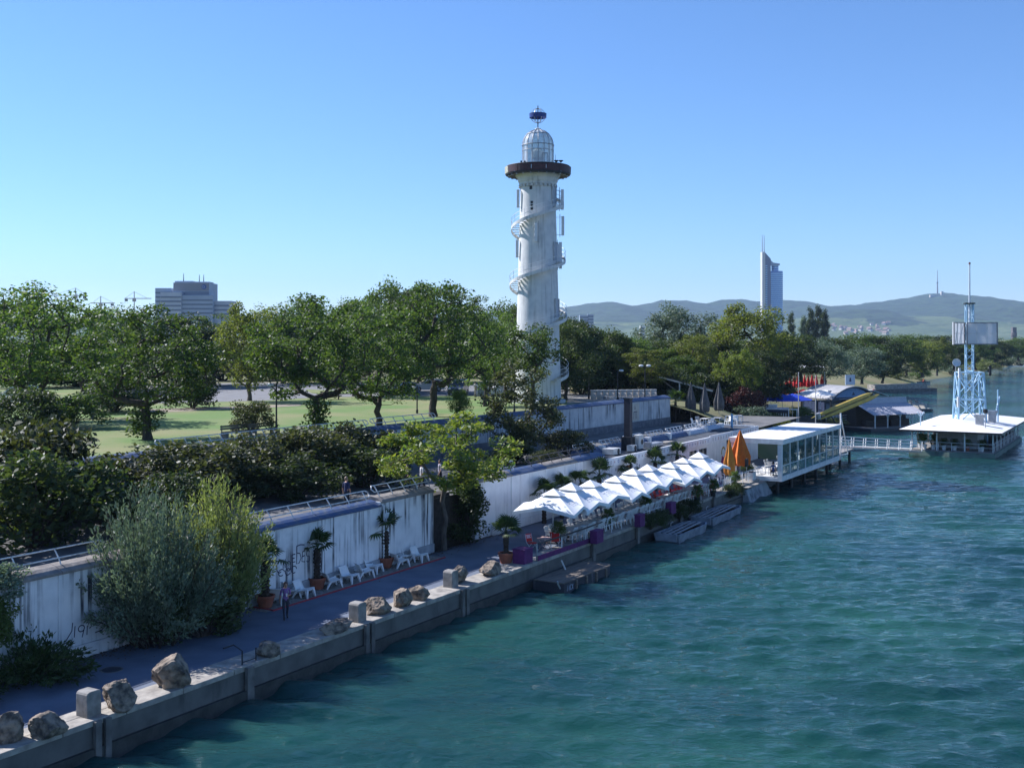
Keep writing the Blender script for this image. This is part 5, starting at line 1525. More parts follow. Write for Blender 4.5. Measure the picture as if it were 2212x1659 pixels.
for i in range(16):
    x = .8 + (i * 1.37) % 15.5; z = 1.7 + (i * .61) % .95
    if any(o[0]-.3 < x < o[1]+.3 for o in ops): continue
    m = MB()
    if i % 2: m.ribbon([(x+.13*math.cos(R(t)), z+.13*math.sin(R(t))) for t in range(0, 361, 30)], .05, -.001)
    else: m.add([(x-.08,-.005,z),(x,-.005,z-.16),(x+.08,-.005,z),(x,-.005,z+.16)], [(0,1,2,3)])
    m.build('painted_symbol', sym[(i*3) % 3], rest)
mur = MB().add([(25.6,-.006,.5),(30.4,-.006,.5),(30.4,-.006,1.25),(29.9,-.006,1.0),(29.5,-.006,1.35),(29.1,-.006,1.0),(28.6,-.006,1.3),(28.1,-.006,1.02),(27.6,-.006,1.36),(27.2,-.006,1.0),(26.8,-.006,1.28),(26.4,-.006,1.05),(25.9,-.006,1.3)], [tuple(range(13))])
mur.build('mural', M('mural_pink', (.42,.03,.16), (.30,.02,.12), .8, scale=5), rest)
MB().ribbon(arc(26.3, 1.55, .5, .5, 20, 200), .2, -.003).build('mural', M('mural_gold', (.35,.25,.08), (.28,.2,.07), .8), rest)
# things on the roof
def ac_unit(label, x, y, z, w=1.0, d=.4, h=.75):
    p, _ = wl_loc(rest, rz, x, y, z)
    o = thing('air_conditioner', label, 'air conditioner', p, rz, 'air conditioners on the restaurant roof')
    MB().box(0, w, 0, d, 0.06, h).build('casing', M('ac_white', (.62,.62,.60), (.5,.5,.48), .5), o, bevel=.02)
    MB().add([(w*.68+.24*math.cos(R(t)), -.008, h*.52+.24*math.sin(R(t))) for t in range(0,360,30)], [tuple(range(12))]).build('fan_grille', dkmetal, o)
    for xx in (.08, w-.14): MB().box(xx, xx+.06, .02, d-.02, 0, .058).build('foot', dkmetal, o)
ac_unit('flat air conditioner near the left end of the restaurant roof', 3.2, .9, HR - .08, 1.4, 1.0, .55)
ac_unit('second low air conditioner on the restaurant roof', 6.6, .8, HR - .08, .95, .5, .55)
ac_unit('upright air conditioner at the foot of the black chimney', 8.6, 1.1, HR - .08, 1.0, .45, 1.25)
vent = thing('roof_duct', 'low silver duct box on the restaurant roof right of the chimney', 'duct', wl_loc(rest, rz, 10.4, .7, HR - .08)[0], rz)
MB().box(0, 2.6, 0, .8, .05, .38).build('duct', galv, vent, bevel=.04); MB().box(-.05, .3, .1, .7, 0, .5).build('collar', galv, vent)
vent = thing('roof_hatch', 'pale flat hatch lying on the far restaurant roof', 'hatch', wl_loc(rest, rz, 14.2, .8, HR - .08)[0], rz)
MB().box(0, 1.7, 0, .9, 0, .12).build('frame', concrete_pale, vent); MB().box(.08, 1.62, .08, .82, .122, .2).build('cover', concrete_pale, vent)
sgn = thing('roof_sign', 'light blue blank sign board standing on the restaurant roof', 'sign', wl_loc(rest, rz, 30.2, .5, HR)[0], rz + .5)
MB().box(-.55, .55, -.03, .03, .35, 1.75).build('panel', M('sign_blue', (.22,.46,.68), (.19,.42,.62), .5), sgn, bevel=.02)
for x in (-.35,.35): MB().tube([(x,.05,-.05),(x,.05,.5)], .03, 5).build('leg', dkmetal, sgn)
chim = thing('chimney', 'tall black square chimney pipe rising from the restaurant roof', 'chimney', wl_loc(rest, rz, 8.2, 1.9, HR - .1)[0], rz)
MB().box(-.27, .27, -.27, .27, 0, 4.35).build('stack', M('black_stack', (.02,.022,.035), (.014,.015,.022), .6, scale=2), chim)
MB().box(-.45, .45, -.45, .45, 0, 1.15).build('casing', dkmetal, chim, bevel=.02)
MB().box(-.33, .33, -.33, .33, 4.352, 4.45).build('cap', dkmetal, chim)
# rounded blue terrace copings with railings behind the roof
for i in range(7):
    x0 = 1.0 + i * 4.75
    p, _ = wl_loc(rest, rz, x0, 2.75, 2.7)
    blk = thing('terrace_parapet', ordinal(i) + ' blue rounded parapet block behind the restaurant roof, counted from the left', 'parapet', p, rz, 'blue parapet blocks')
    prof = [(0,0),(.9,0),(.9,1.0),(.6,1.02),(.25,.92),(.04,.66),(-.02,.4)]
    MB().along(prof, 0, 4.3).build('block', bluecope if i < 5 else M('pale_block', (.5,.53,.58), (.4,.43,.48), .7), blk, smooth=False)
    MB().box(4.05, 4.5, -.06, .5, .1, 1.12).build('end_cap', white, blk, bevel=.05)
    MB().box(.05, 4.0, -.05, -.022, .02, .16).build('drip_edge', white, blk)
    railing('wall_railing', ordinal(i) + ' white railing on the blue parapet blocks behind the restaurant roof', (wl_loc(rest, rz, x0 + .3, 3.2, 3.7)[0], rz), 3.1, 5, 'railings on the blue parapet', h=.5, lean=.3, mat=white)

# ------------------------------------------------------------------ glazed pavilion over the water
pz = 1.5
A, rzp, Lp = between(Q(97.2, -.75, pz), Q(117.4, -.6, pz))
pav = thing('glass_pavilion', 'white framed glass pavilion standing out over the water at the quay end', 'pavilion', A, rzp)
Wp = 4.6; Hp = 3.05
MB().box(-.1, Lp+.1, -.1, Wp, -.28, 0).build('floor', white, pav)
MB().box(-.25, Lp+.25, -.25, -.05, Hp - .02, Hp + .42).build('roof_beam', white, pav)
MB().box(-.25, Lp+.25, Wp, Wp+.2, Hp - .02, Hp + .42).build('roof_beam', white, pav)
MB().box(-.25, -.05, -.05, Wp, Hp - .02, Hp + .42).build('roof_beam', white, pav)
MB().box(Lp+.05, Lp+.25, -.05, Wp, Hp - .02, Hp + .42).build('roof_beam', white, pav)
for i in range(6):
    x0, x1 = -.04 + i*(Lp+.08)/6, -.04 + (i+1)*(Lp+.08)/6 - .22
    MB().box(x0, x1, -.04, Wp-.01, Hp + .35, Hp + .40).build('roof_panel', M('awning_white', (.82,.81,.80), (.77,.76,.75), .7), pav, bevel=.01)
MB().box(-.05, Lp+.05, -.045, Wp-.005, Hp + .05, Hp + .345).build('roof_joint', dkmetal, pav)
gl = glassmat('pavilion_glass', (.10,.20,.22), .02, .80)
gl2 = glassmat('pavilion_lower_glass', (.10,.22,.24), .02, .45)
n = 8
for i in range(n + 1):
    x = i * Lp / n
    MB().box(x-.06, x+.06, -.09, .04, 0, Hp - .03).build('post', white, pav)
MB().box(-.08, Lp+.08, -.12, .06, -.05, .12).build('sill', white, pav, loc=(0,0,.055))
for i in range(n):
    x0, x1 = i*Lp/n + .065, (i+1)*Lp/n - .065
    MB().box(x0, x1, -.03, -.018, .18, 1.05).build('lower_pane', gl2, pav)
    MB().box(x0, x1, -.03, -.018, 1.12, Hp - .04).build('pane', gl, pav)
    if i >= 0: MB().box(x0, x1, -.05, .0, 1.055, 1.115).build('transom', white, pav)
MB().box(-.1, .12, -.1, .3, 0, Hp - .03).build('corner_post', white, pav)
MB().box(-.1, .12, Wp-.45, Wp, 0, Hp - .03).build('corner_post', white, pav)
MB().box(-.08, .04, .3, Wp-.45, .0, .10).build('sill', white, pav)
for z in (.45, .98): MB().tube([(-.02,.3,z),(-.02,2.6,z)], .03, 6).build('rail', white, pav)
MB().box(-.05,.02,2.6,2.68,0,1.0).build('post', white, pav)
for i in range(5):
    x = 1.5 + i*(Lp - 3)/4
    MB().tube([(x, .8, -3.2), (x, .8, -.28)], .16, 10).build('pile', dkmetal, pav)
    MB().tube([(x, 3.6, -3.2), (x, 3.6, -.28)], .16, 10).build('pile', dkmetal, pav)
MB().box(0, Lp, 1.6, 1.9, -1.0, -.29).build('girder', dkmetal, pav)
for i in range(5):
    for j, (yy, r_) in enumerate(((1.1, math.pi), (3.0, 0))):
        x = 2.0 + i * 4.1
        p, _ = wl_loc(pav, rzp, x, 1.9, 0)
        if j == 0: table('white cloth table in the glass pavilion, ' + ordinal(i) + ' from the near end', p, rzp, 'pavilion tables')
        for kx in (-.4, .4):
            p2, _ = wl_loc(pav, rzp, x + kx, yy, 0)
            chair(CW, ('left' if kx < 0 else 'right') + (' river-side' if j == 0 else ' land-side') + ' white chair at the ' + ordinal(i) + ' glass pavilion table', p2, rzp + r_, 'pavilion chairs')
for i, x in enumerate((3.6, 7.6, 10.8, 14.6, 16.6)):
    p, _ = wl_loc(pav, rzp, x, 1.0 + .3*(i % 2), 0)
    o = plant('pavilion_plant', ordinal(i) + ' tall dark pot plant behind the pavilion glass, from the near end', 'plant', BC, p, i, (.22,.22,.78), 'pot plants in the pavilion', ('stems', 'foliage'), lf_dark)
pmast = thing('gate_frame', 'white triangular mast frame at the far corner of the pavilion', 'frame', wl_loc(pav, rzp, Lp + .5, -.1, 0)[0], rzp)
MB().tube([(0,0,-.3),(0,0,4.6)], .07, 8).build('mast', white, pmast); MB().tube([(0,0,4.5),(1.5,-.4,.2)], .06, 8).build('stay', white, pmast); MB().tube([(0,0,.2),(1.5,-.4,.2)], .05, 8).build('foot_bar', white, pmast)

# orange closed parasols
orange = M('orange_canvas', (.62,.26,.035), (.50,.20,.03), .85, scale=3)
orange2 = M('deep_orange_canvas', (.66,.17,.015), (.52,.13,.015), .85, scale=3)
def closed_parasol(label, loc, H, r, mat, group, rz=0, hub=.9, pole=galv, folds=8, bot=None):
    root = thing('closed_parasol', label, 'parasol', loc, rz, group)
    m = MB(); n = folds * 3; prof = [(.05, H), (.18*r/.5, H*.86), (.34*r/.5, H*.68), (.52*r/.5, H*.50), (r, H*.38), (r*.8, H*.30)]
    if bot: prof[-2:] = [(r, bot + .25), (r*.7, bot)]
    for (rr_, z) in prof:
        for j in range(n):
            a = 2*math.pi*j/n; f = 1 if j % 3 == 0 else (.66 if j % 3 == 1 else .72)
            m.v.append((rr_*f*math.cos(a), rr_*f*math.sin(a), z + (.05 if j % 3 else 0)))
    for i in range(len(prof)-1):
        for j in range(n):
            j2 = (j+1) % n; m.f.append((i*n+j, (i+1)*n+j, (i+1)*n+j2, i*n+j2)); m.m.append(0)
    m.f.append(tuple(range(n))); m.m.append(0)
    m.build('canopy', mat, root)
    MB().tube([(0,0,0),(0,0,H*.97)], .04, 7).build('pole', pole, root)
    MB().lathe([(.35,0),(.35,.10),(.06,.14)], 12).build('base', concrete, root)
    return root
closed_parasol('left narrow orange closed parasol at the pavilion corner', Q(93.4, 2.7, PZ), 3.9, .50, orange, 'orange closed parasols', .4, bot=.75)
closed_parasol('right wide deep-orange closed parasol at the pavilion corner', Q(95.9, 2.6, PZ), 4.5, .95, orange2, 'orange closed parasols', 1.1, bot=1.35)
lamp_ = thing('heater_box', 'black control box on a pole before the orange parasols', 'box', Q(95.2, 1.75, PZ+.14), RQ)
MB().tube([(0,0,0),(0,0,2.0)], .035, 7).build('pole', galv, lamp_); MB().box(-.17,.17,-.12,.12,1.25,1.95).build('box', dkmetal, lamp_, bevel=.03)
tub = thing('white_tub', 'white square planter tub at the far quay railing', 'planter', Q(96.2, 1.75, PZ+.1), RQ)
MB().box(-.4,.4,-.4,.4,0,.72).build('tub', white, tub, bevel=.03); MB().box(-.34,.34,-.34,.34,.721,.75).build('soil', soil, tub)
tub = thing('black_tub', 'black round plant tub next to the white square one', 'planter', Q(97.0, 2.4, PZ+.1), RQ)
MB().lathe([(.25,0),(.33,.65),(.28,.65)], 12).build('tub', dkmetal, tub); put('foliage', BC[1], tub, (0,0,.6), sc=(.3,.3,.3))
for i, (s, w, r_, lab) in enumerate([(90.2,3.0,.3,'white chair left of the orange parasols'),(91.4,2.2,2.4,'white chair in front of the left orange parasol'),(92.2,3.6,.9,'white chair behind the left orange parasol'),(94.6,3.9,-.6,'white chair between the orange parasols')]):
    chair(CW, lab, Q(s, w, PZ), RQ + r_, 'chairs by the orange parasols')
bl = thing('painted_breakwater', 'rough concrete block with worn white graffiti at the quay end', 'block', Q(92.3, 1.0, 0), RQ + .03)
MB().add([(-.6,-.9,-.6),(6.4,-1.0,-.6),(6.4,.1,-.6),(-.6,.0,-.6),(-.4,-.35,1.0),(5.2,-.42,1.12),(5.2,.1,1.12),(-.4,.0,1.0)],[(0,3,2,1),(4,5,6,7),(0,1,5,4),(1,2,6,5),(2,3,7,6),(3,0,4,7)]).build('block', stained('graffiti_block', (.30,.32,.34), (.10,.11,.14), (.03,.035,.05), .9, 1.5, 1.0), bl, bevel=.05)
MB().box(-.4, 5.2, -.5, .05, 1.125, 1.2).build('ledge', concrete_pale, bl)

# ------------------------------------------------------------------ garden bar right of the upper wall
greyc = M('grey_canvas', (.13,.13,.13), (.08,.08,.085), .9, scale=3)
for i, (u, v) in enumerate(((1492, 912), (1522, 914), (1553, 910))):
    closed_parasol(['left', 'middle', 'right'][i] + ' dark grey closed parasol in the garden bar', gp(u, v, TZ), 4.5, .62, greyc, 'grey closed parasols', i, bot=1.2)
sh = thing('timber_shelter', 'pale timber lean-to shelter behind the grey parasols', 'shelter', gp(1468, 893, TZ), RQ - R(62))
MB().box(-.09,.09,-.09,.09,0,4.0).build('post', white, sh); MB().box(-3.6,-3.42,3.0,3.18,0,4.6).build('post', wood, sh); MB().box(4.2,4.38,2,2.18,0,3.0).build('post', wood, sh)
MB().beam((-3.4,-.2,4.9),(4.2,-.2,2.9),.12,.22).build('rafter', white, sh); MB().beam((-2.4,-.05,4.4),(0,-.05,2.6),.1,.16).build('brace', wood, sh)
MB().beam((-3.4,3.4,5.1),(4.2,3.4,3.1),.12,.22).build('rafter', wood, sh)
MB().add([(-3.6,-.4,5.06),(4.4,-.4,2.96),(4.4,3.8,3.16),(-3.6,3.8,5.26),(-3.6,-.4,5.11),(4.4,-.4,3.01),(4.4,3.8,3.21),(-3.6,3.8,5.31)],[(0,3,2,1),(4,5,6,7),(0,1,5,4),(1,2,6,5),(2,3,7,6),(3,0,4,7)]).build('roof', wooddark, sh)
closed_parasol('white closed parasol standing behind the timber shelter', gp(1487, 868, 5.6), 3.4, .38, canvas, None, 0, bot=1.0)
k = 0
for (u, v) in ((1500,922),(1512,926),(1508,917),(1536,920),(1562,915),(1572,918),(1584,915),(1594,917)):
    p = gp(u, v, TZ)
    chair(CW, ordinal(k) + ' white chair from the left in the garden bar below the grey parasols', p, RQ + k * .8, 'white chairs in the garden bar'); k += 1
for i, (u, v) in enumerate(((1522,918),(1550,916),(1580,912),(1596,911))):
    table(ordinal(i) + ' white table from the left in the garden bar', gp(u, v, TZ), RQ + .2*i, 'white tables in the garden bar')
gp_ = gp(1458, 917, TZ)
palm('bright green palm at the end of the streaked upper wall', gp(1459, 912, TZ), 2.4, 1.7, False, 40, 14, None, .12)
bush_y = plant('flower_bush', 'bush with yellow flowers behind the pavilion roof', 'shrub', BC, gp(1690, 932, 2.4), 0, (.6,.6,.55), None, ('stems', 'foliage'), lf_gold)
gshrub(BC, 1648, 925, 2.4, (1.4,1.0,.75), 'green garden shrubs between restaurant and kiosk', leaf=lf_green, group='garden shrubs')
gshrub(BC, 1622, 915, 3.2, (1.1,.9,.8), 'grey-green garden shrub behind the restaurant end', leaf=lf_grey, group='garden shrubs')
gshrub(BC, 1800, 918, 1.0, (.9,.7,.4), 'green plants at the head of the gangway', leaf=lf_willow, group='garden shrubs')
gshrub(BC, 1728, 905, 1.6, (.9,.8,.7), 'bush below the flag poles', leaf=lf_green, group='garden shrubs')
# ------------------------------------------------------------------ right bank: kiosk, parasols, houseboat
deckm = M('deck_planks', (.30,.28,.26), (.20,.19,.18), .85, scale=3, stretch=(.3,5,5), bump=.2)
tealdark = M('dark_hull', (.025,.035,.05), (.02,.027,.04), .5, scale=2)
navy = M('navy_panel', (.02,.035,.09), (.016,.028,.07), .5)
ki = thing('kiosk', 'small dark bar kiosk with white frame and sign board under the blue parasols', 'kiosk', gp(1652, 925, 2.2), RQ - R(75))
MB().box(-.4, 4.6, -2.2, 3.0, -1.2, 0).build('deck', deckm, ki)
MB().box(0, 3.0, 0, 2.5, 0, 2.6).build('hut', navy, ki)
MB().box(.05, 2.95, -.03, -.004, .3, 2.2).build('slatted_front', wooddark, ki)
for i in range(9): MB().box(.25+i*.3, .33+i*.3, -.06, -.034, 1.0 + .2*math.sin(i*2), 2.0).build('hanging_slat', white, ki)
for x in (0, 3.05, 4.1): MB().box(x-.05, x+.05, -.7, -.6, 0, 2.5).build('post', white, ki)
MB().box(-.1, 4.2, -.72, -.58, 2.5, 2.62).build('beam', white, ki)
MB().box(.1, 1.6, -.1, -.04, 2.64, 3.15).build('sign_board', M('sign_white', (.62,.64,.66), (.56,.58,.6), .6), ki)
sm_ = MB()
for i in range(7): sm_.ribbon([(.25+i*.18, 2.8), (.31+i*.18, 3.0), (.36+i*.18, 2.82)], .035, -.1)
sm_.build('lettering', navy, ki)
table('white table in front of the bar kiosk', gp(1690, 928, 2.2), RQ, None); chair(CW, 'white chair in front of the bar kiosk', gp(1706, 930, 2.2), RQ + 1.5, None)
fig = thing('carved_post', 'pale carved figure post at the left corner of the kiosk', 'post', gp(1646, 922, 2.4), 0)
MB().lathe([(.3,0),(.26,.3),(.14,.6),(.22,1.0),(.28,1.5),(.2,2.0),(.24,2.4),(.30,2.9),(.16,3.4),(.05,3.55)], 10).build('post', concrete_pale, fig); MB().lathe([(.5,-.3),(.45,.25),(.2,.3)], 9).build('base', rock, fig)
blue_c = M('blue_canvas', (.012,.05,.50), (.010,.04,.40), .75, scale=3)
def open_parasol(label, loc, half, mat, group, rz=0, H=3.0, drop=.75):
    root = thing('open_parasol', label, 'parasol', loc, rz, group)
    m = MB(); n = 8
    for k_, (r_, z) in enumerate(((.0, H), (half*.5, H - drop*.42), (half, H - drop))):
        for j in range(n): m.v.append((r_*math.cos(2*math.pi*j/n+.39), r_*math.sin(2*math.pi*j/n+.39), z))
    for i in range(2):
        for j in range(n): m.f.append((i*n+j, (i+1)*n+j, (i+1)*n+(j+1)%n, i*n+(j+1)%n)); m.m.append(0)
    m.build('canopy', mat, root)
    MB().tube([(0,0,0),(0,0,H-.02)], .035, 6).build('pole', white, root)
    MB().lathe([(.3,0),(.3,.1),(.05,.13)], 10).build('base', concrete, root)
    return root
for i, (u, v, h, lab) in enumerate(((1665, 903, 2.4, 'left blue open parasol over the kiosk'), (1690, 905, 3.2, 'front blue open parasol, the largest'), (1712, 903, 3.0, 'right blue open parasol beside the flag pole'))):
    open_parasol(lab, gp(u, v, 2.2), h, blue_c, 'blue parasols', i*.2, 3.6, .9)
redc = M('red_canvas', (.55,.02,.018), (.42,.018,.016), .8, scale=3)
whc = canvas
for i, (u, v, m_, h, lab) in enumerate(((1690, 884, redc, 2.2, 'red open parasol behind the blue parasols'), (1735, 884, redc, 2.0, 'red open parasol left of the arched houseboat'), (1752, 885, whc, 3.0, 'white open parasol at the houseboat entrance'), (1772, 887, whc, 2.6, 'second white open parasol at the houseboat'))):
    open_parasol(lab, gp(u, v, 2.0), h, m_, 'parasols before the houseboat', .3*i, 3.4, .8)
for i in range(11):
    u = [1689,1699,1707,1716,1723,1731,1738,1746,1754,1763,1776][i]; v = [850,851,849,847,848,846,845,847,845,844,841][i]
    closed_parasol(ordinal(i) + ' red closed parasol from the left in the beach bar row', gp(u, v, 3.4), 3.3, .42, redc, 'red closed parasols on the bank', i, bot=.9, folds=6)
tent = thing('white_awning', 'pale flat awning behind the row of red parasols', 'awning', gp(1745, 840, 4.0), .3)
MB().add([(-3,-1.5,4.2),(3,-1.5,4.2),(3,1.5,4.6),(-3,1.5,4.6),(-3,-1.5,4.26),(3,-1.5,4.26),(3,1.5,4.66),(-3,1.5,4.66)],[(0,3,2,1),(4,5,6,7),(0,1,5,4),(1,2,6,5),(2,3,7,6),(3,0,4,7)]).build('roof', canvas, tent)
for x in (-2.9, 2.9): MB().tube([(x,-1.4,-1),(x,-1.4,4.2)], .05, 6).build('post', galv, tent)
for i, (u, v0, v1) in enumerate(((1725, 910, 806), (1762, 912, 812))):
    Y = 150; a = at(u, v0, Y); b = at(u, v1, Y)
    o = thing('flag_pole', ['left', 'right'][i] + ' bare white flag pole by the houseboat', 'pole', a, 0, 'flag poles')
    MB().tube([(0,0,-.6),(0,0,b.z-a.z)], [.07,.05], 7).build('pole', M('pole_grey', (.5,.5,.5), (.42,.42,.42), .6), o); MB().lathe([(.09,b.z-a.z),(.02,b.z-a.z+.12)], 7).build('finial', galv, o)

# houseboat with arched roof
hbp = gp(1838, 905, .0)
hb = thing('houseboat', 'houseboat restaurant with a grey barrel roof and blue arched gable', 'boat', hbp, R(22))
HWd = 5.0
MB().prism([(-6.4,-1.6),(6.4,-1.6),(6.9,0),(6.4,9.6),(-6.4,9.6)], -.6, .75).build('hull', tealdark, hb)
MB().box(-6.2, 6.2, -1.4, 9.4, .752, .84).build('deck', deckm, hb)
def archpts(w, z0, rise, n=16):
    return [(-w + 2*w*i/n, z0 + rise * math.sin(math.pi * (i / n)) ** .85) for i in range(n+1)]
ap = archpts(HWd, 3.55, 2.15)
m = MB(); n = len(ap)
for y in (-1.2, 8.0):
    for x, z in ap: m.v.append((x, y, z))
    for x, z in ap: m.v.append((x*.985, y, z - .14))
for i in range(n-1):
    m.f += [(i, i+1, 2*n+i+1, 2*n+i), (n+i+1, n+i, 3*n+i, 3*n+i+1), (i+1, i, n+i, n+i+1), (2*n+i, 2*n+i+1, 3*n+i+1, 3*n+i)]; m.m += [0]*4
m.build('barrel_roof', M('zinc_roof', (.36,.36,.37), (.29,.29,.30), .55, scale=.8), hb, smooth=False)
MB().slab([(x*.96, z - .2) for x, z in ap], -.62, -.5).build('gable', navy, hb)
inner = [(x*.74, (z-3.75)*.72 + 3.95) for x, z in ap]
g = MB().slab(inner, -.68, -.625).build('gable_panel', M('gable_blue', (.20,.29,.46), (.16,.24,.40), .6), hb)
em = MB(); em.add([(-.35,-.69,4.15),(.35,-.69,4.15),(.0,-.69,4.75)], [(0,1,2)]); em.build('emblem', navy, hb)
em = MB()
for i in range(9):
    x = -1.6 + i*.4; em.ribbon([(x, 4.95), (x+.14, 5.12)] if i % 2 else [(x, 5.12), (x+.2, 4.98)], .06, -.684)
em.build('lettering', navy, hb)
o = MB().box(-3.9,-3.2,1.2,2.8,4.62,4.95).build('skylight', white, hb)
for x in (-4.7, 4.7):
    for y in (-.6, 3.5, 7.6): MB().box(x-.1, x+.1, y-.1, y+.1, .84, 3.7).build('post', dkmetal, hb)
MB().box(-4.5, 4.5, 1.4, 7.6, .842, 2.9).build('cabin', navy, hb)
for i in range(7):
    x = -4.2 + i*1.22; w_ = MB().box(x, x+1.0, 1.33, 1.39, 1.2, 2.6).build('window', darkglass if i % 2 else M('cabin_panel', (.10,.14,.22), (.08,.12,.19), .4), hb)
for z in (1.35, 1.85): MB().tube([(-6.1,-1.3,z),(6.1,-1.3,z)], .035, 6).build('rail', white, hb)
for i in range(9): MB().box(-6.1+i*1.52-.03, -6.1+i*1.52+.03, -1.33, -1.27, .84, 1.87).build('rail_post', white, hb)
sg = thing('roof_board', 'white board with blue emblem on top of the houseboat roof', 'sign', hbp + Vector((.9, 3.4, 5.5)), R(15))
MB().box(-.95,.95,-.06,.06,.25,2.0).build('panel', M('board_pale', (.45,.52,.60), (.40,.47,.55), .6), sg)
MB().add([(-.22,-.067,.8),(.22,-.067,.8),(.12,-.067,1.5),(-.12,-.067,1.5)], [(0,1,2,3)]).build('emblem', navy, sg)
for x in (-.7,.7): MB().tube([(x,.1,-.4),(x,.1,.5)], .05, 6).build('leg', galv, sg)
awn = thing('side_awning', 'white awning at the right side of the houseboat', 'awning', hbp + Vector((4.2, 4.6, 4.3)), R(22))
MB().add([(0,-1.5,.5),(3.6,-1.5,-.6),(3.6,3,-.6),(0,3,.5),(0,-1.5,.57),(3.6,-1.5,-.53),(3.6,3,-.53),(0,3,.57)],[(0,3,2,1),(4,5,6,7),(0,1,5,4),(1,2,6,5),(2,3,7,6),(3,0,4,7)]).build('cloth', canvas, awn)
for y in (-1.4, 2.9): MB().tube([(3.5,y,-3.6),(3.5,y,-.55)], .04, 6).build('post', galv, awn)
for i, (u, v) in enumerate(((1877, 868), (1887, 866), (1850, 862))):
    closed_parasol(['left', 'right', 'small'][i] + ' red closed parasol ' + ['above the tip of the yellow canoe', 'just right of the yellow canoe tip', 'on the houseboat roof deck'][i], at(u, v, 208), 2.2, .4, redc, 'red closed parasols on the houseboat', i, bot=.6, folds=6)
# furniture deck with people-sized clutter right of the houseboat
dk = thing('floating_deck', 'low floating deck crowded with dark chairs beside the houseboat', 'pontoon', gp(1915, 885, .0), R(25))
MB().box(-4.5,4.5,-2.2,2.2,-.3,.5).build('deck', deckm, dk)
for z in (1.0, 1.45): MB().tube([(-4.4,-2.1,z),(4.4,-2.1,z)], .03, 5).build('rail', dkmetal, dk)
for i in range(7): MB().box(-4.4+i*1.46-.03,-4.4+i*1.46+.03,-2.13,-2.07,.5,1.47).build('rail_post', dkmetal, dk)
CD = chair_parts(M('dark_wicker', (.06,.055,.05), (.04,.036,.033), .8))
for i in range(8):
    p, _ = Vector((0,0,0)), 0
    a = R(25); x, y = -3.6 + i*1.0, -.8 + 1.5*(i % 2)
    chair(CD, ordinal(i) + ' dark wicker chair from the left on the deck beside the houseboat', dk.location + Vector((x*math.cos(a)-y*math.sin(a), x*math.sin(a)+y*math.cos(a), .5)), i, 'dark chairs on the floating deck')

# yellow canoe sculpture
yel = M('yellow_canoe', (.48,.36,.06), (.36,.27,.06), .5, scale=1.2)
ya, yb = at(1752, 906, 152), at(1896, 846, 158)
d = yb - ya; Lc = d.length
yc = thing('canoe_sculpture', 'long yellow double canoe raised slantwise over the plants', 'canoe', ya, math.atan2(d.y, d.x))
yc.rotation_euler = (0, -math.asin(d.z / Lc), math.atan2(d.y, d.x))
def hull(off, L0, L1, r):
    m = MB(); N = 22; k = 8
    for i in range(N+1):
        f = i/N; x = L0 + (L1-L0)*f
        rr_ = r * min(1, (f*3.2)**.7 if f < .4 else 1) * (1 if f < .8 else max(.05, 1-((f-.8)/.2)**2*.95))
        for j in range(k):
            a = 2*math.pi*j/k; m.v.append((x, off[0] + rr_*math.cos(a)*1.1, off[1] + rr_*math.sin(a)*.9))
    for i in range(N):
        for j in range(k): m.f.append((i*k+j, i*k+(j+1)%k, (i+1)*k+(j+1)%k, (i+1)*k+j)); m.m.append(0)
    m.f += [tuple(reversed(range(k))), tuple(range(N*k, N*k+k))]; m.m += [0,0]
    return m
hull((0,.14), 0, Lc*.93, .40).build('hull', yel, yc, smooth=True)
hull((-.3,-.36), .8, Lc, .38).build('hull', yel, yc, smooth=True)
MB().box(2.2, Lc*.82, -.48, -.40, -.16, .0).build('groove_shade', M('canoe_shadow_stripe', (.12,.10,.05), (.09,.08,.04), .7), yc)  # strip in the crease between the hulls, its shade put into the colour
MB().lathe([(.36,-.3),(.36,.5)], 8).build('collar', galv, yc, loc=(1.25,-.1,0)); MB().tube([(3.4,0,-.1),(4.3,0,-2.2)], .09, 7).build('strut', dkmetal, yc)
MB().tube([(1.25,0,0),(1.8,0,-1.6)], .09, 7).build('strut', dkmetal, yc)
trough = thing('planter_boat', 'old dark boat hull used as a planter below the yellow canoe', 'planter', gp(1735, 912, 1.4), .2)
MB().prism([(-3.2,-.9),(2.6,-1.0),(4.4,0),(2.6,1.0),(-3.2,.9)], -.6, .9).build('hull', tealdark, trough)
put('foliage', BC[1], trough, (-.4,0,.7), sc=(1.1,.4,.42))

# ------------------------------------------------------------------ gangways and footbridge
def gangway(name, label, A, B, width, rail=1.05, nper=1.6, group=None):
    d = B - A; L = d.length
    root = thing(name, label, 'gangway', A, 0, group)
    root.rotation_euler = (0, -math.asin(d.z / L), math.atan2(d.y, d.x))
    MB().box(0, L, -width/2, width/2, -.22, -.1).build('frame', galv, root)
    npl = int(L/.6)
    for i in range(npl): MB().box(i*L/npl+.02, (i+1)*L/npl-.02, -width/2+.03, width/2-.03, -.098, -.05).build('plank', deckm, root)
    for y in (-width/2, width/2):
        for z in (.35, .7, rail): MB().tube([(0,y,z),(L,y,z)], .03, 6).build('rail', white, root)
        n = max(2, int(L/nper))
        for i in range(n+1): MB().box(L*i/n-.035, L*i/n+.035, y-.035, y+.035, -.1, rail+.03).build('post', white, root)
    return root
gangway('gangway', 'white railed gangway sloping down to the floating restaurant', Q(126.0, 3.5, 1.9), Q(137.6, -4.6, .75), 1.6)
gangway('gangway', 'long white railed footbridge to the arched houseboat', gp(1775, 915, 1.2), gp(1892, 905, .9), 1.4)
fb = thing('fender_boom', 'pair of long white floating booms below the gangway', 'boom', gp(1822, 968, .2), 0)
q = gp(1985, 976, .2) - gp(1822, 968, .2)
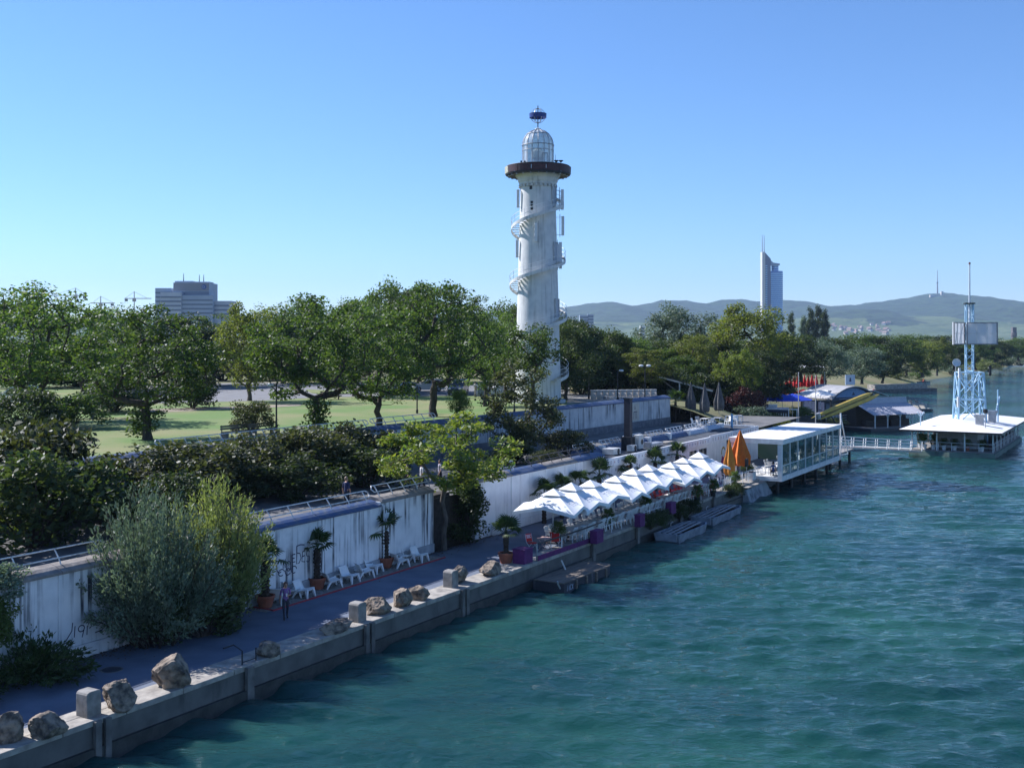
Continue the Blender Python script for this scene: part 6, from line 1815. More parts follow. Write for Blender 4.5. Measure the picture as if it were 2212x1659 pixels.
MB().tube([(0,0,.1),(q.x,q.y,.1)], .13, 8).build('tube', white, fb); MB().tube([(-.4,2.2,.1),(q.x,q.y+2.4,.1)], .11, 8).build('tube', white, fb)
land = thing('landing_deck', 'grey landing deck between pavilion and gangway', 'deck', Q(118.2, .2, 1.55), RQ)
MB().box(0, 9.0, 0, 5.2, -.2, 0).build('deck', deckm, land)
for x, y in ((.4,.4),(4.5,.4),(8.6,.4),(.4,4.8),(8.6,4.8)): MB().tube([(x,y,-3.4),(x,y,-.2)], .15, 8).build('pile', dkmetal, land)
for z in (.5, 1.0): MB().tube([(.1,.1,z),(8.9,.1,z)], .03, 6).build('rail', white, land)
for i in range(6): MB().box(.1+i*1.76-.03,.1+i*1.76+.03,.07,.13,0,1.02).build('rail_post', white, land)

# hut with corrugated roof on its own pontoon
ht = thing('pontoon_hut', 'open timber hut with pale corrugated roof on a pontoon', 'hut', gp(1885, 932, .0), R(28))
MB().box(-1.0, 10.6, -.6, 6.2, -.4, .4).build('pontoon', tealdark, ht)
MB().box(-.8, 10.4, -.4, 6.0, .402, .5).build('deck', deckm, ht)
cor = M('corrugated_roof', (.46,.46,.50), (.34,.34,.38), .6, scale=4, stretch=(3,.3,.3))
m = MB(); NX = 60
for i in range(NX+1):
    x = -.6 + 10.8*i/NX; dz = .05*math.sin(i*math.pi)
    dz = .045*(1 if i % 2 else -1)
    for (y, z) in ((-.9, 2.45), (2.7, 3.95)): m.v.append((x, y, z+dz))
for i in range(NX): m.f.append((2*i, 2*i+2, 2*i+3, 2*i+1)); m.m.append(0)
m.build('roof', cor, ht)
m = MB()
for i in range(NX+1):
    x = -.6 + 10.8*i/NX; dz = .045*(1 if i % 2 else -1)
    for (y, z) in ((2.72, 3.95), (2.9, 4.75)): m.v.append((x, y, z+dz))
for i in range(NX): m.f.append((2*i, 2*i+2, 2*i+3, 2*i+1)); m.m.append(0)
m.build('clerestory', M('clerestory_grey', (.40,.42,.48), (.33,.35,.41), .6), ht)
MB().add([(-.6,2.9,4.78),(10.2,2.9,4.78),(10.2,6.2,4.5),(-.6,6.2,4.5),(-.6,2.9,4.84),(10.2,2.9,4.84),(10.2,6.2,4.56),(-.6,6.2,4.56)],[(0,3,2,1),(4,5,6,7),(0,1,5,4),(1,2,6,5),(2,3,7,6),(3,0,4,7)]).build('roof', white, ht)
for i, x in enumerate((0, 2.6, 5.2, 7.8, 10.0)):
    MB().box(x-.07, x+.07, -.55, -.41, .5, 2.6).build('post', white, ht)
    if 0 < i < 4:
        MB().beam((x,-.48,2.0),(x-.4,-.48,2.5),.08,.08).build('brace', white, ht); MB().beam((x,-.48,2.0),(x+.4,-.48,2.5),.08,.08).build('brace', white, ht)
MB().box(-.4, 10.2, 3.0, 5.9, .5, 4.4).build('back_room', wooddark, ht)
MB().box(.4, 4.8, 1.6, 2.4, .5, 1.5).build('counter', wooddark, ht); MB().box(5.6, 9.4, 1.6, 2.4, .5, 1.5).build('counter', wooddark, ht)
ht2 = thing('winch_frame', 'dark winch and white rolled tarpaulin left of the pontoon hut', 'winch', gp(1862, 912, .4), R(28))
MB().tube([(-1.6,0,1.2),(1.5,0,1.3)], .38, 10).build('tarpaulin_roll', canvas, ht2); MB().box(-1.7,1.7,-.5,.5,-.4,.1).build('base', tealdark, ht2)
for x in (-1.2, 1.2): MB().beam((x,-.1,0),(x,.1,1.25),.12,.12).build('leg', dkmetal, ht2)
MB().tube([(-1.5,.4,.1),(2.4,1.2,3.0)], .09, 7).build('boom', dkmetal, ht2)

# pedal boats moored behind the hut
for i, (u, v, r_, lab) in enumerate(((1925, 880, .2, 'left pale pedal boat moored behind the hut'), (1952, 877, .15, 'middle pale pedal boat with seats moored behind the hut'), (1978, 876, .1, 'far pale pedal boat behind the hut'), (1990, 888, .25, 'dark hulled pedal boat nearest the lattice mast'), (1965, 889, .2, 'dark hulled pedal boat right behind the hut roof'))):
    o = thing('pedal_boat', lab, 'boat', gp(u, v, .1), r_, 'moored pedal boats')
    hm = M('pale_hull', (.50,.47,.42), (.4,.37,.33), .6) if i < 3 else tealdark
    for y in (-.7, .7): MB().prism([(-1.9,y-.35),(1.5,y-.35),(2.1,y),(1.5,y+.35),(-1.9,y+.35)], -.2, .42).build('float', hm, o)
    MB().box(-1.7,1.4,-1.0,1.0,.422,.55).build('deck', M('boat_deck', (.56,.53,.47), (.46,.43,.38), .7), o)
    for x in (-1.0, .3): MB().add([(x,-.8,.55),(x+.5,-.8,.55),(x+.5,.8,.55),(x,.8,.55),(x-.25,-.8,1.1),(x-.2,-.8,1.1),(x-.2,.8,1.1),(x-.25,.8,1.1)],[(0,1,5,4),(2,3,7,6),(4,5,6,7),(1,2,6,5),(0,4,7,3)]).build('seat', M('boat_seat', (.45,.43,.40), (.3,.29,.27), .7), o)

# ------------------------------------------------------------------ floating restaurant with lattice mast
fl = thing('floating_restaurant', 'white roofed floating restaurant with green hull at the right edge', 'boat', Q(139.3, -12.8, 0), RQ)
FLs, FLw = 26.0, 9.4
greenhull = stained('green_hull', (.16,.22,.18), (.09,.12,.12), (.06,.035,.02), .9, 1.0, .4)
MB().prism([(-.3,-.2),(FLs,-.2),(FLs,FLw),(-.3,FLw),(-.9,FLw*.5)], -.8, .55).build('hull', greenhull, fl)
MB().box(-.1, FLs, 0, FLw-.2, .552, .66).build('deck', deckm, fl)
rh = 3.05
ov = 1.0
V = [(-ov,-ov,rh),(FLs+ov,-ov,rh),(FLs+ov,FLw+ov,rh),(-ov,FLw+ov,rh),(5.2,FLw/2,rh+.85),(FLs-5.2,FLw/2,rh+.85)]
rm = M('white_roof', (.80,.79,.77), (.68,.67,.65), .75, scale=1.4, bump=.2)
MB().add(V + [(x,y,z-.12) for x,y,z in V[:4]], [(0,1,5,4),(1,2,5),(2,3,4,5),(3,0,4),(6,9,8,7)]).build('roof', rm, fl)
MB().add([(-ov,-ov,rh-.002),(FLs+ov,-ov,rh-.002),(FLs+ov,FLw+ov,rh-.002),(-ov,FLw+ov,rh-.002),(-ov,-ov,rh-.22),(FLs+ov,-ov,rh-.22),(FLs+ov,FLw+ov,rh-.22),(-ov,FLw+ov,rh-.22)],[(4,7,6,5),(0,4,5,1),(1,5,6,2),(2,6,7,3),(3,7,4,0)]).build('eave', dkmetal, fl)
for i in range(8):
    x = .2 + i*3.4
    for y in (.1, FLw-.3):
        if x < FLs: MB().box(x-.07, x+.07, y-.07, y+.07, .66, rh-.2).build('post', white, fl)
for j in range(1, 3): MB().box(.05, .19, j*3.1, j*3.1+.14, .66, rh-.2).build('post', white, fl)
for z in (1.15, 1.6):
    MB().tube([(.1,.1,z),(.1,FLw-.3,z)], .028, 5).build('rail', white, fl); MB().tube([(.1,.1,z),(FLs-.2,.1,z)], .028, 5).build('rail', white, fl)
for j in range(7): MB().box(.07,.13,.1+j*1.5-.03,.1+j*1.5+.03,.66,1.62).build('rail_post', white, fl)
for j in range(17): MB().box(.1+j*1.55-.03,.1+j*1.55+.03,.07,.13,.66,1.62).build('rail_post', white, fl)
MB().box(3.2, 8.6, 2.2, 7.2, .66, rh-.18).build('galley', M('galley_grey', (.46,.46,.46), (.38,.38,.39), .7), fl)
MB().box(2.8, FLs-2, .5, .9, .66, 1.5).build('counter', M('wine_panel', (.05,.025,.04), (.035,.02,.03), .6), fl)
for i, (x, y) in enumerate(((.8,1.4),(.8,3.0),(.8,4.4),(.8,5.6),(.8,6.8),(.9,7.8),(1.6,8.4))):
    a = RQ; p = Q(139.3 + x, -12.8 + y, .66)
    o = thing('pot_plant', ordinal(i) + ' pot plant from the front corner along the floating restaurant rail', 'plant', p, 0, 'pot plants on the floating restaurant')
    MB().lathe([(.2,0),(.28,.5),(.3,.5),(.3,.56),(.24,.56)], 12).build('pot', white if i != 1 else terracotta, o); put('foliage', BC[1], o, (0,0,.5), sc=(.24,.24,.34 if i < 4 else .5))
def chimney_box(label, s, w, h):
    o = thing('vent_chimney', label, 'chimney', Q(s, w, rh + .1), RQ, 'vents on the floating restaurant roof')
    MB().box(-.42,.42,-.42,.42,0,h).build('shaft', galv, o); MB().box(-.58,.58,-.58,.58,h+.002,h+.35).build('hood', galv, o, bevel=.03)
chimney_box('square metal vent on the white roof in front of the lattice mast', 144.2, -10.6, 1.25)
chimney_box('dark metal vent on the white roof at the right edge', 150.5, -11.2, 1.4)
lp = thing('roof_lamp', 'black lantern on a post on the front of the white roof', 'lamp', Q(141.6, -11.6, rh + .05), RQ)
MB().tube([(0,0,-.1),(0,0,2.0)], .05, 6).build('post', galv, lp); MB().lathe([(.12,1.95),(.26,2.05),(.26,2.4),(.1,2.5)], 8).build('lantern', dkmetal, lp)
lp = thing('roof_mast', 'forked light grey mast on the left corner of the white roof', 'mast', Q(141.0, -4.4, rh - .1), RQ)
MB().tube([(0,0,-.4),(0,0,2.0)], .07, 6).build('post', M('mast_blue', (.45,.58,.68), (.4,.52,.62), .5), lp); MB().tube([(0,0,1.5),(-.5,.3,2.1)], .06, 6).build('fork', MATS['mast_blue'], lp); MB().tube([(0,0,1.5),(.5,-.3,2.1)], .06, 6).build('fork', MATS['mast_blue'], lp)
dv = thing('davit', 'pale davit arm on the roof at the right picture edge', 'davit', Q(152.5, -11.6, rh), RQ)
MB().tube([(0,0,-.2),(0,0,4.4)], .1, 7).build('post', M('lattice_blue', (.36,.55,.70), (.28,.46,.62), .45, scale=4), dv); MB().tube([(-2.2,0,1.2),(0,0,2.6),(1.5,0,3.4)], .12, 7).build('arm', MATS['mast_blue'], dv)

lat = MATS['lattice_blue']
tc = Q(149.9, -8.6, .66)
mast = thing('lattice_mast', 'light blue lattice mast on the floating restaurant carrying two display boxes', 'mast', tc, RQ + R(20))
zb, z1_, z2_ = 2.6, 9.4, 10.1
def leg_xy(f, i):
    b = 1.75 - .35*f
    return ((-1,-1),(1,-1),(1,1),(-1,1))[i][0]*b, ((-1,-1),(1,-1),(1,1),(-1,1))[i][1]*b
ZT = 9.0
for i in range(4):
    x0, y0 = leg_xy(0, i); x1, y1 = leg_xy(1, i)
    MB().tube([(x0,y0,0),(x1,y1,ZT)], .13, 8).build('leg', lat, mast)
    j = (i+1) % 4
    for (f0, f1) in ((0,.3),(.3,.62),(.62,1.0)):
        a0, a1 = leg_xy(f0, i), leg_xy(f1, j); b0, b1 = leg_xy(f0, j), leg_xy(f1, i)
        MB().tube([(*a0, f0*ZT),(*a1, f1*ZT)], .065, 6).build('cross_brace', lat, mast)
        MB().tube([(*b0, f0*ZT),(*b1, f1*ZT)], .065, 6).build('cross_brace', lat, mast)
        MB().tube([(*leg_xy(f1, i), f1*ZT),(*leg_xy(f1, j), f1*ZT)], .07, 6).build('ring_bar', lat, mast)
    MB().tube([(*leg_xy(1, i), ZT),(.45*((-1,1,1,-1)[i]), .45*((-1,-1,1,1)[i]), 7.0)], .08, 6).build('strut', lat, mast)
    sx, sy = (-1,1,1,-1)[i]*.42, (-1,-1,1,1)[i]*.42
    MB().tube([(sx,sy,4.0),(sx,sy,17.6)], .075, 7).build('upper_leg', lat, mast)
    j2 = (i+1) % 4; sx2, sy2 = (-1,1,1,-1)[j2]*.42, (-1,-1,1,1)[j2]*.42
    for k_ in range(13):
        za, zb_ = 4.4 + k_, 5.3 + k_
        a_, b_ = ((sx,sy),(sx2,sy2)) if k_ % 2 else ((sx2,sy2),(sx,sy))
        MB().tube([(*a_, za),(*b_, zb_)], .032, 5).build('lacing', lat, mast)
MB().tube([(-.1,0,15),(-.1,0,22.6)], [.13,.08], 8).build('top_pole', M('pole_white', (.6,.66,.72), (.5,.56,.62), .5), mast); MB().lathe([(.12,22.6),(.12,22.85)], 7).build('top_lamp', M('lamp_rust', (.18,.06,.05)), mast, loc=(-.1,0,0))
MB().box(-.6,.6,-.6,.6,17.6,17.75).build('top_platform', dkmetal, mast)
MB().tube([(2.4,0,9.2),(-2.4,0,9.2)], .06, 6).build('ring_bar', lat, mast)
disp = leafmat('display_sheet', (.66,.67,.68), (.70,.71,.72), .5, tint=(1,1,1))
def display(label, cx, cy, rz_, w, h, zc, show):
    o = thing('display_box', label, 'display', (tc.x + cx, tc.y + cy, tc.z + zc), rz_, 'display boxes on the lattice mast')
    MB().box(-w/2, w/2, -.06, .06, -h/2, h/2).build('panel', disp, o)
    for x0, x1, z0, z1 in ((-w/2,-w/2+.12,-h/2,h/2),(w/2-.12,w/2,-h/2,h/2),(-w/2+.12,w/2-.12,-h/2,-h/2+.12),(-w/2+.12,w/2-.12,h/2-.12,h/2)):
        MB().box(x0, x1, -.22, -.062, z0, z1).build('frame', M('frame_grey', (.25,.26,.28), (.2,.21,.22), .6), o)
    for f in (.33, .66): MB().box(-w/2+w*f-.05, -w/2+w*f+.05, -.16, -.062, -h/2+.12, h/2-.12).build('stiffener', white, o)
    MB().box(-w/2+.12, w/2-.12, -.2, -.165, -.05, .05).build('stiffener', white, o)
    if show: MB().beam((-w*.1,-.25,-h/2+.2),(w*.3,-.25,h/2-.2),.05,.09).build('strut', white, o); MB().beam((-w/2+.2,-.25,-h/2+.2),(-w*.2,-.25,h/2-.2),.05,.09).build('strut', white, o)
display('left display box on the lattice mast with open white struts', -1.75, -.9, R(38), 2.6, 2.8, 13.9, True)
display('right grey display box on the lattice mast', 1.2, -.9, R(-8), 3.7, 2.8, 13.9, False)
MB().tube([(-.4,0,14.7),(.4,-1.0,14.7)], .08, 6).build('bracket', lat, mast); MB().tube([(-.4,0,13.1),(.4,-1.0,13.1)], .08, 6).build('bracket', lat, mast)
for i, (x, z, lab) in enumerate(((-2.25, 9.9, 'white round dish at the left of the lattice mast'),)):
    o = thing('dish_antenna', lab, 'antenna', (tc.x + x, tc.y - 1.3, tc.z + z), R(20))
    MB().tube([(0,0,-1.2),(0,0,.1)], .05, 6).build('stem', galv, o)
    m = MB().lathe([(.0,0),(.35,.06),(.5,.2),(.52,.3)], 16, cap=False).build('dish', panelw, o); m.rotation_euler = (R(75),0,R(-25)); m.location = (0,-.05,.3)
for i, (x, y, z, lab) in enumerate(((-1.9,-1.6,8.3,'panel antenna on the left upper leg of the lattice mast'), (2.1,-1.2,8.6,'dark panel antenna on the right upper leg of the lattice mast'), (-2.1,-1.7,4.7,'small box antenna low on the left mast leg'))):
    o = thing('mast_panel', lab, 'antenna', (tc.x + x, tc.y + y, tc.z + z), R(10), 'panels on the lattice mast')
    MB().box(-.13,.13,-.09,.09,0,1.3).build('panel', panelw if i != 1 else dkmetal, o, bevel=.02); MB().tube([(0,.09,.3),(0,.4,.3)], .03, 5).build('bracket', galv, o); MB().tube([(0,.09,1.0),(0,.4,1.0)], .03, 5).build('bracket', galv, o)

# ------------------------------------------------------------------ pontoon and flat boats by the quay
po = thing('mooring_pontoon', 'dark round-ended pontoon with timber deck moored below the red chairs', 'pontoon', Q(53.8, -2.05, 0), RQ - .02)
pl = [(0,0),(5.3,0)] + [(5.3+1.0*math.sin(R(t)), 1.0-1.0*math.cos(R(t))) for t in (25,50,75,90,105,130,155)] + [(5.3,2.0),(0,2.0)]
MB().prism(pl, -.6, .50).build('hull', stained('pontoon_hull', (.05,.05,.06), (.03,.03,.035), (.16,.17,.18), .7, 1.6, .5), po)
i = 0
x = .02
while x < 6.1:
    e = 0 if x < 5.2 else 1.0 - math.sqrt(max(.02, 1 - (x + .1 - 5.3)**2))
    MB().box(x, x+.21, .02+e, 1.98-e, .502, .55).build('plank', wood, po); x += .235
for x_ in (1.3, 2.5, 3.7, 4.9): MB().box(x_, x_+.14, -.09, -.004, -.4, .5).build('fender', wood, po)
MB().tube([(-.25,.1,.3),(-.5,.1,.6),(-.55,.1,.75)], .05, 6).build('cleat', galv, po)
MB().tube([(3.2,1.7,.55),(3.0,1.85,1.1)], .05, 6).build('bollard', white, po)
gm = MB(); 
for ln in [[(.25,.0),(.32,.3),(.4,.05),(.48,.3),(.54,.0)], arc(.68,.16,.08,.14,40,320), [(.8,.02),(.92,.3)], [(.92,.02),(.82,.28)]]: gm.ribbon([(x+.1, z+.05) for x, z in ln], .05, -.003)
gm.build('graffiti', M('pale_graffiti', (.35,.42,.52), (.3,.36,.45), .7), po)
def flatboat(label, s, w, L_, rot):
    o = thing('flat_boat', label, 'boat', Q(s, w, 0), RQ + rot, 'flat grey work boats')
    bm_ = M('boat_aluminium', (.30,.33,.38), (.17,.19,.23), .55, scale=2)
    W_ = 1.9
    m = MB()
    out = [(-.15,0),(L_-.9,0),(L_,.35),(L_,W_-.35),(L_-.9,W_),(-.15,W_)]
    n = len(out)
    cx_, cy_ = L_/2, W_/2
    inn = [(cx_+(x-cx_)*.955, cy_+(y-cy_)*.88) for x, y in out]; botm = [(cx_+(x-cx_)*.94, cy_+(y-cy_)*.86) for x, y in out]
    vs = [(x,y,.55) for x,y in out] + [(x,y,-.25) for x,y in botm] + [(x,y,.55) for x,y in inn] + [(x,y,.12) for x,y in inn]
    fs = []
    for i in range(n):
        j = (i+1) % n; fs += [(n+i,n+j,j,i), (i,j,2*n+j,2*n+i), (2*n+i,2*n+j,3*n+j,3*n+i)]
    fs.append(tuple(range(3*n,4*n))); fs.append(tuple(reversed(range(n,2*n))))
    m.add(vs, fs); m.build('hull', bm_, o)
    for y in (.55, .95, 1.35): MB().beam((.3,y,.50),(L_-.8,y,.62),.16,.06).build('bench_plank', M('boat_bench', (.36,.36,.37), (.22,.22,.23), .7, scale=4), o)
    for x in (.8, L_*.5, L_-1.2): MB().box(x, x+.12, .16, W_-.16, .13, .46).build('thwart', wooddark, o)
    MB().tube([(L_*.45,W_-.1,.55),(L_*.45,W_-.1,.8),(L_*.45+.4,W_-.1,.85)], .035, 6).build('rowlock', galv, o)
    MB().box(-.3,-.152,.2,W_-.2,.1,.6).build('transom', bm_, o)
flatboat('nearer flat grey boat with benches moored at the quay', 71.0, -1.85, 6.2, .02)
flatboat('farther flat grey boat with benches moored at the quay', 78.8, -1.35, 7.4, .02)
# ------------------------------------------------------------------ the far city
def X2(u, Y): return (u - CX) / F * Y
def Z2(v, Y): return CZ + (HV - v) / F * Y
tw_y = 2100.0
tw = thing('skyscraper', 'slender blue glass skyscraper with twin antennas in front of the hills', 'building', (X2(1676, tw_y), tw_y, 0))
tx0 = X2(1676, tw_y)
glassb = M('tower_glass', (.03,.15,.50), (.02,.11,.42), .18, spec=.8)
spand = M('tower_spandrel', (.32,.56,.80), (.27,.50,.74), .4)
coreg = M('tower_core', (.52,.53,.54), (.45,.46,.48), .6)
def lx(u): return X2(u, tw_y) - tx0
MB().box(lx(1645), lx(1651.5), -6, 10, 0, Z2(545, tw_y)).build('lift_core', coreg, tw)
MB().slab([(lx(1651.6), 0), (lx(1664), 0), (lx(1664), Z2(560, tw_y)), (lx(1651.6), Z2(546, tw_y))], -4, 8).build('rear_tower', M('tower_dark', (.10,.13,.22), (.08,.10,.18), .4), tw)  # rear tower in an even, darker blue than the glass cylinder
for i in range(34):
    z = 12 + i*4.15
    MB().box(lx(1652.5), lx(1656.5), -4.6, -4.02, z, z+1.7).build('balcony', spand, tw)
MB().slab([(lx(1651.6), Z2(558, tw_y)), (lx(1651.6), Z2(545, tw_y)), (lx(1657), Z2(553, tw_y)), (lx(1664), Z2(562.5, tw_y)), (lx(1670), Z2(568, tw_y)), (lx(1684), Z2(570, tw_y)), (lx(1684), Z2(573.5, tw_y)), (lx(1668), Z2(574, tw_y)), (lx(1660), Z2(573, tw_y))], -3, 3).build('roof_fin', M('fin_grey', (.22,.28,.40), (.18,.24,.35), .5), tw)
cxm = (lx(1660) + lx(1692.3))/2; rm_ = (lx(1692.3) - lx(1660))/2
MB().lathe([(rm_, 0), (rm_, Z2(586, tw_y))], 36, c=(cxm, 6)).build('main_cylinder', glassb, tw, smooth=False)
for i in range(36):
    z = 3 + i*3.75
    if z + 1.6 < Z2(585, tw_y): MB().lathe([(rm_+.35, z), (rm_+.35, z+1.5)], 36, c=(cxm, 6)).build('floor_band', spand, tw)
cx2 = (lx(1668) + lx(1683))/2; r2 = (lx(1683) - lx(1668))/2
MB().lathe([(r2, Z2(586, tw_y)), (r2, Z2(572, tw_y))], 24, c=(cx2, 6)).build('top_cylinder', glassb, tw)
for i in range(3):
    z = Z2(584, tw_y) + i*3.9; MB().lathe([(r2+.3, z), (r2+.3, z+1.5)], 24, c=(cx2, 6)).build('floor_band', spand, tw)
for u in (1646.5, 1650.6): MB().tube([(lx(u), 0, Z2(546, tw_y)), (lx(u), 0, Z2(520, tw_y)), (lx(u), 0, Z2(507.5, tw_y))], [.9,.6,.35], 6).build('antenna', M('antenna_grey', (.35,.37,.42), (.3,.32,.37), .5), tw)

# office block at the left
oy = 620.0
ob = thing('office_block', 'grey stepped office block with roof antennas behind the left park trees', 'building', (X2(395, oy), oy, 0))
ox0 = X2(395, oy)
def ux(u): return X2(u, oy) - ox0
conc_b = M('office_grey', (.36,.42,.52), (.30,.36,.46), .7, scale=.2)
conc_l = M('office_pale', (.46,.50,.57), (.40,.44,.51), .7, scale=.2)
band_b = M('office_window_band', (.13,.17,.25), (.10,.14,.22), .15)
def blk(u0, u1, v0, d0, d1, mat, bands=0):
    b_ = MB().box(ux(u0), ux(u1), d0, d1, 0, Z2(v0, oy)).build('block', mat, ob)
    for i in range(bands):
        z = Z2(v0, oy) - 2.2 - i*2.4
        MB().box(ux(u0)+.15, ux(u1)-.15, d0-.12, d0-.01, z-.9, z).build('window_band', band_b, b_)
blk(331.5, 366, 622, 3, 14, conc_b, 4)
blk(349, 394, 632, -2, 8, conc_l, 5)
blk(372, 449.5, 610.5, 2.2, 20, conc_b, 0)
MB().box(ux(390), ux(449.3), 1.9, 2.15, Z2(636, oy), Z2(630, oy)).build('window_band', band_b, ob)
MB().box(ux(372), ux(449.3), 2.0, 2.15, Z2(628, oy), Z2(610.7, oy)).build('parapet', M('office_mid', (.26,.27,.31), (.22,.23,.27), .7), ob)
blk(394.3, 461, 638.5, -1, 2.0, conc_b, 4)
blk(449.7, 497, 650, 2.3, 14, conc_l, 3)
MB().box(ux(373), ux(412), 4, 14, Z2(610.4, oy), Z2(606.5, oy)).build('penthouse', conc_l, ob); MB().box(ux(415), ux(447), 4, 14, Z2(610.4, oy), Z2(608, oy)).build('penthouse', conc_l, ob)
for u, v in ((387.5, 589), (422, 592), (431.5, 592)): MB().tube([(ux(u), 8, Z2(607, oy)), (ux(u), 8, Z2(v, oy))], [.28,.14], 5).build('antenna', dkmetal, ob)
lg = MB().lathe([(1.35, -.05), (1.35, .05)], 20).build('logo_disc', M('logo_blue', (.03,.08,.30), (.025,.07,.26), .5), ob); lg.location = (ux(438.5), 1.86, Z2(619.5, oy)); lg.rotation_euler = (R(90), 0, 0)
lo = MB().ribbon(arc(ux(437), Z2(619.5, oy), .5, .6, 40, 320), .22, 1.80); lo.ribbon([(ux(440), Z2(622, oy)), (ux(440), Z2(617.5, oy))], .2, 1.80); lo.build('logo_mark', conc_l, ob)
# cranes
crm = M('crane_steel', (.50,.46,.42), (.42,.38,.34), .6)
for (um, vt, vj, ua, ub, lab) in ((163.4, 622, 638.5, 101, 187, 'left tower crane above the park trees'), (217.5, 640, 655, 195, 248, 'small middle tower crane above the trees'), (290, 630, 645, 327, 269, 'tower crane left of the office block')):
    cyy = 880.0
    o = thing('tower_crane', lab, 'crane', (X2(um, cyy), cyy, 0), 0, 'tower cranes')
    zt, zj = Z2(vt, cyy), Z2(vj, cyy); xa, xb = X2(ua, cyy) - X2(um, cyy), X2(ub, cyy) - X2(um, cyy)
    MB().tube([(0,0,0),(0,0,zt)], [.75,.35], 4).build('tower', crm, o)
    MB().tube([(xa,0,zj),(xb,0,zj)], .45, 4).build('jib', crm, o)
    MB().tube([(xa*.75,0,zj+.3),(0,0,zt-.2)], .14, 4).build('tie', crm, o); MB().tube([(xb*.9,0,zj+.3),(0,0,zt-.2)], .14, 4).build('tie', crm, o)
    MB().box(xb*.82-1, xb*.82+1, -.8, .8, zj-2.2, zj-.5).build('counterweight', concrete, o)
    MB().box(-1.2, 1.2, -1.0, 1.0, zj-2.4, zj-.2).build('cab', crm, o)
# hill mast, clearing wall, houses on the slope
def on_hill(u, v):
    Y = HY0 + 20
    while Y < HY1:
        if CZ - (v - HV)/F*Y < hill_z(X2(u, Y), Y): break
        Y += 12
    return Vector((X2(u, Y), Y, hill_z(X2(u, Y), Y)))
x_ = X2(2025, HY1); hm = thing('hill_transmitter', 'thin transmitter mast on the highest hill', 'mast', (x_, HY1, hill_z(x_, HY1) - 4))
zt = Z2(584, HY1) - hill_z(x_, HY1) + 4
MB().tube([(0,0,0),(0,0,zt*.45),(0,0,zt*.47),(0,0,zt)], [4.2,3.6,2.4,1.2], 6).build('mast', M('transmitter_grey', (.32,.30,.30), (.25,.24,.24), .7), hm); MB().lathe([(5,zt*.46),(5,zt*.5)], 8).build('platform', dkmetal, hm)  # mast in one even grey with a dark platform
p = on_hill(2024, 640.5)
hr = thing('hill_terrace', 'pale terrace building below the hill transmitter', 'building', p)
MB().box(-38, 38, -6, 10, -5, 7).build('wall', M('pale_stone', (.55,.50,.42), (.48,.44,.37), .8), hr); MB().box(22, 34, -4, 8, 7.01, 26).build('tower', MATS['pale_stone'], hr)
rh_ = random.Random(4)
hw = [M('house_white', (.66,.64,.60)), M('house_cream', (.56,.50,.40)), M('house_pink', (.50,.38,.32))]
hroof = M('house_roof', (.30,.21,.18), (.22,.16,.14), .8)
HB = [MB().box(-7,7,-5,5,-4,6).mesh('wall', m_) for m_ in hw]
HRf = MB().add([(-7.6,-5.6,6),(7.6,-5.6,6),(7.6,5.6,6),(-7.6,5.6,6),(-7.6,0,10.5),(7.6,0,10.5)],[(0,1,5,4),(2,3,4,5),(0,4,3),(1,2,5),(0,3,2,1)]).mesh('roof', hroof)
for i in range(46):
    u, v = rh_.uniform(1795, 1925), rh_.uniform(699, 724)
    if v < 715 - abs(u - 1845)*.22 - 6: v = 716 - abs(u-1850)*.1
    p = on_hill(u, v)
    o = thing('hillside_house', 'small pale house in the village on the slope below the vineyards', 'house', p, rh_.uniform(0, 3.1), 'village houses on the hillside', (rh_.uniform(.6,1.15),)*3)
    put('wall', HB[i % 3], o); put('roof', HRf, o)
for i, (u, v0, w_, h_, Y, lab) in enumerate(((1388, 718, 6, 16, 1400, 'narrow white block among the distant trees'), (1262, 690, 12, 30, 1500, 'dark tall block right of the lighthouse far away'), (1276, 689, 8, 34, 1500, 'second dark tall block right of the lighthouse far away'), (2192, 738, 5, 30, 1450, 'dark chimney tower near the right edge'))):
    o = thing('distant_building', lab, 'building', (X2(u, Y), Y, 0))
    zt = {0: Z2(704, Y), 1: Z2(681, Y), 2: Z2(679, Y), 3: Z2(707, Y)}[i]
    MB().box(-w_/2, w_/2, 0, w_, 0, zt).build('block', [white, conc_b, conc_b, M('stack_dark', (.12,.11,.12))][i], o)
    if i == 3: MB().lathe([(3.4, zt*.55),(3.8, zt*.62),(3.8, zt*.75),(2.5, zt*.8)], 10, c=(0, w_/2)).build('collar', MATS['stack_dark'], o)
    else:
        for k_ in range(5): MB().box(-w_/2+.4, w_/2-.4, -.3, -.02, zt-4-k_*4, zt-2-k_*4).build('window_band', band_b, o)
# jetty on the far bank, kayaker
jt = thing('stone_jetty', 'pale low stone jetty on the far bank below the willows', 'jetty', gp(1868, 842, .6), R(25))
MB().prism([(-16,-2.5),(22,-3),(22,1.5),(-16,3)], -1.6, .1).build('base', concrete, jt); MB().box(2, 20, -1.6, 1.2, .102, 1.3).build('block', concrete_pale, jt)
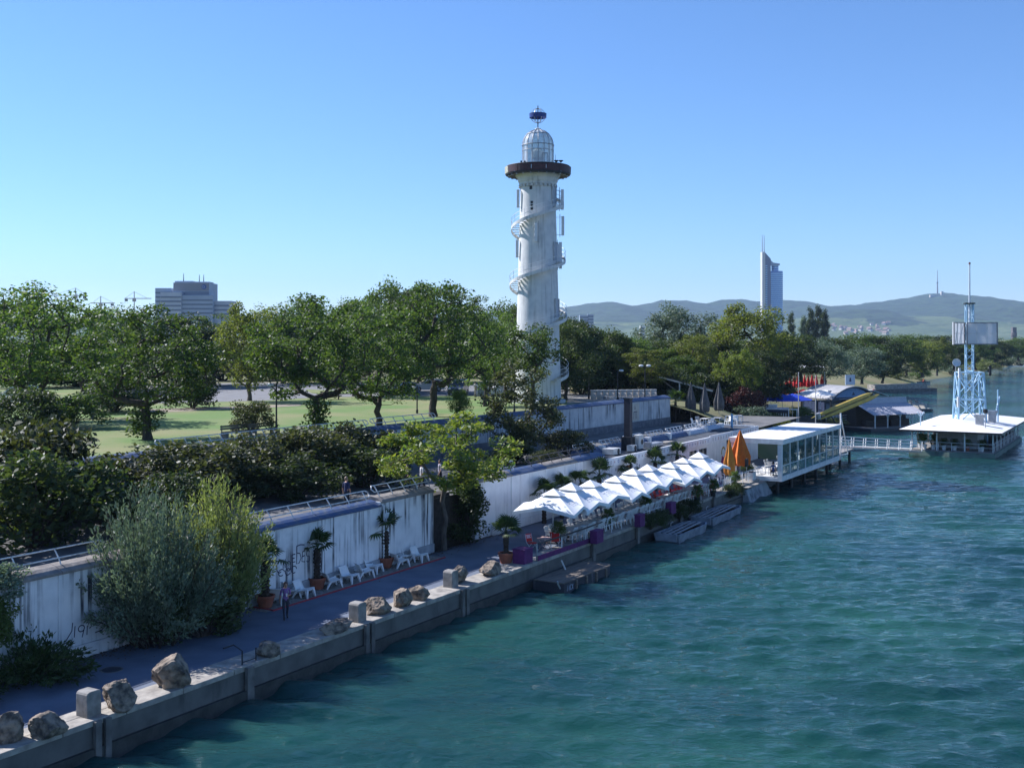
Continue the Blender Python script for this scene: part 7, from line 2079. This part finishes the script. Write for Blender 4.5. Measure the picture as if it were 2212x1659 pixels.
# ------------------------------------------------------------------ people
skinm = M('skin', (.42,.24,.16), (.38,.21,.14), .6)
def person(label, loc, face, H=1.72, top=None, pants=None, hair=None, shoe=None, pose='walk', hold=None, cut=False):
    """face: heading of the body (rotation about z, 0 looks along -y)"""
    k = H / 1.72
    J = {}
    def j(n, x, y, z, r, reg, par=None): J[n] = (Vector((x, y, z)) * k, r * k, reg, par)
    sit = pose == 'sit'
    lz = -.42 if sit else 0
    j('pelvis', 0, 0, .93+lz, .125, 'pants')
    j('waist', 0, .0, 1.08+lz, .115, 'top', 'pelvis'); j('chest', 0, .01, 1.27+lz, .135, 'top', 'waist'); j('neckb', 0, .01, 1.42+lz, .075, 'top', 'chest')
    j('neck', 0, -.005, 1.48+lz, .048, 'skin', 'neckb'); j('jaw', 0, -.03, 1.55+lz, .068, 'skin', 'neck'); j('head', 0, -.012, 1.63+lz, .086, 'skin', 'jaw'); j('crown', 0, .0, 1.69+lz, .062, 'skin', 'head')
    st = .16 if pose == 'walk' else .02
    for sx, nm, ph in ((-1, 'l', 1), (1, 'r', -1)):
        j('hip'+nm, sx*.095, 0, .88+lz, .10, 'pants', 'pelvis')
        if sit:
            j('knee'+nm, sx*.11, -.42, .50, .07, 'pants', 'hip'+nm); j('ank'+nm, sx*.11, -.44, .10, .045, 'pants', 'knee'+nm); j('toe'+nm, sx*.11, -.60, .035, .038, 'shoe', 'ank'+nm)
        else:
            j('knee'+nm, sx*.095, -.02 - st*ph*.55, .49, .065, 'pants', 'hip'+nm); j('ank'+nm, sx*.09, .03 - st*ph*1.2, .09 + (.04 if ph < 0 and st > .1 else 0), .042, 'pants', 'knee'+nm); j('toe'+nm, sx*.10, -.12 - st*ph*1.2, .035, .036, 'shoe', 'ank'+nm)
        j('sh'+nm, sx*.18, .01, 1.39+lz, .062, 'top', 'neckb')
        if hold == nm or hold == 'both':
            j('elb'+nm, sx*.22, .02, 1.12+lz, .046, 'top', 'sh'+nm); j('wr'+nm, sx*.12, -.20, 1.14+lz, .032, 'skin', 'elb'+nm); j('palm'+nm, sx*.07, -.27, 1.15+lz, .030, 'skin', 'wr'+nm)
            tips = [(sx*.03, -.31, 1.17+lz), (sx*.025, -.32, 1.15+lz), (sx*.03, -.315, 1.13+lz), (sx*.04, -.30, 1.115+lz)]; th_ = (sx*.06, -.29, 1.20+lz)
        else:
            sw = .10*ph if pose == 'walk' else 0
            j('elb'+nm, sx*.235, .03 + sw*.5, 1.12+lz, .046, 'top', 'sh'+nm); j('wr'+nm, sx*.25, -.03 + sw*1.3, .88+lz, .032, 'skin', 'elb'+nm); j('palm'+nm, sx*.25, -.05 + sw*1.5, .80+lz, .032, 'skin', 'wr'+nm)
            py = -.05 + sw*1.5
            tips = [(sx*.245, py-.045, .72+lz), (sx*.245, py-.02, .70+lz), (sx*.243, py+.005, .705+lz), (sx*.24, py+.025, .725+lz)]; th_ = (sx*.225, py-.06, .77+lz)
        for q, tp in enumerate(tips): j(f'f{q}'+nm, *tp, .009, 'skin', 'palm'+nm)
        j('th'+nm, *th_, .010, 'skin', 'palm'+nm)
    names = list(J); idx = {n: i for i, n in enumerate(names)}
    me = bpy.data.meshes.new('body'); me.from_pydata([J[n][0] for n in names], [(idx[J[n][3]], idx[n]) for n in names if J[n][3]], [])
    o = bpy.data.objects.new('body_tmp', me); col.objects.link(o)
    sm = o.modifiers.new('Skin', 'SKIN'); sm.use_smooth_shade = True
    ss_ = o.modifiers.new('Sub', 'SUBSURF'); ss_.levels = 1; ss_.render_levels = 1
    for i, n in enumerate(names):
        v = me.skin_vertices[0].data[i]; v.radius = (J[n][1], J[n][1]); v.use_root = (n == 'pelvis')
    bpy.context.view_layer.update()
    bm_ = bpy.data.meshes.new_from_object(o.evaluated_get(bpy.context.evaluated_depsgraph_get()))
    col.objects.unlink(o); bpy.data.objects.remove(o)
    bm_.name = 'body'; bm_.materials.clear()
    order = ['skin', 'top', 'pants', 'shoe']
    for m_ in (skinm, top, pants, shoe or rubber): bm_.materials.append(m_)
    segs = [(J[J[n][3]][0], J[n][0], order.index(J[n][2])) for n in names if J[n][3]]
    for p_ in bm_.polygons:
        c = p_.center; best = 1e9; b = 0
        for a, d, r_ in segs:
            ab = d - a; t_ = max(0, min(1, (c - a).dot(ab) / max(1e-9, ab.dot(ab)))); dd = (a + ab*t_ - c).length
            if dd < best: best, b = dd, r_
        p_.material_index = b; p_.use_smooth = True
    root = thing('person', label, 'person', loc, face)
    put('body', bm_, root)
    hc = J['head'][0]; h = MB()
    N = 10
    for i in range(7):
        t_ = R(-35 + 125*i/6)
        for q in range(N):
            a = 2*math.pi*q/N; r_ = .108*k*math.cos(t_)
            fy = .72 if math.sin(a) < -.3 and i < 4 else 1.0
            h.v.append((hc.x + r_*math.cos(a)*.95, hc.y + .022*k + r_*math.sin(a)*fy, hc.z + .02*k + .112*k*math.sin(t_)))
    for i in range(6):
        for q in range(N): h.f.append((i*N+q, i*N+(q+1)%N, (i+1)*N+(q+1)%N, (i+1)*N+q)); h.m.append(0)
    h.build('hair', hair or M('hair_dark', (.03,.022,.018), (.02,.015,.012), .6), root, smooth=True)
    f_ = MB()
    for sx in (-1, 1): f_.box(hc.x+sx*.03*k-.012*k, hc.x+sx*.03*k+.012*k, hc.y-.094*k, hc.y-.086*k, hc.z-.008*k, hc.z+.006*k)
    f_.box(hc.x-.02*k, hc.x+.02*k, hc.y-.094*k, hc.y-.086*k, hc.z-.065*k, hc.z-.055*k)
    f_.build('eyes', M('eye_dark', (.02,.015,.015)), root)
    n_ = MB(); n_.add([(hc.x-.012*k,hc.y-.08*k,hc.z-.03*k),(hc.x+.012*k,hc.y-.08*k,hc.z-.03*k),(hc.x,hc.y-.115*k,hc.z-.03*k),(hc.x,hc.y-.085*k,hc.z+.01*k)],[(0,1,2),(0,2,3),(1,3,2)]); n_.build('nose', skinm, root)
    return root
C_ = lambda n, c: M('cloth_' + n, c, tuple(x*.75 for x in c), .9, scale=8)
pw = person('woman in a purple jacket and dark trousers walking on the promenade holding a white cup', gp(617, 1337, PZ), R(18), 1.68, C_('purple', (.26,.15,.36)), C_('charcoal', (.035,.04,.06)), M('hair_auburn', (.10,.055,.05), (.07,.04,.035), .6), None, 'walk', 'r')
cup = thing('cup', 'white cup held by the woman in purple', 'cup', pw.location + Vector((.10, -.28, 1.10)), 0)
MB().lathe([(.028,0),(.04,.12),(.036,.12),(.026,.01)], 10).build('body', plastic, cup); MB().lathe([(.041,.121),(.041,.13)], 10).build('lid', plastic, cup)
def tp(u, v, z=TZ): return gp(u, v, z)
person('man in a dark blue shirt standing at the blue coping railing', Q(49.4, 9.6, TZ), R(150), 1.8, C_('navy', (.02,.03,.09)), C_('dark', (.02,.022,.03)), M('hair_light', (.25,.18,.12), (.2,.14,.09), .6), None, 'stand')
person('walker in black beside the white shirted walker on the terrace', Q(56.6, 10.6, TZ), R(-60), 1.72, C_('black', (.015,.015,.018)), C_('dark', (.02,.022,.03)), None, None, 'walk')
person('walker in a white T-shirt on the terrace behind the railing', Q(57.6, 10.2, TZ), R(-60), 1.78, C_('white', (.62,.62,.64)), C_('dark', (.02,.022,.03)), None, None, 'walk')
person('walker in a pale lilac top farthest right on the terrace', Q(60.2, 10.6, TZ), R(-60), 1.7, C_('lilac', (.40,.38,.46)), C_('dark', (.02,.022,.03)), None, None, 'walk')
for i, (u, v, c, lab) in enumerate(((781, 857, (.03,.03,.035), 'left of three walkers in dark clothes on the park road'), (789, 857, (.04,.04,.05), 'middle one of three walkers on the park road'), (798, 856, (.10,.035,.03), 'right one of three walkers on the park road'))):
    person(lab, gp(u, v, LZ), R(200 + 20*i), 1.75, C_('walk%d' % i, c), C_('walkp%d' % i, (.05,.045,.04)), None, None, 'walk')
person('person in a grey shirt and pale trousers standing between the vans', gp(1026, 856, LZ), R(120), 1.78, C_('grey', (.30,.32,.34)), C_('beige', (.42,.38,.32)), None, None, 'stand')
person('person in black beside the white van', gp(1098, 850, LZ), R(200), 1.72, C_('black', (.015,.015,.018)), C_('tan', (.30,.2,.14)), None, None, 'walk')
person('person in blue seated in the glass pavilion behind the first panes', wl_loc(pav, rzp, .9, 1.0, 0)[0], rzp + R(120), 1.75, C_('blue', (.05,.10,.32)), C_('dark', (.02,.022,.03)), None, None, 'sit')
person('guest in a red shirt on the far deck of the floating restaurant', Q(160.0, -6.8, 1.9), R(40), 1.75, C_('red', (.50,.03,.03)), C_('dark', (.02,.022,.03)), None, None, 'stand')
person('guest in a grey top beside the red shirted one', Q(161.4, -7.6, 1.9), R(40), 1.72, C_('grey', (.30,.32,.34)), C_('dark', (.02,.022,.03)), None, None, 'stand')
ud = thing('rear_deck', 'raised rear deck of the floating restaurant with white railing', 'deck', Q(158.0, -12.0, 1.5), RQ)
MB().box(0, 8, 0, 9, 0, .4).build('deck', deckm, ud)
for z in (.95, 1.4): MB().tube([(0,0,z),(0,9,z)], .03, 5).build('rail', white, ud)
for i in range(7): MB().box(-.03,.03,i*1.5-.03,i*1.5+.03,.4,1.42).build('rail_post', white, ud)
kb_ = thing('kayak', 'small red kayak on the water off the far bank', 'kayak', gp(1995, 826, .0), R(15))
MB().prism([(-2.4,0),(-1.4,-.32),(1.4,-.32),(2.4,0),(1.4,.32),(-1.4,.32)], -.1, .28).build('hull', M('kayak_dark', (.05,.05,.09), (.04,.04,.07), .4), kb_); MB().box(-.4,.4,-.25,.25,.281,.36).build('seat', redc, kb_)
person('paddler in an orange vest seated in the kayak', gp(1995, 826, .0) + Vector((0,0,-.12)), R(100), 1.75, C_('orange', (.60,.12,.03)), C_('dark', (.02,.022,.03)), None, None, 'sit')

# ------------------------------------------------------------------ vehicles
def vehicle(name, label, loc, rz, paint, prof, glass_prof, W, wheels, side_windows, lights_z, plate=True):
    """prof: side outline (x, z), nose at -x; seen from the nose"""
    root = thing(name, label, 'van' if 'van' in name else 'car', loc, rz, 'vehicles parked by the park road')
    o = MB().slab(prof, -W/2, W/2).build('body', paint, root, bevel=.07)
    for (x, r) in wheels:
        for sy in (-1, 1):
            w_ = MB().lathe([(r,-.1),(r,.1)], 18).build('wheel', rubber, root); w_.rotation_euler = (R(90),0,0); w_.location = (x, sy*(W/2-.08), r)
            h_ = MB().lathe([(r*.6,-.11),(r*.6,.11)], 12).build('rim', galv, w_)
    gx = glass_prof
    MB().add([(gx[0][0]-.02, -W/2+.16, gx[0][1]), (gx[0][0]-.02, W/2-.16, gx[0][1]), (gx[1][0]-.02, W/2-.22, gx[1][1]), (gx[1][0]-.02, -W/2+.22, gx[1][1])], [(0,3,2,1)]).build('windscreen', darkglass, root, loc=(-.03,0,.02))
    for (x0, x1, x2, x3, z0, z1) in side_windows:
        for sy in (-1, 1):
            MB().add([(x0, sy*(W/2+.006), z0), (x1, sy*(W/2+.006), z0), (x2, sy*(W/2+.006), z1), (x3, sy*(W/2+.006), z1)], [(0,1,2,3)]).build('side_window', darkglass, root)
    nx = min(p[0] for p in prof)
    for sy in (-1, 1):
        MB().box(nx-.015, nx+.10, sy*(W/2-.28)-.16, sy*(W/2-.28)+.16, lights_z, lights_z+.18).build('headlight', M('headlight', (.75,.75,.72), (.7,.7,.68), .2), root, bevel=.02)
        MB().box(glass_prof[0][0]-.05, glass_prof[0][0]+.12, sy*(W/2+.13)-.1, sy*(W/2+.13)+.1, glass_prof[0][1], glass_prof[0][1]+.16).build('mirror', paint, root, bevel=.03)
    MB().box(nx-.02, nx+.02, -W/2+.25, W/2-.25, lights_z-.22, lights_z-.02).build('grille', dkmetal, root)
    if plate: MB().box(nx-.035, nx-.021, -.26, .26, lights_z-.34, lights_z-.23).build('number_plate', plastic, root)
    return root
car_prof = [(-2.15,.28),(-2.2,.62),(-2.1,.86),(-1.0,1.02),(-.25,1.52),(.2,1.62),(1.6,1.60),(2.05,1.1),(2.15,.9),(2.15,.3),(1.75,.22),(-1.8,.22)]
paint_bl = M('car_blue_grey', (.16,.22,.34), (.14,.20,.31), .25, .3, coat=.6); paint_w = M('car_white', (.68,.68,.67), (.66,.66,.65), .3, coat=.5); paint_d = M('van_dark', (.05,.06,.08), (.045,.05,.07), .25, .2, coat=.6)
vehicle('parked_car', 'blue-grey hatchback parked behind the dark tree trunk', gp(866, 853, LZ), R(35), paint_bl, car_prof, ((-1.0,1.04),(-.22,1.54)), 1.8, ((-1.35,.33),(1.35,.33)), ((-.75,.3,.3,-.15,1.06,1.5),(.36,1.5,1.35,.36,1.06,1.5)), .68)
van_prof = [(-2.35,.3),(-2.4,.75),(-2.3,1.0),(-1.55,1.2),(-.85,1.92),(-.4,1.98),(2.35,1.95),(2.45,1.2),(2.45,.32),(2.0,.24),(-2.0,.24)]
vehicle('parked_van', 'dark van with a pale roof facing the lawn', gp(990, 853, LZ), R(82), paint_d, van_prof, ((-1.5,1.22),(-.85,1.88)), 1.9, ((-1.5,.34),(1.5,.34)), ((-1.1,-.1,-.1,-.75,1.25,1.8),(0,2.2,2.2,0,1.25,1.8)), .80)
vehicle('parked_van', 'white van facing the lawn left of the lighthouse', gp(1072, 854, LZ), R(58), paint_w, van_prof, ((-1.5,1.22),(-.85,1.88)), 1.95, ((-1.5,.35),(1.5,.35)), ((-1.1,-.1,-.1,-.75,1.25,1.8),(0,2.2,2.2,0,1.25,1.8)), .80)
vehicle('parked_car', 'pale car mostly hidden behind the tall tree trunk', gp(925, 845, LZ), R(10), paint_w, car_prof, ((-1.0,1.04),(-.22,1.54)), 1.8, ((-1.35,.33),(1.35,.33)), ((-.75,.3,.3,-.15,1.06,1.5),(.36,1.5,1.35,.36,1.06,1.5)), .68)
vehicle('parked_car', 'white car half hidden under the trees at the left edge', gp(36, 878, LZ), R(5), paint_w, [(x*1.2, z*1.35) for x, z in car_prof], ((-1.2,1.40),(-.28,2.08)), 2.0, ((-1.6,.38),(1.6,.38)), ((-.9,.36,.36,-.18,1.43,2.0),(.43,1.8,1.6,.43,1.43,2.0)), .9)

# ------------------------------------------------------------------ lamps, benches, bins on the lawn
def lamp_post(label, u, v, h, side=-1, z=LZ, double=False):
    o = thing('lamp_post', label, 'lamp post', gp(u, v, z), 0, 'lamp posts in the park')
    MB().tube([(0,0,0),(0,0,h)], [.07,.055], 8).build('post', dkmetal, o); MB().lathe([(.11,0),(.11,.35),(.07,.4)], 8).build('foot', dkmetal, o)
    for sd in ((-1, 1) if double else (side,)):
        MB().tube([(0,0,h-.25),(sd*.4,0,h-.2)], .03, 5).build('arm', dkmetal, o)
        MB().lathe([(.08,h-.28),(.27,h-.2),(.26,h-.08),(.14,h-.02)], 14, c=(sd*.42,0)).build('lamp_head', panelw, o)
lamp_post('lamp post with a white disc head on the left lawn', 597, 942, 3.9)
lamp_post('lamp post in the middle of the lawn beside the tallest tree', 901, 893, 2.6)
lamp_post('lamp post left of the lighthouse foot', 1111, 892, 3.0)
lamp_post('lamp post right of the lighthouse before the paved court', 1334, 866, 3.6, 1)
lamp_post('tall double headed lamp post behind the streaked wall', 1393, 868, 4.2, 1, double=True)
lamp_post('lamp post at the edge of the paved court', 1272, 862, 3.4)
for i, (u, v, h, lab) in enumerate(((1073, 878, 2.2, 'left bare pole on the lawn left of the lighthouse'), (1081, 888, 2.5, 'right bare pole on the lawn left of the lighthouse'))):
    o = thing('steel_pole', lab, 'pole', gp(u, v, LZ), 0, 'bare poles on the lawn'); MB().tube([(0,0,0),(0,0,h)], .06, 7).build('pole', galv, o); MB().lathe([(.07,h),(.03,h+.06)], 7).build('cap', dkmetal, o)
def bench(label, loc, rz, L_=2.0, back=True):
    o = thing('park_bench', label, 'bench', loc, rz, 'park benches')
    for i in range(3): MB().box(-L_/2, L_/2, -.22+i*.16, -.09+i*.16, .43, .47).build('seat_slat', wood, o)
    if back:
        for i in range(2): MB().box(-L_/2, L_/2, .26, .30, .60+i*.17, .73+i*.17).build('back_slat', wood, o)
    for x in (-L_/2+.1, L_/2-.32): MB().box(x, x+.22, -.25, .34, 0, .428).build('support', concrete, o); 
    if back:
        for x in (-L_/2+.15, L_/2-.2): MB().box(x, x+.06, .302, .34, .43, .92).build('back_post', concrete, o)
bench('timber bench with concrete ends at the lawn edge behind the small bush', gp(517, 944, LZ), RQ, 3.2)
bench('timber bench beside the first, partly behind the small bush', gp(570, 940, LZ), RQ, 2.6)
bench('bench in deep shade under the left park trees', gp(175, 905, LZ), .2, 2.4)
bench('bench by the kerb near the left edge trees', gp(100, 895, LZ), .1, 2.4)
pt = thing('picnic_table', 'dark picnic table on the lawn by the road', 'table', gp(718, 863, LZ), .25)
MB().box(-1.0,1.0,-.4,.4,.70,.76).build('table_top', wooddark, pt)
for y in (-.8, .8): MB().box(-1.0,1.0,y-.15,y+.15,.42,.47).build('bench', wooddark, pt)
for x in (-.7,.7): MB().box(x-.05,x+.05,-.8,.8,.36,.419).build('cross_bar', wooddark, pt); MB().box(x-.06,x+.06,-.3,.3,0,.7).build('leg', wooddark, pt)
for i, (u, v, c, lab) in enumerate(((1040, 856, (.14,.18,.24), 'blue-grey bin between the vans'), (948, 838, (.5,.48,.4), 'pale utility box behind the tall tree'))):
    o = thing('refuse_bin' if i == 0 else 'utility_box', lab, 'bin' if i == 0 else 'box', gp(u, v, LZ), .2)
    cm_ = M('bin_%d' % i, c, tuple(x*.85 for x in c), .6); MB().box(-.6,.6,-.4,.4,0,1.3).build('box', cm_, o, bevel=.03); MB().box(-.64,.64,-.44,.44,1.302,1.42).build('lid', cm_, o, bevel=.03)
wb = thing('sandbox_board', 'weathered blue-grey board fence panel at the left edge of the terrace', 'fence', at(49, 908, 88) + Vector((0,0,-1.3)), .2)
for i in range(9): MB().box(-.8+i*.18, -.64+i*.18, 0, .04, 0, 1.5).build('board', M('blue_board', (.13,.19,.26), (.09,.13,.18), .8, scale=3), wb)
MB().box(-.85,.85,.041,.09,.3,.4).build('rail', wood, wb)
# slanted stone bench blocks round the paved court
for i in range(11):
    u = 1282 + i*13; v = 862 - i*.2
    o = thing('stone_bench', ordinal(i) + ' slanted pale stone bench from the left along the paved court', 'bench', gp(u, v, LZ), R(-4), 'stone seats round the paved court')
    MB().along([(-.5,0),(.35,0),(.35,.95),(.15,.95),(-.3,.45),(-.5,.4)], -.33, .33).build('block', M('seat_stone', (.50,.45,.38), (.40,.36,.30), .9, scale=3, bump=.2), o, bevel=.02)
    MB().box(-.35,.35,.1,.4,.952,1.04).build('cap', white, o)

# ------------------------------------------------------------------ air
def haze_mat():
    m = bpy.data.materials.new('haze_air'); m.use_nodes = True
    t = m.node_tree; t.nodes.remove(t.nodes['Principled BSDF'])
    v = t.nodes.new('ShaderNodeVolumePrincipled'); v.inputs['Density'].default_value = 6.5e-5; v.inputs['Color'].default_value = (.48,.68,1.0,1); v.inputs['Anisotropy'].default_value = .1
    t.links.new(v.outputs[0], t.nodes['Material Output'].inputs['Volume'])
    return m
hz = MB().box(-5600, 6800, -900, 7600, -4.0, 420).build('haze', haze_mat())
hz['kind'] = 'stuff'; hz['label'] = 'thin blue haze over the river and city'; hz['category'] = 'haze'
